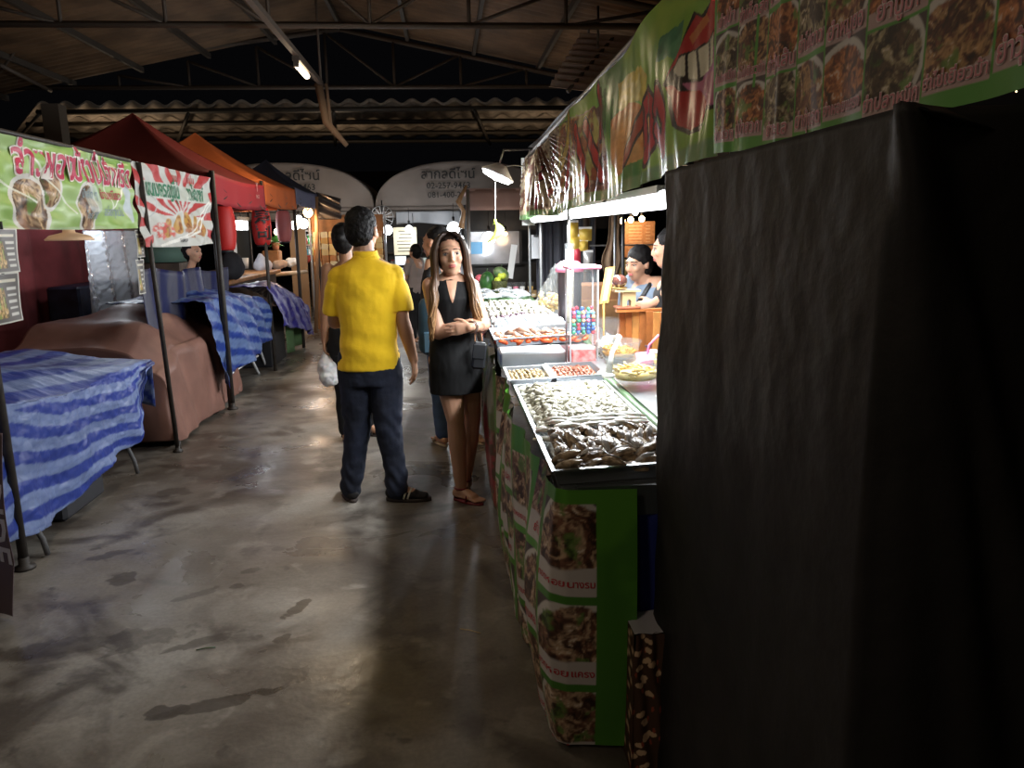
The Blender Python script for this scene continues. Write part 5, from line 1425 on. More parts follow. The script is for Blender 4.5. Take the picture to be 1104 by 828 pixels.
# red lanterns
def lantern(px, py0, py1, y_or_x, label, col=(.42, .015, .012), text=None, scale=1.0):
    a, b = atx(px, py0, y_or_x), atx(px, py1, y_or_x); c0 = (a + b)/2; h = (a.z - b.z); r = h*.235
    T = thing('paper_lantern', label, 'lantern', (c0.x, c0.y, b.z))
    prof = []; n = 44
    for i in range(n + 1):
        t = i/n; rr_ = r*(.62 + .38*math.sin(PI*min(1, max(0, t)))**.45)*(1 + .018*math.cos(t*n*PI)); prof.append((rr_, -h*.46 + h*.92*t))
    M_ = mat('lantern_%d' % int(px), col, .55, emit=col, estr=.04)
    part(MB().lathe([(r*.5, -h*.46)] + prof + [(r*.5, h*.46)], c0, 32), 'paper_body', M_, T)
    for s in (-1, 1): part(MB().lathe([(r*.62, -.012), (r*.66, 0), (r*.62, .012)], c0 + V((0, 0, s*h*.48)), 24), 'rim', BLK, T)
    part(MB().tube([c0 + V((0, 0, h*.48)), c0 + V((0, 0, h*.48 + .10))], .006, 5), 'cord', BLK, T)
    if text:
        d = (EYE - c0); d.z = 0; ang = math.atan2(d.y, d.x) + .12
        for i, ch in enumerate(text):
            mb = MB(); mb.text(ch, h*.40, lambda x, y: V((c0.x + (r*1.08)*math.cos(ang + x/r), c0.y + (r*1.08)*math.sin(ang + x/r), c0.z + h*(.06 - .36*i) + y)), bold=.025)
            part(mb, 'character', BLK, T)
    return T
lantern(242, 220, 272, -2.06, 'plain red paper lantern under the near corner of the red canopy')
lantern(282, 222, 266, -2.06, 'red paper lantern with black sushi characters', text='寿司')
lantern(306, 226, 262, -2.15, 'faded pink and green paper lantern beyond the sushi one', (.35, .10, .10))
# stall interior under the gazebos: posts, covered goods
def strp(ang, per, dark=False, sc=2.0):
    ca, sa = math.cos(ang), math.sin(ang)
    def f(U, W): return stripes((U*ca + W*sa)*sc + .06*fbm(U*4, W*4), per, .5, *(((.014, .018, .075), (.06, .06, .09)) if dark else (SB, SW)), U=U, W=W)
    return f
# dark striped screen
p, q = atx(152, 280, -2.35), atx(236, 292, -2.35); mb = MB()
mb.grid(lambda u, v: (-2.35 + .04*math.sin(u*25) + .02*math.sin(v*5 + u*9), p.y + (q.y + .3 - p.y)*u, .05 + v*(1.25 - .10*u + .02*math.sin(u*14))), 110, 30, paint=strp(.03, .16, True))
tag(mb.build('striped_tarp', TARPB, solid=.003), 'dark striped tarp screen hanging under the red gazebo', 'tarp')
def drape(x0, x1, y0, y1, ztop, hemf, ang, per, label, hump=.1, sc=1.6, seed=0, a=SB, b=SW):
    def fn(u, v):
        y = y0 + (y1 - y0)*u; k = .5
        zt_ = ztop(u)
        if v < k:
            t = v/k; x = x1 - .10*t**3 + .05*(1 - t)*math.sin(u*11 + seed) + .025*math.sin(u*27 + t*5 + seed); z = hemf(u) + (zt_ - hemf(u))*t
        else: t = (v - k)/(1 - k); x = x1 - .10 - (x1 - .10 - x0)*t; z = zt_ + hump*math.sin(PI*t)*math.sin(PI*u) 
        p_ = V((x, y, z)); p_.z += .02*fnoise((y*3, x*4, z*3 + seed), 2); p_.x += .02*fnoise((y*4, z*4, seed), 2); return p_
    ca, sa = math.cos(ang), math.sin(ang)
    mb = MB(); mb.grid(fn, 120, 90, paint=lambda U, W: stripes((U*ca + W*sa)*sc + .03*fbm(U*3 + seed, W*3), per, .5, a, b, U=U, W=W))
    return tag(mb.build('striped_tarp', TARPB, solid=.003), label, 'tarp')
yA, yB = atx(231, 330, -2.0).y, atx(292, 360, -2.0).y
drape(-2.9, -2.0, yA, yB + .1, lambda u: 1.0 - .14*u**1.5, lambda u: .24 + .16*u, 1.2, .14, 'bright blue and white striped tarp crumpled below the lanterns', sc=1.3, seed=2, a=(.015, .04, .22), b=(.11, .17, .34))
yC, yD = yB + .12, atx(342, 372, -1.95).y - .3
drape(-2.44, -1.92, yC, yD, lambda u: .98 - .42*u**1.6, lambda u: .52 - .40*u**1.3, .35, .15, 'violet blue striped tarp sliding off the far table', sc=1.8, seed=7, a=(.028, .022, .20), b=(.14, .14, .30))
# folding table legs and dark base below
T = thing('folding_table', 'folding table with crossed grey legs under the crumpled striped tarp', 'table', (-2.5, 8.0, 0))
part(MB().box((-2.5, 8.0, .55), (.8, 1.7, .03)), 'tabletop', MATS['table_board'], T)
l0 = atz(279, 403, 0); l1 = atx(262, 360, -2.05); l2 = atz(287, 396, 0)
part(MB().tube([(l0.x, l0.y, 0), (l0.x - .06, l0.y - .12, .25), (l1.x, l1.y, .5)], .016, 8), 'leg', WHITE, T)
part(MB().tube([(l2.x, l2.y, 0), (l2.x - .03, l2.y - .08, .2), (l1.x, l1.y + .35, .5)], .016, 8), 'leg', WHITE, T)
part(MB().tube([(-2.9, 7.4, 0), (-2.9, 7.4, .54)], .016, 8), 'leg', WHITE, T); part(MB().tube([(-2.9, 8.6, 0), (-2.9, 8.6, .54)], .016, 8), 'leg', WHITE, T)
part(MB().tube([(-2.08, 7.3, .26), (-2.08, 8.5, .26)], .012, 6), 'stretcher', WHITE, T)
a, b = atz(285, 398, 0), atz(313, 386, 0)
tag(MB().box((-2.31, (a.y + b.y)/2 + .1, .33), (.42, b.y - a.y, .66), bev=.01).build('black_cabinet', mat('black_panel', (.01, .01, .012), .5)), 'black cabinet under the violet striped tarp', 'cabinet')
mb = MB(); y0_ = b.y; mb.grid(lambda u, v: (-2.08 + .06*math.sin(u*8), y0_ + .08 + u*.9, .05 + v*.5), 24, 6)
tag(mb.build('green_cloth', mat('olive_cloth', (.07, .13, .05), .85), solid=.004), 'olive green cloth hanging below the violet striped tarp', 'cloth')

# goods and fittings inside
COOLS = (.9, .95, 1.0)
def lampball(px, py, x, r, m, label, power=0, colr=WH):
    c0 = atx(px, py, x); T = thing('bulb', label, 'bulb', c0); part(MB().ball(c0, r, 16), 'glass_globe', m, T); part(MB().tube([c0 + V((0, 0, r*.9)), c0 + V((0, 0, r + .06))], .018, 8), 'socket', BLK, T)
    part(MB().tube([c0 + V((0, 0, r + .06)), c0 + V((0, 0, r + .35))], .004, 5), 'wire', BLK, T)
    if power: point_light(c0 + V((.02, -.02, -r - .05)), power, colr, .08)
    return T
WARMG = lamp_mat('amber_glow', (1, .62, .28), 9)
lampball(332, 229, -2.1, .075, WARMG, 'round amber bulb hanging at the corner of the dark gazebo', 22, WH)
lampball(299, 250, -2.9, .06, lamp_mat('pale_amber', (1, .85, .6), 8), 'pale amber bulb right of the sushi lantern', 10, (1, .8, .55))
lampball(352, 246, -2.3, .07, GLOW, 'cool white bulb above the goods behind the walking woman', 16, COOLS)
for i, (px, py, r) in enumerate(((318, 243, .075), (327, 241, .085), (322, 236, .06))):
    lampball(px, py, -2.35, r, GLOW, ['left one of three cool bulbs clustered below the amber bulb', 'right one of three cool bulbs clustered below the amber bulb', 'top one of three cool bulbs clustered below the amber bulb'][i], 8 if i == 1 else 0, COOLS)
c0 = atx(260, 243, -2.75)
T = thing('tube_lamp', 'cool white lamp panel glowing between the two red lanterns', 'lamp', c0)
part(MB().box(tuple(c0), (.03, .62, .12)), 'lamp_panel', GLOW, T); part(MB().box((c0.x, c0.y, c0.z + .09), (.06, .66, .05)), 'lamp_base', STEEL, T); part(MB().tube([c0 + V((0, 0, .1)), c0 + V((0, 0, .4))], .006, 5), 'hanger', BLK, T)
point_light((c0.x + .08, c0.y, c0.z - .1), 12, COOLS, .1, 'tube_light')
# back wall and shelves
tag(MB().box((-4.3, 9.5, .95), (.06, 6.0, 1.9)).build('partition', mat('back_panel', (.10, .07, .05), .8, noise_amt=.3, nscale=3)), kind='structure')
c0 = atx(258, 262, -3.6); tag(MB().box((-3.6, c0.y, (c0.z + .25)/2), (.05, 1.2, c0.z + .25)).build('black_board', mat('black_matt', (.01, .01, .01), .7)), 'tall flat black board standing behind the lanterns', 'board')
tag(MB().box((-3.3, atx(247, 240, -3.3).y, 1.4), (.12, .18, 1.1)).build('blue_banner_stand', mat('blue_white', (.25, .4, .6), .5, col2=(.6, .65, .7), nscale=6)), 'blue and white banner stand right of the plain lantern', 'banner stand')
# counter with blue tray, bamboo pole, orange crates
CW2 = mat('orange_counter', (.38, .17, .06), .55, noise_amt=.25, nscale=6)
a = atx(258, 296, -2.7); b = atx(345, 300, -2.3)
T = thing('wooden_counter', 'orange lit wooden counter behind the striped tarps', 'counter', (-2.82, 10.45, 0))
part(MB().box((-2.82, 10.45, 1.02), (.7, 2.9, .05), bev=.01), 'worktop', CW2, T); part(MB().box((-2.84, 10.45, .5), (.6, 2.8, 1.0)), 'counter_body', DK, T)
T = thing('fish_tray', 'flat turquoise tray on the orange lit counter', 'tray', (-2.95, 9.4, 1.05)); part(MB().box((-2.95, 9.4, 1.06), (.5, .9, .02)), 'tray_base', mat('turquoise', (.03, .25, .38), .4), T)
part(MB().box((-2.7, 9.4, 1.085), (.02, .9, .05)).box((-3.2, 9.4, 1.085), (.02, .9, .05)).box((-2.95, 8.95, 1.085), (.5, .02, .05)).box((-2.95, 9.85, 1.085), (.5, .02, .05)), 'tray_rim', MATS['turquoise'], T)
tag(MB().tube([atx(261, 299, -2.6), atx(330, 293, -2.55)], .035, 10).build('bamboo_pole', mat('bamboo', (.6, .38, .2), .5)), 'thick pale bamboo pole lying across the counter', 'pole')
c0 = atx(263, 284, -3.1); tag(MB().lathe([(.06, 0), (.075, .16), (.07, .16), (.055, .01), (0, .01)], (c0.x, c0.y, 1.05), 18).build('white_pail', WHITE), 'small white pail left on the turquoise tray counter', 'pail')
tag(MB().box((-3.4, atx(263, 284, -3.1).y, .52), (.3, .5, 1.04)).build('cabinet', DK), 'dark cabinet supporting the white pail', 'cabinet')
c0 = atx(281, 280, -2.72); mb = MB(); capsule(mb, (c0.x, c0.y - .06, 1.12), (c0.x, c0.y + .04, 1.24), .10, .05); capsule(mb, (c0.x + .05, c0.y + .05, 1.10), (c0.x, c0.y, 1.17), .10, .07); tag(melt(mb, 'white_bundle', mat('white_cloth', (.6, .62, .68), .8), voxel=.02, smooth=2, disp=lambda co, n: .02*fnoise(co, 9), loc=(c0.x, c0.y, 1.02)), 'bundle of white cloth beside the turquoise tray', 'cloth bundle')
c0 = atx(294, 285, -2.85); tag(MB().box((c0.x, c0.y, 1.17), (.28, .25, .26), bev=.02).build('orange_crate', CW2), 'orange wooden crate standing on the lit counter', 'crate')
# green plant / bottles
o0 = None
T0 = atx(297, 262, -2.86); T0.z = 1.52
mb = MB()
for k in range(60):
    a_ = r5.uniform(0, 6.3); e = r5.uniform(-.5, 1.2); d = V((math.cos(a_)*math.cos(e), math.sin(a_)*math.cos(e), math.sin(e))); p = V(T0) + V((0, 0, -.1)); q = p + d*r5.uniform(.08, .18); sd = d.cross(V((0, 0, 1))).normalized()*.035
    mb.add([p, (p + q)/2 + sd, q, (p + q)/2 - sd], [(0, 1, 2, 3)])
T = thing('leafy_plant', 'bright leafy plant on the orange crate under the amber bulbs', 'plant', (T0.x, T0.y, T0.z - .2)); part(mb, 'foliage', mat('leaf_bright', (.12, .4, .08), .5), T); part(MB().lathe([(.05, -.12), (.07, 0), (.06, 0), (0, -.01)], V(T0) + V((0, 0, -.1)), 16), 'pot', mat('terracotta', (.4, .14, .06), .7), T)
SHW = mat('shelf_wood', (.35, .2, .1), .6)
T = thing('goods_shelf', 'wooden shelf of bottles below the cool bulbs', 'shelf', (-2.75, 11.6, 0))
sh_y0, sh_y1 = atx(325, 265, -2.7).y, atx(343, 265, -2.7).y
for z in (1.12, 1.35, 1.62): part(MB().box((-2.75, (sh_y0 + sh_y1)/2, z), (.3, sh_y1 - sh_y0 + .1, .03)), 'board', SHW, T)
for y in (sh_y0 - .05, sh_y1 + .05): part(MB().box((-2.75, y, .85), (.3, .03, 1.7)), 'side_panel', SHW, T)
bc = [(.06, .35, .08), (.5, .06, .04), (.6, .5, .12), (.5, .55, .5), (.1, .3, .35)]; bn = ['green', 'red', 'yellow', 'pale', 'teal']; bo = {}
rowz = [1.135, 1.365]; rn = ['lower', 'middle']
for j, z in enumerate(rowz):
    n = 9
    for i in range(n):
        k = r5.choice([0, 0, 1, 2, 3, 4]); y = sh_y0 + .03 + (sh_y1 - sh_y0 - .06)*i/(n - 1)
        key = (k, j)
        if key not in bo:
            o = thing('bottle', '%s bottle standing on the %s board of the goods shelf' % (bn[k], rn[j]), 'bottle', (-2.66, y, z), '%s bottles on the %s board' % (bn[k], rn[j]))
            MB().lathe([(.03, 0), (.032, .01), (.032, .11), (.014, .14), (.013, .165)], n=12).build('bottle_body', mat('bottle_' + bn[k], bc[k], .2), o, loc=None); MB().lathe([(.016, .16), (.016, .185), (0, .187)], n=10).build('cap', WHITE, o); bo[key] = o
        else: dup(bo[key], (-2.66, y, z))
# wall of packed goods, amber lit
mb = MB(); a, b = aty(343, 285, 12.9), aty(368, 253, 12.9)
PK = [mat('pack_%d' % i, c, .5) for i, c in enumerate([(.75, .45, .15), (.8, .62, .3), (.55, .25, .1), (.85, .75, .5)])]
protoP = {}
for i in range(9):
    for j in range(6):
        k = r5.randrange(4); x = a.x + (b.x - a.x + .6)*i/8; z = a.z + (b.z - a.z)*j/5
        if k not in protoP:
            o = MB().box((0, 0, 0), (.11, .03, .10), bev=.012).build('snack_pack', PK[k], loc=(0, 0, 0)); tag(o, ['amber', 'golden', 'brown', 'cream'][k] + ' snack pack hung on the lit rack behind the walking woman', 'snack pack', ['amber', 'golden', 'brown', 'cream'][k] + ' packs on the lit rack'); protoP[k] = o
        else: o = protoP[k].copy(); COL.objects.link(o)
        o.location = (x, 12.9, z); o.rotation_euler.y = r5.uniform(-.2, .2)
T = thing('display_rack', 'wire rack holding the amber lit snack packs', 'rack', (a.x + .3, 12.95, 0))
part(MB().box(((a.x + b.x + .6)/2, 12.96, .9), (b.x - a.x + .75, .02, 1.9)), 'back_board', CW2, T); part(MB().box((a.x - .1, 12.93, .95), (.03, .04, 1.9)), 'upright', POLE, T); part(MB().box((b.x + .7, 12.93, .95), (.03, .04, 1.9)), 'upright', POLE, T)
lampball(376, 246, -1.75, .06, GLOW, 'small cool bulb seen beside the yellow shirt shoulder', 10, COOLS) if False else None
# bag lump and sacks at counter front
for (px, py, lb, c_) in ((303, 297, 'pale sack of goods on the striped tarp side counter', (.6, .45, .35)), (316, 295, 'white plastic bag beside the pale sack', (.7, .66, .6)), (333, 301, 'red topped bundle at the end of the counter', (.5, .08, .05))):
    c0 = atx(px, py, -2.62); mb = MB(); capsule(mb, (c0.x - .05, c0.y, 1.08), (c0.x + .05, c0.y, 1.10), .08, .06)
    tag(melt(mb, 'sack', mat('sack_%d' % px, c_, .7), voxel=.015, smooth=2, disp=lambda co, n: .015*fnoise(co, 14), loc=(c0.x, c0.y, 1.045)), lb, 'sack')
c0 = atx(250, 282, -2.5); mb = MB(); capsule(mb, (c0.x, c0.y, c0.z - .08), (c0.x, c0.y, c0.z), .14, .12); tag(melt(mb, 'dark_bag', mat('charcoal_cloth', (.035, .035, .04), .9), voxel=.02, disp=lambda co, n: .015*fnoise(co, 8), loc=(c0.x, c0.y, c0.z - .22)), 'rounded charcoal bag heaped on the crumpled striped tarp', 'bag')
c0 = atx(176, 273, -3.3); mb = MB(); mb.lathe([(.25, -.1), (.24, .02), (.18, .1), (.08, .14), (0, .15)], c0, 24); tag(mb.build('green_hood', mat('dusty_green', (.10, .18, .14), .7)), 'dusty green domed cover behind the rayed banner', 'cover')
tag(MB().box((c0.x, c0.y, (c0.z - .1)/2), (.5, .5, c0.z - .12)).build('cabinet', DK), 'dark cabinet carrying the dusty green dome', 'cabinet')
# ================================================================ FAR END
CANV = mat('white_canvas', (.22, .185, .16), .8, noise_amt=.1, nscale=2, bump=.1, bscale=8)
INK = mat('canvas_ink', (.03, .03, .03), .8)
def dome(cx, y, hw, z0, hh, label, tx):
    T = thing('arched_canopy', label, 'canopy', (cx, y + 1.5, 0))
    def prof(u): a = PI*(1 - u); return V((cx + hw*math.copysign(abs(math.cos(a))**.86, math.cos(a)), 0, z0 + hh*abs(math.sin(a))**.9))
    mb = MB(); mb.grid(lambda u, v: (lambda p: V((p.x, y - .10*math.sin(PI*u)*v + .02*math.sin(u*23)*v, z0 + (p.z - z0)*v)))(prof(u)), 60, 16)
    part(mb, 'front_gable', CANV, T, solid=.006)
    mb = MB(); mb.grid(lambda u, v: (lambda p: V((p.x, y + 3*v, p.z + .03*math.sin(v*PI*3))))(prof(u)), 60, 16); part(mb, 'vault', CANV, T, solid=.006)
    mb = MB(); mb.grid(lambda u, v: (cx - hw + 2*hw*u, y - .02 - .015*math.sin(u*60)*(1 - v), z0 - .22 + .24*v), 80, 4); part(mb, 'valance', CANV, T, solid=.004)
    part(MB().tube([(cx - hw, y - .03, z0 - .06), (cx + hw, y - .03, z0 - .06)], .010, 6).tube([(cx - hw, y - .03, z0 - .20), (cx + hw, y - .03, z0 - .20)], .014, 6), 'rail', STEEL, T)
    for sx in (-1, 1):
        for yy in (y, y + 3): part(MB().tube([(cx + sx*(hw - .05), yy, 0), (cx + sx*(hw - .05), yy, z0)], .03, 8), 'leg', STEEL2, T)
    mb = MB(); f = lambda ox, z: (lambda x, yy: V((tx + x + ox, y - .135 + .05*((tx + x - cx)/hw)**2, z + yy)))
    mb.text('สากลดีไซน์', .24, f(0, z0 + hh*.62)); mb.text('02-257-9463', .16, f(.0, z0 + hh*.40)); mb.text('081-400-2393', .15, f(.03, z0 + hh*.20))
    part(mb, 'lettering', INK, T)
    return T
yD = 15.
pc, pl, pt = aty(500, 174, yD), aty(405, 224, yD), aty(483, 190, yD)
dome(pc.x, yD, pc.x - pl.x, pl.z, pc.z - pl.z, 'off-white arched canopy with phone numbers above the long haired woman', pt.x)
pr = aty(403, 224, yD); hw = pc.x - pl.x; tA = aty(316, 190, yD)
dome(pr.x - hw, yD, hw, pr.z, pc.z - pl.z, 'off-white arched canopy with phone numbers partly hidden by the gazebos', tA.x)
# under canopy B: plastic, boards, lamps
a, b = aty(426, 228, 14.7), aty(497, 241, 14.7); mb = MB()
mb.grid(lambda u, v: (a.x + (b.x - a.x)*u, 14.93 + .03*math.sin(u*14), b.z + (a.z - b.z)*v + .03*math.sin(u*5)*(1 - v)), 40, 6)
tag(mb.build('plastic_sheet', mat('milky_sheet', (.5, .52, .55), .25), solid=.004), 'rolled milky plastic sheet under the arched canopy', 'plastic sheet')
c0 = aty(437, 260, 14.5)
T = thing('menu_board', 'cream menu board with handwriting under the arched canopy', 'menu board', c0)
part(MB().box(tuple(c0), (.42, .03, .5)), 'board', mat('cream_board', (.6, .54, .38), .6), T)
mb = MB(); [mb.box((c0.x + rnd.uniform(-.03, .03), c0.y - .02, c0.z + .18 - k*.06), (rnd.uniform(.2, .3), .006, .014)) for k in range(7)]; part(mb, 'writing', INK, T)
part(MB().tube([c0 + V((-.15, 0, .25)), c0 + V((-.15, 0, .5))], .006, 5).tube([c0 + V((.15, 0, .25)), c0 + V((.15, 0, .5))], .006, 5), 'hanger', BLK, T)
c0 = aty(432, 281, 14.4); tag(MB().box(tuple(c0), (.2, .03, .16)).build('paper_sign', WHITE), 'small white paper sign below the cream menu board', 'sign')
c0 = aty(454, 284, 14.3); tag(MB().box(tuple(c0), (.22, .04, .2)).build('pale_box', mat('pale_grey_green', (.3, .34, .3), .6)), 'pale grey box on the shelf behind the browsing person', 'box')
def bulb2(px, py, y, r, label, power, colr=COOLS, m=None, ztop=None):
    c0 = aty(px, py, y); T = thing('bulb', label, 'bulb', c0); part(MB().ball(c0, r, 14), 'glass_globe', m or GLOW, T); part(MB().tube([c0 + V((0, 0, r*.9)), c0 + V((0, 0, r + .08))], .02, 8), 'socket', BLK, T)
    part(MB().tube([c0 + V((0, 0, r + .08)), c0 + V((0, 0, r + .3))], .005, 5), 'wire', BLK, T)
    if power: point_light(c0 + V((0, -.05, -r - .06)), power, colr, .1)
bulb2(418, 248, 13.5, .085, 'cool bulb glowing right of the yellow shirt neck', 22)
bulb2(441, 247, 14.2, .07, 'cool bulb added for a reflection in front of the cream menu board', 10)  # glowing ball and light added in place of a reflection
bulb2(489, 246, 13.2, .11, 'large cool bulb glowing directly above the long haired woman', 26)
bulb2(497, 257, 13.4, .05, 'small cool bulb right of the large one above the woman', 4)
bulb2(381, 248, 13.6, .05, 'tiny cool bulb hidden between the two dark heads', 8)
# shelving and counter at the back
T = thing('back_shelf', 'dark back shelf unit under the arched canopy', 'shelf', (-.3, 16, 0))
part(MB().box((-.3, 16.2, 1.0), (3.0, .05, 2.0)), 'back_panel', mat('dim_panel', (.06, .055, .05), .8), T)
for z in (.5, .85, 1.15, 1.45): part(MB().box((-.3, 16, z), (3.0, .4, .03)), 'board', DK, T)
o0 = None
for k in range(22):
    z = [.52, .865, 1.165][k % 3]; x = -1.6 + k*.13
    if o0 is None:
        o0 = thing('jar', 'dim pale jar on the back shelf under the arched canopy', 'jar', (x, 15.95, z), 'jars on the back shelf'); MB().lathe([(.04, 0), (.05, .02), (.05, .11), (.035, .13)], n=12).build('jar_body', mat('jar_dim', (.3, .28, .24), .3, noise_amt=.4, nscale=1), o0); MB().lathe([(.036, .12), (.036, .15), (0, .152)], n=12).build('lid', REDT, o0)
    else: dup(o0, (x, 15.95, z))
T = thing('back_counter', 'dark low counter in front of the back shelf', 'counter', (-.35, 14.2, 0))
part(MB().box((-.35, 14.2, .44), (2.2, .5, .88)), 'counter_body', DK, T); part(MB().box((-.35, 14.15, .9), (2.3, .6, .04)), 'worktop', mat('dull_steel', (.25, .25, .25), .4, metal=.5), T)
# bright floor patch counter: pale tiled step (white cloth table) seen between man and woman
c0 = aty(428, 380, 10.5)
# cone cloth and small fan at canopy joint
c0 = aty(412, 234, 14.6); T = thing('wall_fan', 'round pale fan hanging where the two arched canopies meet', 'fan', c0)
part(MB().lathe([(.20, 0), (.21, .02), (.2, .05)], c0, 28, M=Matrix.Rotation(PI/2, 3, 'X'), cap=False), 'guard_ring', WHITE, T)
mb = MB()
for k in range(14): a_ = k*PI/7; mb.tube([c0, c0 + V((.2*math.cos(a_), -.02, .2*math.sin(a_)))], .005, 4)
part(mb, 'guard_wires', WHITE, T)
for k in range(3):
    a_ = k*2*PI/3 + .3; d = V((math.cos(a_), 0, math.sin(a_))); n_ = V((-d.z, .25, d.x)); part(MB().add([c0 + d*.03 - n_*.02, c0 + d*.16 - n_*.06, c0 + d*.17 + n_*.05, c0 + d*.03 + n_*.02], [(0, 1, 2, 3)]), 'blade', CANV, T)
part(MB().ball(c0, .04, 12), 'hub', WHITE, T); part(MB().tube([c0 + V((0, .05, 0)), c0 + V((0, .05, .3))], .012, 6), 'bracket', BLK, T)
# pinkish stall on the right
a, b = aty(502, 205, 12), aty(580, 226, 12); c1 = aty(505, 249, 11.9); d1 = aty(562, 285, 11.9)
T = thing('food_kiosk', 'food kiosk with dusty pink valance and steamy glass window', 'kiosk', ((a.x + b.x)/2, 12.8, 0))
wx = b.x + 1.2 - a.x; cxk = a.x + wx/2
mb = MB(); mb.grid(lambda u, v: (a.x + wx*u, 11.95 + .01*math.sin(u*40), b.z + (a.z - b.z)*v), 40, 4); part(mb, 'valance', mat('dusty_pink', (.30, .20, .18), .8), T, solid=.01)
part(MB().box((cxk, 12.9, a.z), (wx, 1.9, .04)), 'roof', MATS['dusty_pink'], T)
part(MB().box((cxk, 12.05, (b.z + c1.z)/2), (wx, .1, b.z - c1.z)), 'black_strip', mat('mottled_black', (.02, .018, .016), .6, noise_amt=.5, nscale=4), T)  # black strip between valance and window, mottled at random
GW = mat('steamy_glass', (.35, .36, .38), .18, noise_amt=.25, nscale=3, metal=.3, spec=.9)
part(MB().box(((c1.x + d1.x)/2 + .0, 12.02, (c1.z + d1.z)/2), (d1.x - c1.x, .02, c1.z - d1.z)), 'window_pane', GW, T)
ww = d1.x - c1.x; cx_ = (c1.x + d1.x)/2; zz = (c1.z + d1.z)/2; hh_ = c1.z - d1.z
part(MB().box((cx_, 12.0, c1.z), (ww, .03, .03)).box((cx_, 12.0, d1.z), (ww, .03, .03)).box((c1.x, 12.0, zz), (.04, .03, hh_)).box((d1.x, 12.0, zz), (.04, .03, hh_)), 'window_frame', BLK, T)
part(MB().box((cx_ - .28, 12.0, zz), (.2, .012, .18)), 'poster', mat('sky_poster', (.12, .35, .6), .5), T)
part(MB().box((cxk, 12.5, d1.z/2), (wx, .9, d1.z)), 'kiosk_body', MATS['mottled_black'], T)
part(MB().box((cxk, 13.6, 1.0), (wx, .05, 2.0)), 'rear_panel', MATS['mottled_black'], T)
for x in (a.x + .03,): part(MB().tube([(x, 11.9, 0), (x, 11.9, a.z)], .025, 8), 'post', POLE, T)
bulb2(527, 257, 11.5, .10, 'cool bulb glowing in front of the steamy kiosk window below the bananas', 14)
bulb2(545, 252, 11.7, .03, 'small amber bulb by the steamy kiosk window', 3, WH, BULB)
c0 = aty(498, 210, 11.6); mb = MB()
P = [aty(503, 200, 11.9), aty(494, 218, 11.88), aty(500, 228, 11.88), aty(497, 246, 11.88)]
mb.tube(P, 0, 10, flat=[(.02, .03), (.04, .07), (.03, .05), (.05, .09)]); tag(mb.build('plastic_roll', mat('amber_plastic', (.35, .22, .12), .25, bump=.5, bscale=10)), 'twisted amber plastic roll hanging at the kiosk corner', 'plastic roll')
# dark shelf behind awning of the right stall (rolled black plastic blind left of canopy A)
a, b = aty(341, 210, 12.6), aty(368, 232, 12.6); mb = MB()
mb.grid(lambda u, v: (a.x + (b.x - a.x)*u + .0, 12.6 + .06*math.sin(v*16 + u*5), b.z - .06 + (a.z - b.z + .1)*v - .10*u*v), 16, 30); tag(mb.build('plastic_blind', mat('blind_plastic', (.10, .085, .08), .15, spec=1), solid=.005), 'shiny dark plastic blind rolled at the end of the dark gazebo', 'blind')
tag(MB().tube([aty(341, 212, 12.5), aty(342, 300, 12.5), V((aty(342, 380, 12.5).x, 12.5, 0))], .03, 8).build('wooden_post', mat('amber_post', (.25, .14, .07), .6)), 'brown post at the end of the dark gazebo', 'post')
# string of fairy lights glimpsed above the black tarp
c0 = atx(1085, 100, 1.6); o0 = None
for k in range(46):
    p = V(c0) + V((r5.uniform(-.0, .5), r5.uniform(-.07, .07), r5.uniform(-.07, .07)))
    if o0 is None: o0 = MB().ball((0, 0, 0), .0028, 6).build('fairy_light', lamp_mat('gold_spark', (1, .65, .3), 5), loc=(0, 0, 0)); tag(o0, 'tiny gold fairy light glimpsed above the black tarp', 'fairy light', 'gold fairy lights above the tarp'); o = o0
    else: o = o0.copy(); COL.objects.link(o)
    o.location = p
p = V(c0); tag(MB().tube([(p.x, p.y - .25, p.z + .05), (p.x + .2, p.y, p.z), (p.x + .4, p.y + .2, p.z + .06), (2.6, p.y + .6, 2.2)], .004, 5).build('light_cord', BLK), 'thin black cord carrying the gold fairy lights', 'cord')
# debris on the floor
for (px, py, l, an, lb) in ((507, 681, .09, -.5, 'thin bamboo skewer dropped on the dark part of the floor'), (222, 700, .07, .2, 'bent green stem scrap lying on the wet concrete'), ):
    g = atz(px, py, 0); d = V((math.cos(an), math.sin(an), 0)); tag(MB().tube([g + V((0, 0, .003)) - d*l/2, g + V((.0, .004, .004)), g + V((0, 0, .003)) + d*l/2], .0022, 6).build('skewer' if l > .08 else 'green_twig', mat('skewer_wood', (.6, .45, .25), .6) if l > .08 else LEAFG), lb, 'skewer' if l > .08 else 'twig')
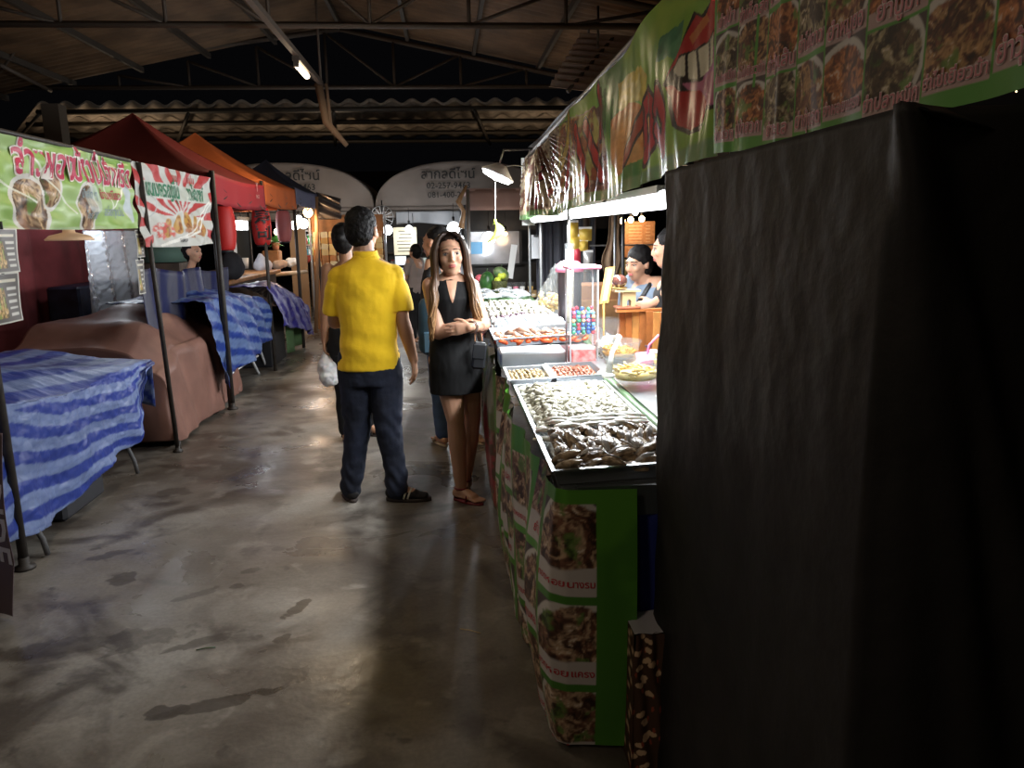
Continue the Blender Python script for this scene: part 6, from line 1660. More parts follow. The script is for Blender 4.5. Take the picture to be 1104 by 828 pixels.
# ================================================================ PEOPLE
SKIN = mat('skin_tan', (.50, .27, .17), .5, noise_amt=.06, nscale=9, sub=.08)
SKIN2 = mat('skin_light', (.46, .255, .165), .45, noise_amt=.05, nscale=9, sub=.08)
SKIN3 = mat('skin_dark', (.33, .17, .10), .5, noise_amt=.06, nscale=9, sub=.05)
HAIR = mat('black_hair', (.007, .006, .006), .6, bump=.4, bscale=120, spec=.2)
LIP = mat('lip_rose', (.42, .11, .10), .4); EYEW = mat('eye_white', (.32, .28, .26), .3); IRIS = mat('iris_dark', (.012, .008, .006), .15)
def basis(f, up=(0, 0, 1)):
    f = V(f).normalized(); u = V(up); u = (u - f*u.dot(f)).normalized(); r = f.cross(u)
    return r, f, u
def head_shape(mb, c, f, up=(0, 0, 1), s=1.0, fem=False, wide=1.0):
    r, f, u = basis(f, up); M = Matrix((r, f, u)).transposed()
    P = lambda x, y, z: V(c) + M @ V((x*s*wide, y*s, z*s))
    B = lambda p, rr_, n=16: mb.ball(P(*p), tuple(q*s*(wide if i == 0 else 1) for i, q in enumerate(rr_)), n, M=M)
    B((0, -.018, .032), (.076, .094, .083), 22); B((0, .012, .0), (.068, .078, .085), 20)
    B((0, .022, -.045), (.056, .066, .062), 20); B((0, .050, -.088), (.028, .028, .024))
    B((0, .030, -.075), (.046, .050, .036))
    B((0, .070, .030), (.050, .020, .020)); 
    for sx in (-1, 1):
        B((sx*.034, .062, -.022), (.026, .024, .024)); B((sx*.077, -.006, -.008), (.009, .018, .030)); B((sx*.080, -.012, .004), (.009, .013, .018))
        B((sx*.010, .094, -.030), (.008, .010, .007), 10)
    capsule(mb, P(0, .086, .016), P(0, .101, -.024), .0085*s, .0115*s)
    B((0, .083, -.052), (.022, .012, .008)); B((0, .082, -.063), (.020, .012, .008))
    return P, M
def face_parts(body, T, P, M, s=1.0, shut=0, wide=1.0):
    me = body.data; bv = BVHTree.FromPolygons([v.co for v in me.vertices], [tuple(p.vertices) for p in me.polygons])
    off = T.location; f = M @ V((0, 1, 0))
    def proj_(x, z, o=0):
        st = P(x, .3, z) - off; h = bv.ray_cast(st, -f)
        return (h[0] if h[0] is not None else P(x, .09, z) - off) + f*o*s
    for sx in (-1, 1):
        c = proj_(sx*.031, .006, -.002)
        MB().ball(c, (.0155*s, .006*s, .0065*s*(1 - shut*.6)), 14, M=M).build('eye', EYEW, T)
        MB().ball(c + f*.0035*s + M @ V((0, 0, -.0005*s)), (.0076*s, .0038*s, .0066*s*(1 - shut*.6)), 12, M=M).build('iris', IRIS, T)
        MB().tube([proj_(sx*(.031 + k*.0155), .0065 + .007*(1 - k*k) + .001, .0022) for k in np.linspace(-1, 1, 7)], .0017*s, 6).build('eyelid', IRIS, T)
        MB().tube([proj_(sx*(.031 + k*.021), .027 + .005*(1 - k*k) - .002*k, .0008) for k in np.linspace(-1, 1, 7)], [q*s for q in (.0012, .0028, .003, .003, .0025, .002, .001)], 6).build('eyebrow', mat('brow_brown', (.03, .018, .012), .7), T)
    mb = MB(); 
    for zz, rr_ in ((-.0525, .0042), (-.0610, .0052)):
        mb.tube([proj_(k*.021, zz + (.003*(1 - k*k) - .002 if zz > -.055 else -.003*(1 - k*k) + .002), .0006) for k in np.linspace(-1, 1, 9)], [rr_*s*math.sqrt(max(.08, 1 - (k*.95)**2)) for k in np.linspace(-1, 1, 9)], 8)
    mb.build('lips', LIP, T)
def hand(mb, w, d, palm_n, s=1.0, curl=.3, spread=.18, thumb=1, fc=None):
    """w wrist point, d direction of the hand, palm_n direction the palm faces, thumb +-1 side"""
    d = V(d).normalized(); n = V(palm_n); n = (n - d*n.dot(d)).normalized(); sd = d.cross(n)*thumb
    P = lambda a, b, c: V(w) + d*(a*s) + sd*(b*s) + n*(c*s)
    capsule(mb, P(-.02, 0, 0), P(.02, 0, 0), (.026*s, .019*s), (.032*s, .016*s), 14, ea=sd)
    capsule(mb, P(.02, 0, 0), P(.075, 0, .002), (.034*s, .015*s), (.037*s, .013*s), 14, ea=sd)
    L = [.068, .078, .072, .056]
    for k in range(4):
        b = (.030 - .020*k); a0 = .078 - (.006 if k in (0,) else (.012 if k == 3 else 0)); sp = (.030 - .020*k)*spread*5
        cu = curl if fc is None else fc[k]
        p = P(a0, b, .002); dr = (d + sd*sp*.9*1).normalized(); ang = .2*cu; pts = [P(a0 - .02, b*.92, 0), p]; ax = dr.cross(n)
        for j, f_ in enumerate((.42, .32, .26)):
            ang += cu*(.8, 1.1, .7)[j]; q = Matrix.Rotation(-ang, 3, ax) if False else None
            v = dr*math.cos(ang) + n*math.sin(ang); p = p + v*(L[k]*f_*s); pts.append(p)
        chain(mb, pts, [.0085*s, .0088*s, .0082*s, .0074*s, .0062*s], 10)
    t0 = P(.012, .024, .006); t1 = P(.036, .047, .016); t2 = P(.062, .056, .022 + .01*curl); t3 = P(.082, .055, .026 + .018*curl)
    chain(mb, [t0, t1, t2, t3], [.015*s, .0115*s, .0095*s, .0075*s], 10)
def foot(mb, ank, d, s=1.0, toes=True, h=.0):
    """ank ankle point, d toe direction (horizontal)"""
    d = V((d[0], d[1], 0)).normalized(); sd = V((d.y, -d.x, 0)); g = h
    P = lambda a, b, z: V((ank[0], ank[1], g)) + d*a*s + sd*b*s + V((0, 0, z*s))
    capsule(mb, P(-.035, 0, .032), P(-.01, 0, .045), .030*s, .034*s)
    capsule(mb, V(ank), P(.0, 0, .05), .032*s, .036*s)
    capsule(mb, P(0, 0, .055), P(.10, 0, .028), (.032*s, .032*s), (.040*s, .020*s), 14, ea=sd)
    capsule(mb, P(-.02, 0, .022), P(.11, 0, .018), (.030*s, .018*s), (.042*s, .015*s), 14, ea=sd)
    if toes:
        for k, b in enumerate((-.028, -.010, .005, .019, .031)):
            bb = b; l_ = (.165, .168, .160, .150, .138)[k]; capsule(mb, P(.11, bb, .016), P(l_, bb*1.08, .011), (.012 if k == 0 else .0085)*s, (.011 if k == 0 else .0075)*s, 10)
def arm(mb, S, E_, W, s=1.0, r=(.052, .041, .040, .026)):
    S, E_, W = V(S), V(E_), V(W)
    chain(mb, [S, S.lerp(E_, .45), E_], [r[0]*s, r[0]*.92*s, r[1]*s]); chain(mb, [E_, E_.lerp(W, .3), W], [r[1]*.98*s, r[2]*1.05*s, r[3]*s])
def leg(mb, Hp, K, A, s=1.0, r=(.088, .058, .056, .036)):
    Hp, K, A = V(Hp), V(K), V(A); back = V((0, 0, 0))
    chain(mb, [Hp, Hp.lerp(K, .5), K], [r[0]*s, r[0]*.86*s, r[1]*s]); chain(mb, [K, K.lerp(A, .32), A], [r[1]*.95*s, r[2]*1.02*s, r[3]*s])
def torso(mb, C, rx=1.0, n=(1, 0), rot=0, fem=False, s=1.0, base=None):
    """C function z -> (x, y) of the axis; sections rotated about z by rot"""
    secs = [(.80, .155, .105), (.88, .165, .115), (.96, .150, .105), (1.06, .135, .095), (1.16, .150, .105), (1.26, .170, .112), (1.34, .172, .10), (1.385, .135, .075), (1.42, .07, .055)]
    if fem: secs = [(.78, .150, .105), (.86, .160, .115), (.96, .132, .095), (1.02, .118, .085), (1.12, .130, .10), (1.20, .145, .115), (1.27, .150, .10), (1.31, .125, .075), (1.35, .055, .05)]
    R = []
    for z, a, b in secs:
        z *= s; cx, cy = C(z); a *= rx*s; b *= s*math.sqrt(rx)
        R.append([V((cx + a*math.cos(t)*math.cos(rot) - b*math.sin(t)*math.sin(rot), cy + a*math.cos(t)*math.sin(rot) + b*math.sin(t)*math.cos(rot), z)) for t in [2*PI*j/26 for j in range(26)]])
    mb.rings(R)
def hair_cap(mb, P, M, s=1.0, grow=.012, back=.0, wide=1.0):
    B = lambda p, rr_: mb.ball(P(*p), tuple((q + grow)*s*(wide if i == 0 else 1) for i, q in enumerate(rr_)), 22, M=M)
    B((0, -.028, .042), (.074, .086, .080)); B((0, -.045, .0), (.070, .066, .07 + back))
def cloth_wr(a1=.006, f1=9, a2=.003, f2=24, zs=1.0):
    return lambda co, n: a1*fnoise((co.x*f1, co.y*f1, co.z*f1*zs), 1) + a2*fnoise((co.x*f2, co.y*f2, co.z*f2*zs + 5), 1)

# ---------------------------------------------------------------- man in the yellow polo shirt
YM = 4.4
W_ = lambda px, py, dy=0: aty(px, py, YM + dy)
T = thing('person', 'man in yellow polo shirt and dark jeans seen from behind in the aisle', 'person', (-.44, YM, 0))
mb = MB()
hc = W_(391, 249); hc.y += .02
P, M = head_shape(mb, hc, (.38, .92, -.03), s=1.02)
nb = V((-.44, YM, 1.40)); capsule(mb, (-.445, YM + .005, 1.36), hc + V((-.003, -.018, -.07)), .062, .056)
cx0, cx1 = W_(399, 400).x, W_(395, 300).x
Cm = lambda z: (cx0 + (cx1 - cx0)*(z - .8)/.5, YM)
torso(mb, Cm, .98, s=1.0)
SL_, SR_ = V((cx1 - .168, YM, 1.305)), V((cx1 + .168, YM, 1.31))
EL_, ER_ = W_(358, 348) + V((.01, .04, 0)), W_(434, 344) + V((.0, -.02, 0))
WL_, WR_ = EL_ + V((.10, .20, .02)), W_(446, 388, -.02)
arm(mb, SL_, EL_, WL_, r=(.047, .040, .040, .026)); arm(mb, SR_, ER_, WR_, r=(.047, .040, .040, .026))
hand(mb, WL_, (.4, .8, .1), (.8, -.2, -.3), thumb=-1, curl=.6)
hand(mb, WR_, (.10, .0, -1), (-.75, .2, 0), thumb=1, curl=.32, s=1.0)
HL_, HR_ = V((cx0 - .088, YM, .84)), V((cx0 + .085, YM, .84))
KL_, KR_ = W_(386, 458, .02), W_(419, 458, -.02)
AL_, AR_ = W_(378, 516, .02), W_(428, 520, -.03); AL_.z = .085; AR_.z = .085
leg(mb, HL_, KL_, AL_); leg(mb, HR_, KR_, AR_)
foot(mb, AL_, (-.25, .9), h=.02, s=1.0); foot(mb, AR_, (.98, -.08), h=.02, s=1.0)
body = melt(mb, 'body', SKIN, T=T, voxel=.0052, smooth=3)
face_parts(body, T, P, M)
mb = MB(); hair_cap(mb, P, M, 1.02, .010, .01); mb.ball(P(0, -.05, -.035), (.066, .05, .05), 16, M=M)
ob = melt(mb, 'hair', HAIR, T=T, voxel=.006, smooth=2, disp=lambda co, n: .005*fnoise(co, 50) + .003*fnoise(co, 110))
# shirt
YEL_S = mat('yellow_cotton', (.92, .58, .010), .85, noise_amt=.015, nscale=30, bump=.15, bscale=260, sheen=.2)
mb = MB()
R = []
xe = lambda px, py: W_(px, py).x
for z, xl, xr, d in ((.79, 363, 431, .125), (.86, 365, 431, .13), (.95, 366, 428, .125), (1.05, 366, 428, .12), (1.15, 362, 431, .122), (1.25, 360, 432, .125), (1.33, 361, 431, .115), (1.375, 366, 424, .09), (1.41, 378, 410, .072), (1.435, 381, 408, .066)):
    k = (1.79 - z) if False else 0
    py = 250 + (1.55 - z)*185; a, b = W_(xl, py).x, W_(xr, py).x; cx, rx = (a + b)/2, (b - a)/2
    R.append([V((cx + rx*math.copysign(abs(math.cos(t))**.85, math.cos(t)), YM + d*math.copysign(abs(math.sin(t))**.9, math.sin(t)), z)) for t in [2*PI*j/28 for j in range(28)]])
mb.rings(R)
def sleeve(mb, S, E_, f=.80, r0=.076, r1=.074, cxy=None):
    S, E_ = V(S), V(E_); Q = S.lerp(E_, f); dr = (E_ - S).normalized(); u = V((0, 1, 0))
    u = (u - dr*u.dot(dr)).normalized(); w2_ = dr.cross(u)
    R = []; inn = V((cxy[0] - S.x, cxy[1] - S.y, 0)).normalized() if cxy else V((0, 0, 0))
    for t, r_, di, dz in ((0, r0*.55, .085, .012), (.02, r0*.80, .045, .006), (.10, r0*.92, .012, -.004), (.35, r0*.98, 0, 0), (.8, r1, 0, 0), (1, r1, 0, 0)):
        p = S.lerp(Q, t) + inn*di + V((0, 0, dz)); R.append([p + u*(r_*1.05*math.cos(a)) + w2_*(r_*.92*math.sin(a)) for a in [2*PI*j/20 for j in range(20)]])
    mb.rings(R); mb.ball(S + inn*.02 + V((0, 0, .004)), r0*.97, 14)
sleeve(mb, SL_, EL_, .80, .070, .074, (cx1, YM)); sleeve(mb, SR_, ER_, .82, .070, .078, (cx1, YM))
def wrinkle(co, n):
    z = co.z; a = cloth_wr(.005, 6, .0015, 22)(co, n)
    a += .004*math.sin((z - 1.0)*46 + co.x*14)*math.exp(-((z - .93)/.10)**2)*(1 if n.y < .3 else .6)      # gathers at the small of the back
    a += .003*math.sin((co.x*1.2 + z)*30)*math.exp(-((z - 1.22)/.12)**2)*min(1, abs(co.x)*6)
    return a
melt(mb, 'polo_shirt', YEL_S, T=T, voxel=.0062, smooth=9, disp=wrinkle)
mb = MB(); cc_ = V((W_(394, 268).x, YM, 1.43)); mb.lathe([(.062, -.03), (.070, -.012), (.066, .022), (.060, .028), (.056, .01)], cc_, 30, cap=False, M=Matrix.Rotation(.06, 3, 'X')); part(mb, 'collar', YEL_S, T)
# jeans
JEAN = mat('navy_denim', (.007, .009, .018), .85, col2=(.014, .019, .040), nscale=5, bump=.2, bscale=240)
mb = MB(); loft(mb, [(cx0, YM, .70, .175, .115), (cx0, YM, .78, .18, .12), (cx0, YM, .86, .178, .115), (cx0, YM, .90, .168, .108)], sq=.9)
for Hp, K, A in ((HL_, KL_, AL_), (HR_, KR_, AR_)):
    Hp2 = Hp + V((0, 0, -.06)); A2 = V((A.x, A.y, .075)); chain(mb, [Hp2, Hp2.lerp(K, .5), K, K.lerp(A2, .5), A2], [.100, .094, .078, .070, .066], 18)
melt(mb, 'jeans', JEAN, T=T, voxel=.007, smooth=4, disp=lambda co, n: cloth_wr(.008, 6, .004, 17)(co, n) + .005*math.sin(co.z*60 + 6*math.sin(co.x*20))*(math.exp(-((co.z - .12)/.10)**2) + .6*math.exp(-((co.z - .48)/.08)**2)))
# shoes: slip-on with two stripes
SHOE = mat('black_suede', (.012, .010, .010), .8); SOLE = mat('brown_sole', (.05, .035, .03), .7)
def shoe(A, d, label_s='shoe', stripes_=True):
    mb = MB(); d = V((d[0], d[1], 0)).normalized(); sd = V((d.y, -d.x, 0)); P_ = lambda a, b, z: V((A[0], A[1], 0)) + d*a + sd*b + V((0, 0, z))
    capsule(mb, P_(-.04, 0, .045), P_(.10, 0, .042), (.040, .030), (.048, .026), 18, ea=sd); capsule(mb, P_(.08, 0, .036), P_(.165, .004, .030), (.048, .026), (.040, .018), 18, ea=sd); capsule(mb, P_(-.035, 0, .05), P_(.0, 0, .085), .038, .040)
    for v in mb.v: pass
    mb.v = [(x, y, max(z, .016)) for x, y, z in mb.v]
    sh = melt(mb, 'shoe', SHOE, T=T, voxel=.006, smooth=2)
    ms = MB(); R = []
    for z in (.0, .02):
        R.append([P_(a, b, z) for a, b in [(.065 + .135*math.cos(t)*(1), (.046 + .006*math.cos(t))*math.sin(t)) for t in [2*PI*j/26 for j in range(26)]]])
    ms.rings(R); ms = local(ms, T); ms.build('sole', SOLE, sh)
    if stripes_:
        for a in (.055, .078):
            q = MB(); q.tube([P_(a - .012, .053, .025), P_(a - .004, .048, .05), P_(a + .004, .022, .071), P_(a + .008, -.0, .077)], 0, 6, flat=[(.0025, .006)]*4, up=tuple(sd)); q2 = MB(); q.tube([P_(a - .012, -.053, .025), P_(a - .004, -.048, .05), P_(a + .004, -.022, .071), P_(a + .008, 0, .077)], 0, 6, flat=[(.0025, .006)]*4, up=tuple(sd)); local(q, T).build('stripe', mat('stripe_cream', (.6, .58, .5), .6), sh)
shoe(AL_, (-.25, .9)); shoe(AR_, (.98, -.10))
ringm = mat('silver', (.7, .7, .7), .2, metal=1)

# ---------------------------------------------------------------- woman with crossed arms
YW = 4.32
W_ = lambda px, py, dy=0: aty(px, py, YW + dy)
T = thing('person', 'young woman with long brown hair, arms crossed, leaning at the food counter in black dress', 'person', (.06, YW, 0))
mb = MB(); sw = .92
hc = W_(485, 275, -.03)
P, M = head_shape(mb, hc, (.10, -.99, .02), up=(-.06, 0, 1), s=1.0, fem=True)
xa = W_(487, 330).x; xb = W_(490, 400).x
Cw = lambda z: (xb + (xa - xb)*min(1, max(0, (z - .75)/.5)), YW)
rot = .30
capsule(mb, (xa, YW + .005, 1.26), hc + V((.0, .015, -.06)), .046, .043)
torso(mb, Cw, .94, rot=rot, fem=True, s=.985)
SR_ = W_(463, 308, -.04) + V((.005, 0, 0)); SL_ = W_(512, 308, .05) + V((-.02, 0, 0))
ER_ = W_(473, 359, -.10); EL_ = W_(522, 350, -.02)
WR_ = W_(507, 348, -.155); WL_ = W_(508, 352, -.20)
WL_ = W_(506, 353, -.205)
arm(mb, SR_, ER_, WR_, .84, r=(.056, .045, .042, .028)); arm(mb, SL_, EL_, WL_, .84, r=(.052, .042, .042, .028))
hand(mb, WL_, (-1, -.05, -.13), (.0, 1, .1), thumb=-1, curl=.12, s=.88, spread=.14)
hand(mb, WR_ + V((0, .02, 0)), (.8, .45, .1), (.2, .5, -.8), thumb=1, curl=.5, s=.85)
HR_ = W_(482, 402, -.02); HL_ = W_(503, 402, .04); HR_.z = HL_.z = .80
KR_ = W_(491, 452, -.05); KL_ = W_(509, 452, .10)
AR_ = W_(497, 524, .0); AL_ = W_(502, 519, .14); AR_.z = .075; AL_.z = .075
leg(mb, HR_, KR_, AR_, .92, r=(.088, .056, .056, .036)); leg(mb, HL_, KL_, AL_, .92, r=(.088, .056, .056, .036))
foot(mb, AR_, (.72, -.62), .92, h=.014); foot(mb, AL_, (-.25, -.6), .92, h=.014)
body = melt(mb, 'body', SKIN2, T=T, voxel=.005, smooth=3)
face_parts(body, T, P, M, .97)
# hair: mass and locks, darker at the crown and lighter towards the ends
hm = bpy.data.materials.new('ombre_hair'); hm.use_nodes = True; nt = hm.node_tree; b_ = nt.nodes['Principled BSDF']; b_.inputs['Roughness'].default_value = .42
tc = nt.nodes.new('ShaderNodeTexCoord'); sx_ = nt.nodes.new('ShaderNodeSeparateXYZ'); nt.links.new(tc.outputs['Object'], sx_.inputs[0]); rp = nt.nodes.new('ShaderNodeValToRGB'); mr = nt.nodes.new('ShaderNodeMapRange')
mr.inputs[1].default_value = 1.0; mr.inputs[2].default_value = 1.55; nt.links.new(sx_.outputs[2], mr.inputs[0]); nt.links.new(mr.outputs[0], rp.inputs[0])
e = rp.color_ramp.elements; e[0].position = .1; e[0].color = (.27, .145, .06, 1); e[1].position = .95; e[1].color = (.022, .012, .008, 1); q = e.new(.5); q.color = (.10, .05, .025, 1)
nt.links.new(rp.outputs[0], b_.inputs['Base Color'])
mb = MB(); hair_cap(mb, P, M, .97, .011, .02)
mb.v = [v for v in mb.v]
cap = melt(mb, 'hair', hm, T=T, voxel=.006, smooth=2, disp=lambda co, n: .002*fnoise((co.x*60, co.y*60, co.z*14)))
mb = MB(); rh = random.Random(4)
for k in range(190):
    side = -1 if k % 2 else 1; t = rh.random()
    # root near the parting, falling beside the face and over the shoulder
    ang = rh.uniform(-.35, 2.6)     # 0 beside the face .. back of the head
    x0 = side*(.012 + .02*rh.random()); 
    pts = [P(x0, .055 - .05*t, .122 - .01*t)]
    ex = side*(.078 + .014*rh.random()); ey = .058 - .125*t
    pts.append(P(side*.060, .062 - .06*t if t < .5 else .03 - .10*t, .088)); pts.append(P(ex, ey, .02)); pts.append(P(ex*1.04, ey*.8, -.06)); pts.append(P(ex*1.05 + side*.004, ey*.7, -.12))
    L_ = rh.uniform(.20, .34) if side > 0 else rh.uniform(.18, .30)
    q0 = pts[-1]
    if t < .55:   # falls in front of the shoulder
        dx = side*-1*0
        out = (.022 if side == 1 else -.03)
        for j in (1, 2, 3, 4):
            f_ = j/4; wv = .010*math.sin(f_*6 + k)
            # M maps +x to the viewer's left when she faces the viewer
            pts.append(q0 + V((( -.030*f_ if side > 0 else .045*f_) + wv, -.045*f_ - .03*math.sin(f_*2.4), -L_*f_)))
    else:
        for j in (1, 2, 3): f_ = j/3; pts.append(q0 + V(((-.02 if side > 0 else .02)*f_, .05*f_ + .0, -L_*.8*f_)))
    Q = []
    for i in range(len(pts) - 1):
        for j in range(3):
            a_, b2, u_ = pts[max(i-1, 0)], None, j/3
            p0, p1, p2, p3 = pts[max(i-1, 0)], pts[i], pts[i+1], pts[min(i+2, len(pts)-1)]
            Q.append(.5*((2*p1) + (p2 - p0)*u_ + (2*p0 - 5*p1 + 4*p2 - p3)*u_*u_ + (3*p1 - p0 - 3*p2 + p3)*u_**3))
    Q.append(pts[-1]); n_ = len(Q)
    mb.tube(Q, 0, 5, flat=[(.0035 + .003*math.sin(PI*i/(n_-1)), .0065 + .007*math.sin(PI*min(1, i/(n_-1)*1.05)) if i < n_ - 1 else .001) for i in range(n_)], up=(0, -1, .2))
local(mb, T); mb.build('hair_locks', hm, cap)
# dress
DRESS = mat('black_dress', (.005, .005, .0055), .8, spec=.3)
mb = MB(); R = []
for z, a, b in ((.655, .152, .125), (.72, .150, .122), (.80, .152, .122), (.88, .150, .115), (.98, .132, .103), (1.05, .130, .10), (1.12, .138, .112), (1.19, .146, .122), (1.25, .142, .104), (1.28, .12, .085), (1.30, .085, .065)):
    cx, cy = Cw(z); cx += .006 if z < .9 else 0
    R.append([V((cx + a*math.cos(t)*math.cos(rot) - b*math.sin(t)*math.sin(rot), cy + a*math.cos(t)*math.sin(rot) + b*math.sin(t)*math.cos(rot), z)) for t in [2*PI*j/28 for j in range(28)]])
mb.rings(R)
melt(mb, 'dress', DRESS, T=T, voxel=.0065, smooth=2, disp=cloth_wr(.006, 8, .003, 20, .4))
# open neckline (skin shows in a deep v)
vn_ = MB(); top = 1.285
n_ = V((-math.sin(-rot)*-1*0 + .0, -1, 0)); 
def dress_pt(x, z, o): 
    return V((xa + x, YW - .118 + .25*x*x*8 - o - .0 + .10*max(0, z - 1.17) + (x*math.tan(rot))*.9, z))
me = [o for o in T.children if o.name.startswith('dress')][0].data; bvd = BVHTree.FromPolygons([v.co for v in me.vertices], [tuple(p.vertices) for p in me.polygons])
def onfront(x, z, o=.004):
    st = V((x, YW - .6, z)) - T.location; h = bvd.ray_cast(st, V((0, 1, 0))); return (h[0] + V((0, -o, 0))) if h[0] is not None else V((x, YW - .05, z)) - T.location
vm = MB()
vm.grid(lambda u, v: onfront(xa + .004 + (u - .5)*.06*v**.7, 1.17 + .12*v, .003), 14, 18); vm.build('chest', SKIN2, T)
# sandals, watch, bag
SAN = mat('maroon_leather', (.16, .012, .016), .5)
def sandal(A, d, s=.92, m=SAN, T=T):
    d = V((d[0], d[1], 0)).normalized(); sd = V((d.y, -d.x, 0)); P_ = lambda a, b, z: V((A[0], A[1], 0)) + d*a*s + sd*b*s + V((0, 0, z*s))
    ms = MB(); R = []
    for z in (.0, .014): R.append([P_(.058 + .118*math.cos(t), (.040 + .006*math.cos(t))*math.sin(t), z) for t in [2*PI*j/26 for j in range(26)]])
    ms.rings(R); root = part(ms, 'sandal', m, T)
    q = MB(); q.tube([P_(.075, .046, .012), P_(.07, .036, .042), P_(.075, 0, .06), P_(.08, -.036, .042), P_(.085, -.046, .012)], 0, 8, flat=[(.003, .012)]*5, up=tuple(d)); q.tube([P_(.06, .0, .062), P_(.03, .0, .085)], .005, 6)
    q.tube([P_(-.0, .038*math.cos(a), .085) + d*(.042*s*math.sin(a)) for a in np.linspace(0, 2*PI, 17)], .006*s, 6); local(q, T).build('strap', m, root)
sandal(AR_, (.72, -.62)); sandal(AL_, (-.25, -.6))
mb = MB(); d = (WL_ - EL_).normalized(); u_ = d.orthogonal().normalized(); w2 = d.cross(u_)
for o_, m_, nm in ((.022, mat('brown_strap', (.12, .06, .04), .5), 'bracelet'), (.045, mat('steel_watch', (.25, .22, .2), .3, metal=.6), 'watch')):
    c0 = WL_ - d*o_; q = MB(); q.tube([c0 + u_*(.030*math.cos(a)) + w2*(.030*math.sin(a)) for a in np.linspace(0, 2*PI, 21)], .0055, 6); root = part(q, nm, m_, T)
    if nm == 'watch': q = MB(); q.lathe([(.0, -.003), (.013, -.003), (.013, .004), (0, .005)], c0 + V((0, -.032, .0)), 16, M=Matrix.Rotation(PI/2, 3, 'X')); local(q, T).build('watch_face', BLK, root)
# small handbag resting at her hip
BAGM = mat('dark_leather', (.02, .021, .024), .35, spec=.7)
A = W_(516, 364, -.12)
B_ = thing('handbag', 'small dark leather handbag hanging at the hip of the long haired woman', 'handbag', (A.x, A.y, A.z - .17))
Rg = Matrix.Rotation(.12, 3, 'Y')
part(MB().box((A.x, A.y, A.z - .10), (.075, .04, .15), M=Rg, bev=.012), 'bag_body', BAGM, B_); part(MB().box((A.x - .0, A.y - .022, A.z - .075), (.07, .008, .08), M=Rg, bev=.003), 'flap', BAGM, B_)
part(MB().tube([A + V((.02, 0, -.02)), W_(517, 345, .02), W_(515, 312, .04), W_(505, 300, .08)], .004, 6).tube([A + V((-.02, 0, -.02)), W_(512, 345, .0), W_(511, 330, -.05)], .004, 6), 'shoulder_strap', mat('tan_strap', (.35, .16, .08), .5), B_)

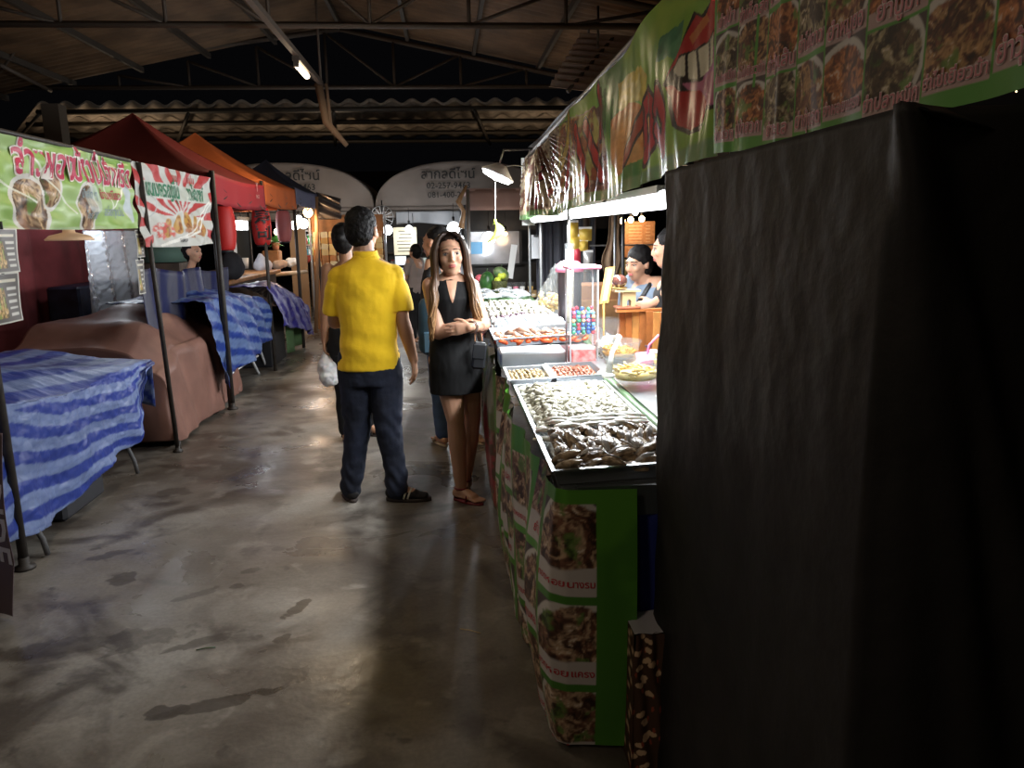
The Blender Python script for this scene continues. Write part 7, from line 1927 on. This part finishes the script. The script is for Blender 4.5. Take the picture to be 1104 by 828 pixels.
# ---------------------------------------------------------------- other visitors
def simple_person(label, cx, y, H_, skin, top_m, bot_m, facing, headpx=None, hair_m=HAIR, arms=None, fem=True, rx=.95, pants=True, top_low=.80, sleeve_f=.0, hair_long=False, shoe_m=None, voxel=.008, shut=0, strap_shirt=False, feet=None, hl=None, head_tilt=(0, 0, 1), lean=(0, 0)):
    s = H_/1.66; T = thing('person', label, 'person', (cx, y, 0)); f = V((facing[0], facing[1], 0)).normalized(); rt = V((f.y, -f.x, 0)); rot = math.atan2(rt.y, rt.x)
    mb = MB(); hc = V((cx + lean[0], y + lean[1], 1.545*s)) + f*.02
    if headpx is not None: hc = headpx
    hf = V(hl) if hl else f
    P, M = head_shape(mb, hc, hf, up=head_tilt, s=.97*s if H_ > 1.4 else .97)
    zs = 1.33*s; C = lambda z: (cx + lean[0]*max(0, z - .85*s)/.6, y + lean[1]*max(0, z - .85*s)/.6)
    torso(mb, C, rx, rot=rot, fem=fem, s=s*(1.03 if fem else .98)); tc = C(1.36*s)
    capsule(mb, (tc[0], tc[1], 1.32*s), hc + V((0, 0, -.07)), .05*s, .047*s)
    sh = {}
    for nm, sg in (('r', 1), ('l', -1)):
        S = V((tc[0], tc[1], zs)) + rt*sg*.165*s*rx; aa = (arms or {}).get(nm)
        if aa is None: E_ = S + rt*sg*.05*s + V((0, 0, -.28*s)); Wr = E_ + f*.06*s + V((0, 0, -.24*s)); hd = V((0, 0, -1)) + f*.15
        else: E_, Wr, hd = V(aa[0]), V(aa[1]), V(aa[2])
        arm(mb, S, E_, Wr, s*.92); hand(mb, Wr, hd, -rt*sg, s=.92*s, curl=.5 if aa is not None else .35, thumb=-sg if False else sg)
        sh[nm] = (S, E_, Wr)
    lg = []
    for i, sg in enumerate((1, -1)):
        Hp = V((cx, y, .84*s)) + rt*sg*.085*s; A = V((cx, y, .08)) + rt*sg*.10*s
        if feet: A = V((feet[i][0], feet[i][1], .08))
        K = Hp.lerp(A, .5) + f*.02; leg(mb, Hp, K, A, s*.94); foot(mb, A, f if not feet else feet[i][2], .95, h=.014); lg.append((Hp, K, A))
    body = melt(mb, 'body', skin, T=T, voxel=voxel, smooth=2); face_parts(body, T, P, M, .97, shut)
    mb = MB(); hair_cap(mb, P, M, .97, .006, .02)
    if hair_long: capsule(mb, P(0, -.07, -.02), P(0, -.09, -.16), (.065, .03), (.05, .025), 14, ea=rt)
    else: mb.ball(P(0, -.115, .02), .035, 14)
    melt(mb, 'hair', hair_m, T=T, voxel=.009, smooth=2, disp=lambda co, n: .004*fnoise(co, 40))
    mb = MB(); secs = [(top_low, .168, .122), (.88, .172, .124), (.98, .152, .112), (1.08, .150, .11), (1.18, .165, .122), (1.26, .172, .118), (1.315, .155, .095), (1.35, .10, .072)]
    R = []
    for z, a, b in secs:
        z *= s; c_ = C(z); a *= rx*s; b *= s*rx; R.append([V((c_[0] + a*math.cos(t)*math.cos(rot) - b*math.sin(t)*math.sin(rot), c_[1] + a*math.cos(t)*math.sin(rot) + b*math.sin(t)*math.cos(rot), z)) for t in [2*PI*j/24 for j in range(24)]])
    mb.rings(R)
    if sleeve_f:
        for nm in ('r', 'l'): S, E_, Wr = sh[nm]; sleeve(mb, S, E_, sleeve_f, .066*s*max(1, rx*.95), .062*s, C(1.3*s))
    melt(mb, 'shirt', top_m, T=T, voxel=.009, smooth=2, disp=cloth_wr(.008, 7, .003, 20))
    if pants:
        mb = MB(); mb.rings([[V((cx + a*s*math.cos(t)*math.cos(rot) - b*s*math.sin(t)*math.sin(rot), y + a*s*math.cos(t)*math.sin(rot) + b*s*math.sin(t)*math.cos(rot), z*s)) for t in [2*PI*j/24 for j in range(24)]] for z, a, b in ((.72, .165, .115), (.80, .17, .12), (.88, .165, .115), (.92, .155, .108))])
        for Hp, K, A in lg: chain(mb, [Hp + V((0, 0, -.06)), K, V((A.x, A.y, .10))], [.097*s, .072*s, .058*s])
        melt(mb, 'trousers', bot_m, T=T, voxel=.01, smooth=2, disp=cloth_wr(.008, 6, .003, 17))
    if shoe_m:
        for (Hp, K, A), ff in zip(lg, [(feet[i][2] if feet else f) for i in (0, 1)]): sandal(A, ff, .95, shoe_m, T)
    return T, sh
BLKC = mat('black_cotton', (.010, .010, .012), .85); 
# woman walking ahead of the man with a white carrier bag
yg = 5.5; hp = aty(371, 259, yg); wr_ = aty(350, 372, yg); el_ = aty(348, 325, yg); el_.x += .02
fr = atz(396, 470, 0)
simple_person('woman in black sleeveless top walking just ahead of the yellow shirt', aty(377, 330, yg).x, yg, 1.63, SKIN3, BLKC, BLKC, (.15, 1), headpx=hp, arms={'l': (el_, wr_ + V((0, 0, .03)), (0, 0, -1))}, shoe_m=mat('dark_sandal', (.04, .03, .03), .6),
              feet=[(fr.x, fr.y + .05, (.5, -.3)), (aty(372, 460, yg + .2).x, yg + .25, (0, 1))], rx=.86)
c0 = aty(352, 398, yg)
def bagw(co, n): return .014*fnoise(co, 14) + .006*fnoise(co, 40)
mb = MB(); capsule(mb, (c0.x + .02, yg, c0.z - .04), (c0.x + .01, yg, c0.z + .02), .08, .07); capsule(mb, (c0.x, yg, c0.z + .04), (wr_.x, yg, wr_.z - .06), .05, .012)
ob = melt(mb, 'carrier_bag', mat('carrier_white', (.78, .78, .8), .35, alpha=.85, sub=.1), voxel=.009, smooth=2, disp=bagw, loc=(c0.x, yg, c0.z - .14)); tag(ob, 'white plastic carrier bag held by the woman in black sleeveless top', 'carrier bag')
# visitor behind the long haired woman with a backpack
yh = 5.6; hp = aty(469, 262, yh); fx = atz(478, 480, 0)
simple_person('dark haired visitor in black top and blue jeans behind the long haired woman', aty(481, 330, yh).x, yh, 1.66, SKIN, BLKC, mat('mid_denim', (.05, .09, .19), .8, noise_amt=.2, nscale=14), (-.7, .7), headpx=hp, hair_long=True,
              feet=[(fx.x + .22, fx.y + .1, (.3, -.6)), (fx.x, fx.y, (-.3, .7))], shoe_m=mat('beige_sole', (.5, .4, .28), .7), rx=.80, hl=(-.85, .5, 0), sleeve_f=.98)
c0 = aty(458, 352, yh - .12)
B_ = thing('backpack', 'dark teal backpack hanging beside the long haired woman', 'backpack', (c0.x, yh - .12, c0.z - .2))
TEAL = mat('teal_nylon', (.02, .05, .075), .6, noise_amt=.3, nscale=6)
mb = MB(); capsule(mb, (c0.x + .06, yh - .16, c0.z - .14), (c0.x + .06, yh - .16, c0.z + .16), (.11, .07), (.10, .06)); m2 = melt(mb, 'pack_body', TEAL, T=B_, voxel=.012, smooth=2)
part(MB().box((c0.x + .06, yh - .235, c0.z - .1), (.14, .02, .15), bev=.01), 'pocket', mat('teal_light', (.025, .06, .09), .6), B_)
for sx in (-.06, .06): part(MB().tube([(c0.x + .06 + sx, yh - .1, c0.z + .2), (c0.x + .06 + sx, yh - .0, c0.z + .28), (c0.x + .06 + sx, yh + .05, c0.z + .05)], 0, 6, flat=(.005, .018)), 'strap', BLK, B_)
# browsing person far away
simple_person('distant person in grey-brown shirt browsing under the arched canopy', aty(448, 300, 11).x, 11, 1.44, SKIN, mat('taupe_shirt', (.30, .25, .23), .85), BLKC, (-.8, .6), headpx=aty(447, 272, 11), sleeve_f=.8, voxel=.012, arms={'l': (aty(437, 300, 10.9), aty(428, 296, 11.1), (-1, .2, 0))})
# sellers
ys = 4.72; hp = aty(688, 285, ys); sx0 = aty(703, 320, ys).x
simple_person('plump seller in grey-blue shirt with black apron strap looking down at the counter', sx0 + .01, ys, 1.50, SKIN2, mat('greyblue_shirt', (.17, .22, .29), .85), BLKC, (-.75, -.65), headpx=hp, sleeve_f=.7, rx=1.22, shut=1, hl=(-.80, -.55, -.12), fem=True, voxel=.007)
xs_ = [o for o in bpy.data.objects if o.name.startswith('person')][-1]
mb = MB(); bvs = [c for c in xs_.children if c.name.startswith('shirt')][0].data; bt = BVHTree.FromPolygons([v.co for v in bvs.vertices], [tuple(p.vertices) for p in bvs.polygons])
def onS(px, py):
    r = ray(px, py).normalized(); h = bt.ray_cast(EYE - xs_.location, r); return (h[0] + xs_.location - r*.006) if h[0] is not None else None
pts = [q for q in (onS(708 - 3*k, 296 + 4.6*k) for k in range(9)) if q is not None]
if len(pts) > 2: part(MB().tube(pts, 0, 6, flat=(.005, .016), up=(-.6, -.7, 0)), 'apron_strap', BLK, xs_)
y2_ = 4.33; hp = aty(715, 268, y2_) + V((.03, 0, .0))
simple_person('second seller with black hair mostly hidden behind the black tarp', hp.x + .04, y2_, 1.56, SKIN2, mat('black_tee', (.012, .012, .013), .8), BLKC, (-.8, .3), headpx=hp, rx=1.05, sleeve_f=.35, hl=(-.9, .35, -.1), arms={'l': (aty(716, 322, 4.26), aty(703, 328, 4.30), (-1, .3, -.2))}, voxel=.008)
# person inside the red gazebo
yo = 8.7; hp = aty(208, 272, yo)
simple_person('vendor in orange shirt half hidden behind the striped tarp screen', aty(203, 300, yo).x, yo, 1.40, SKIN, mat('orange_shirt', (.45, .22, .03), .8), BLKC, (.8, -.3), headpx=hp, sleeve_f=.8, voxel=.012)
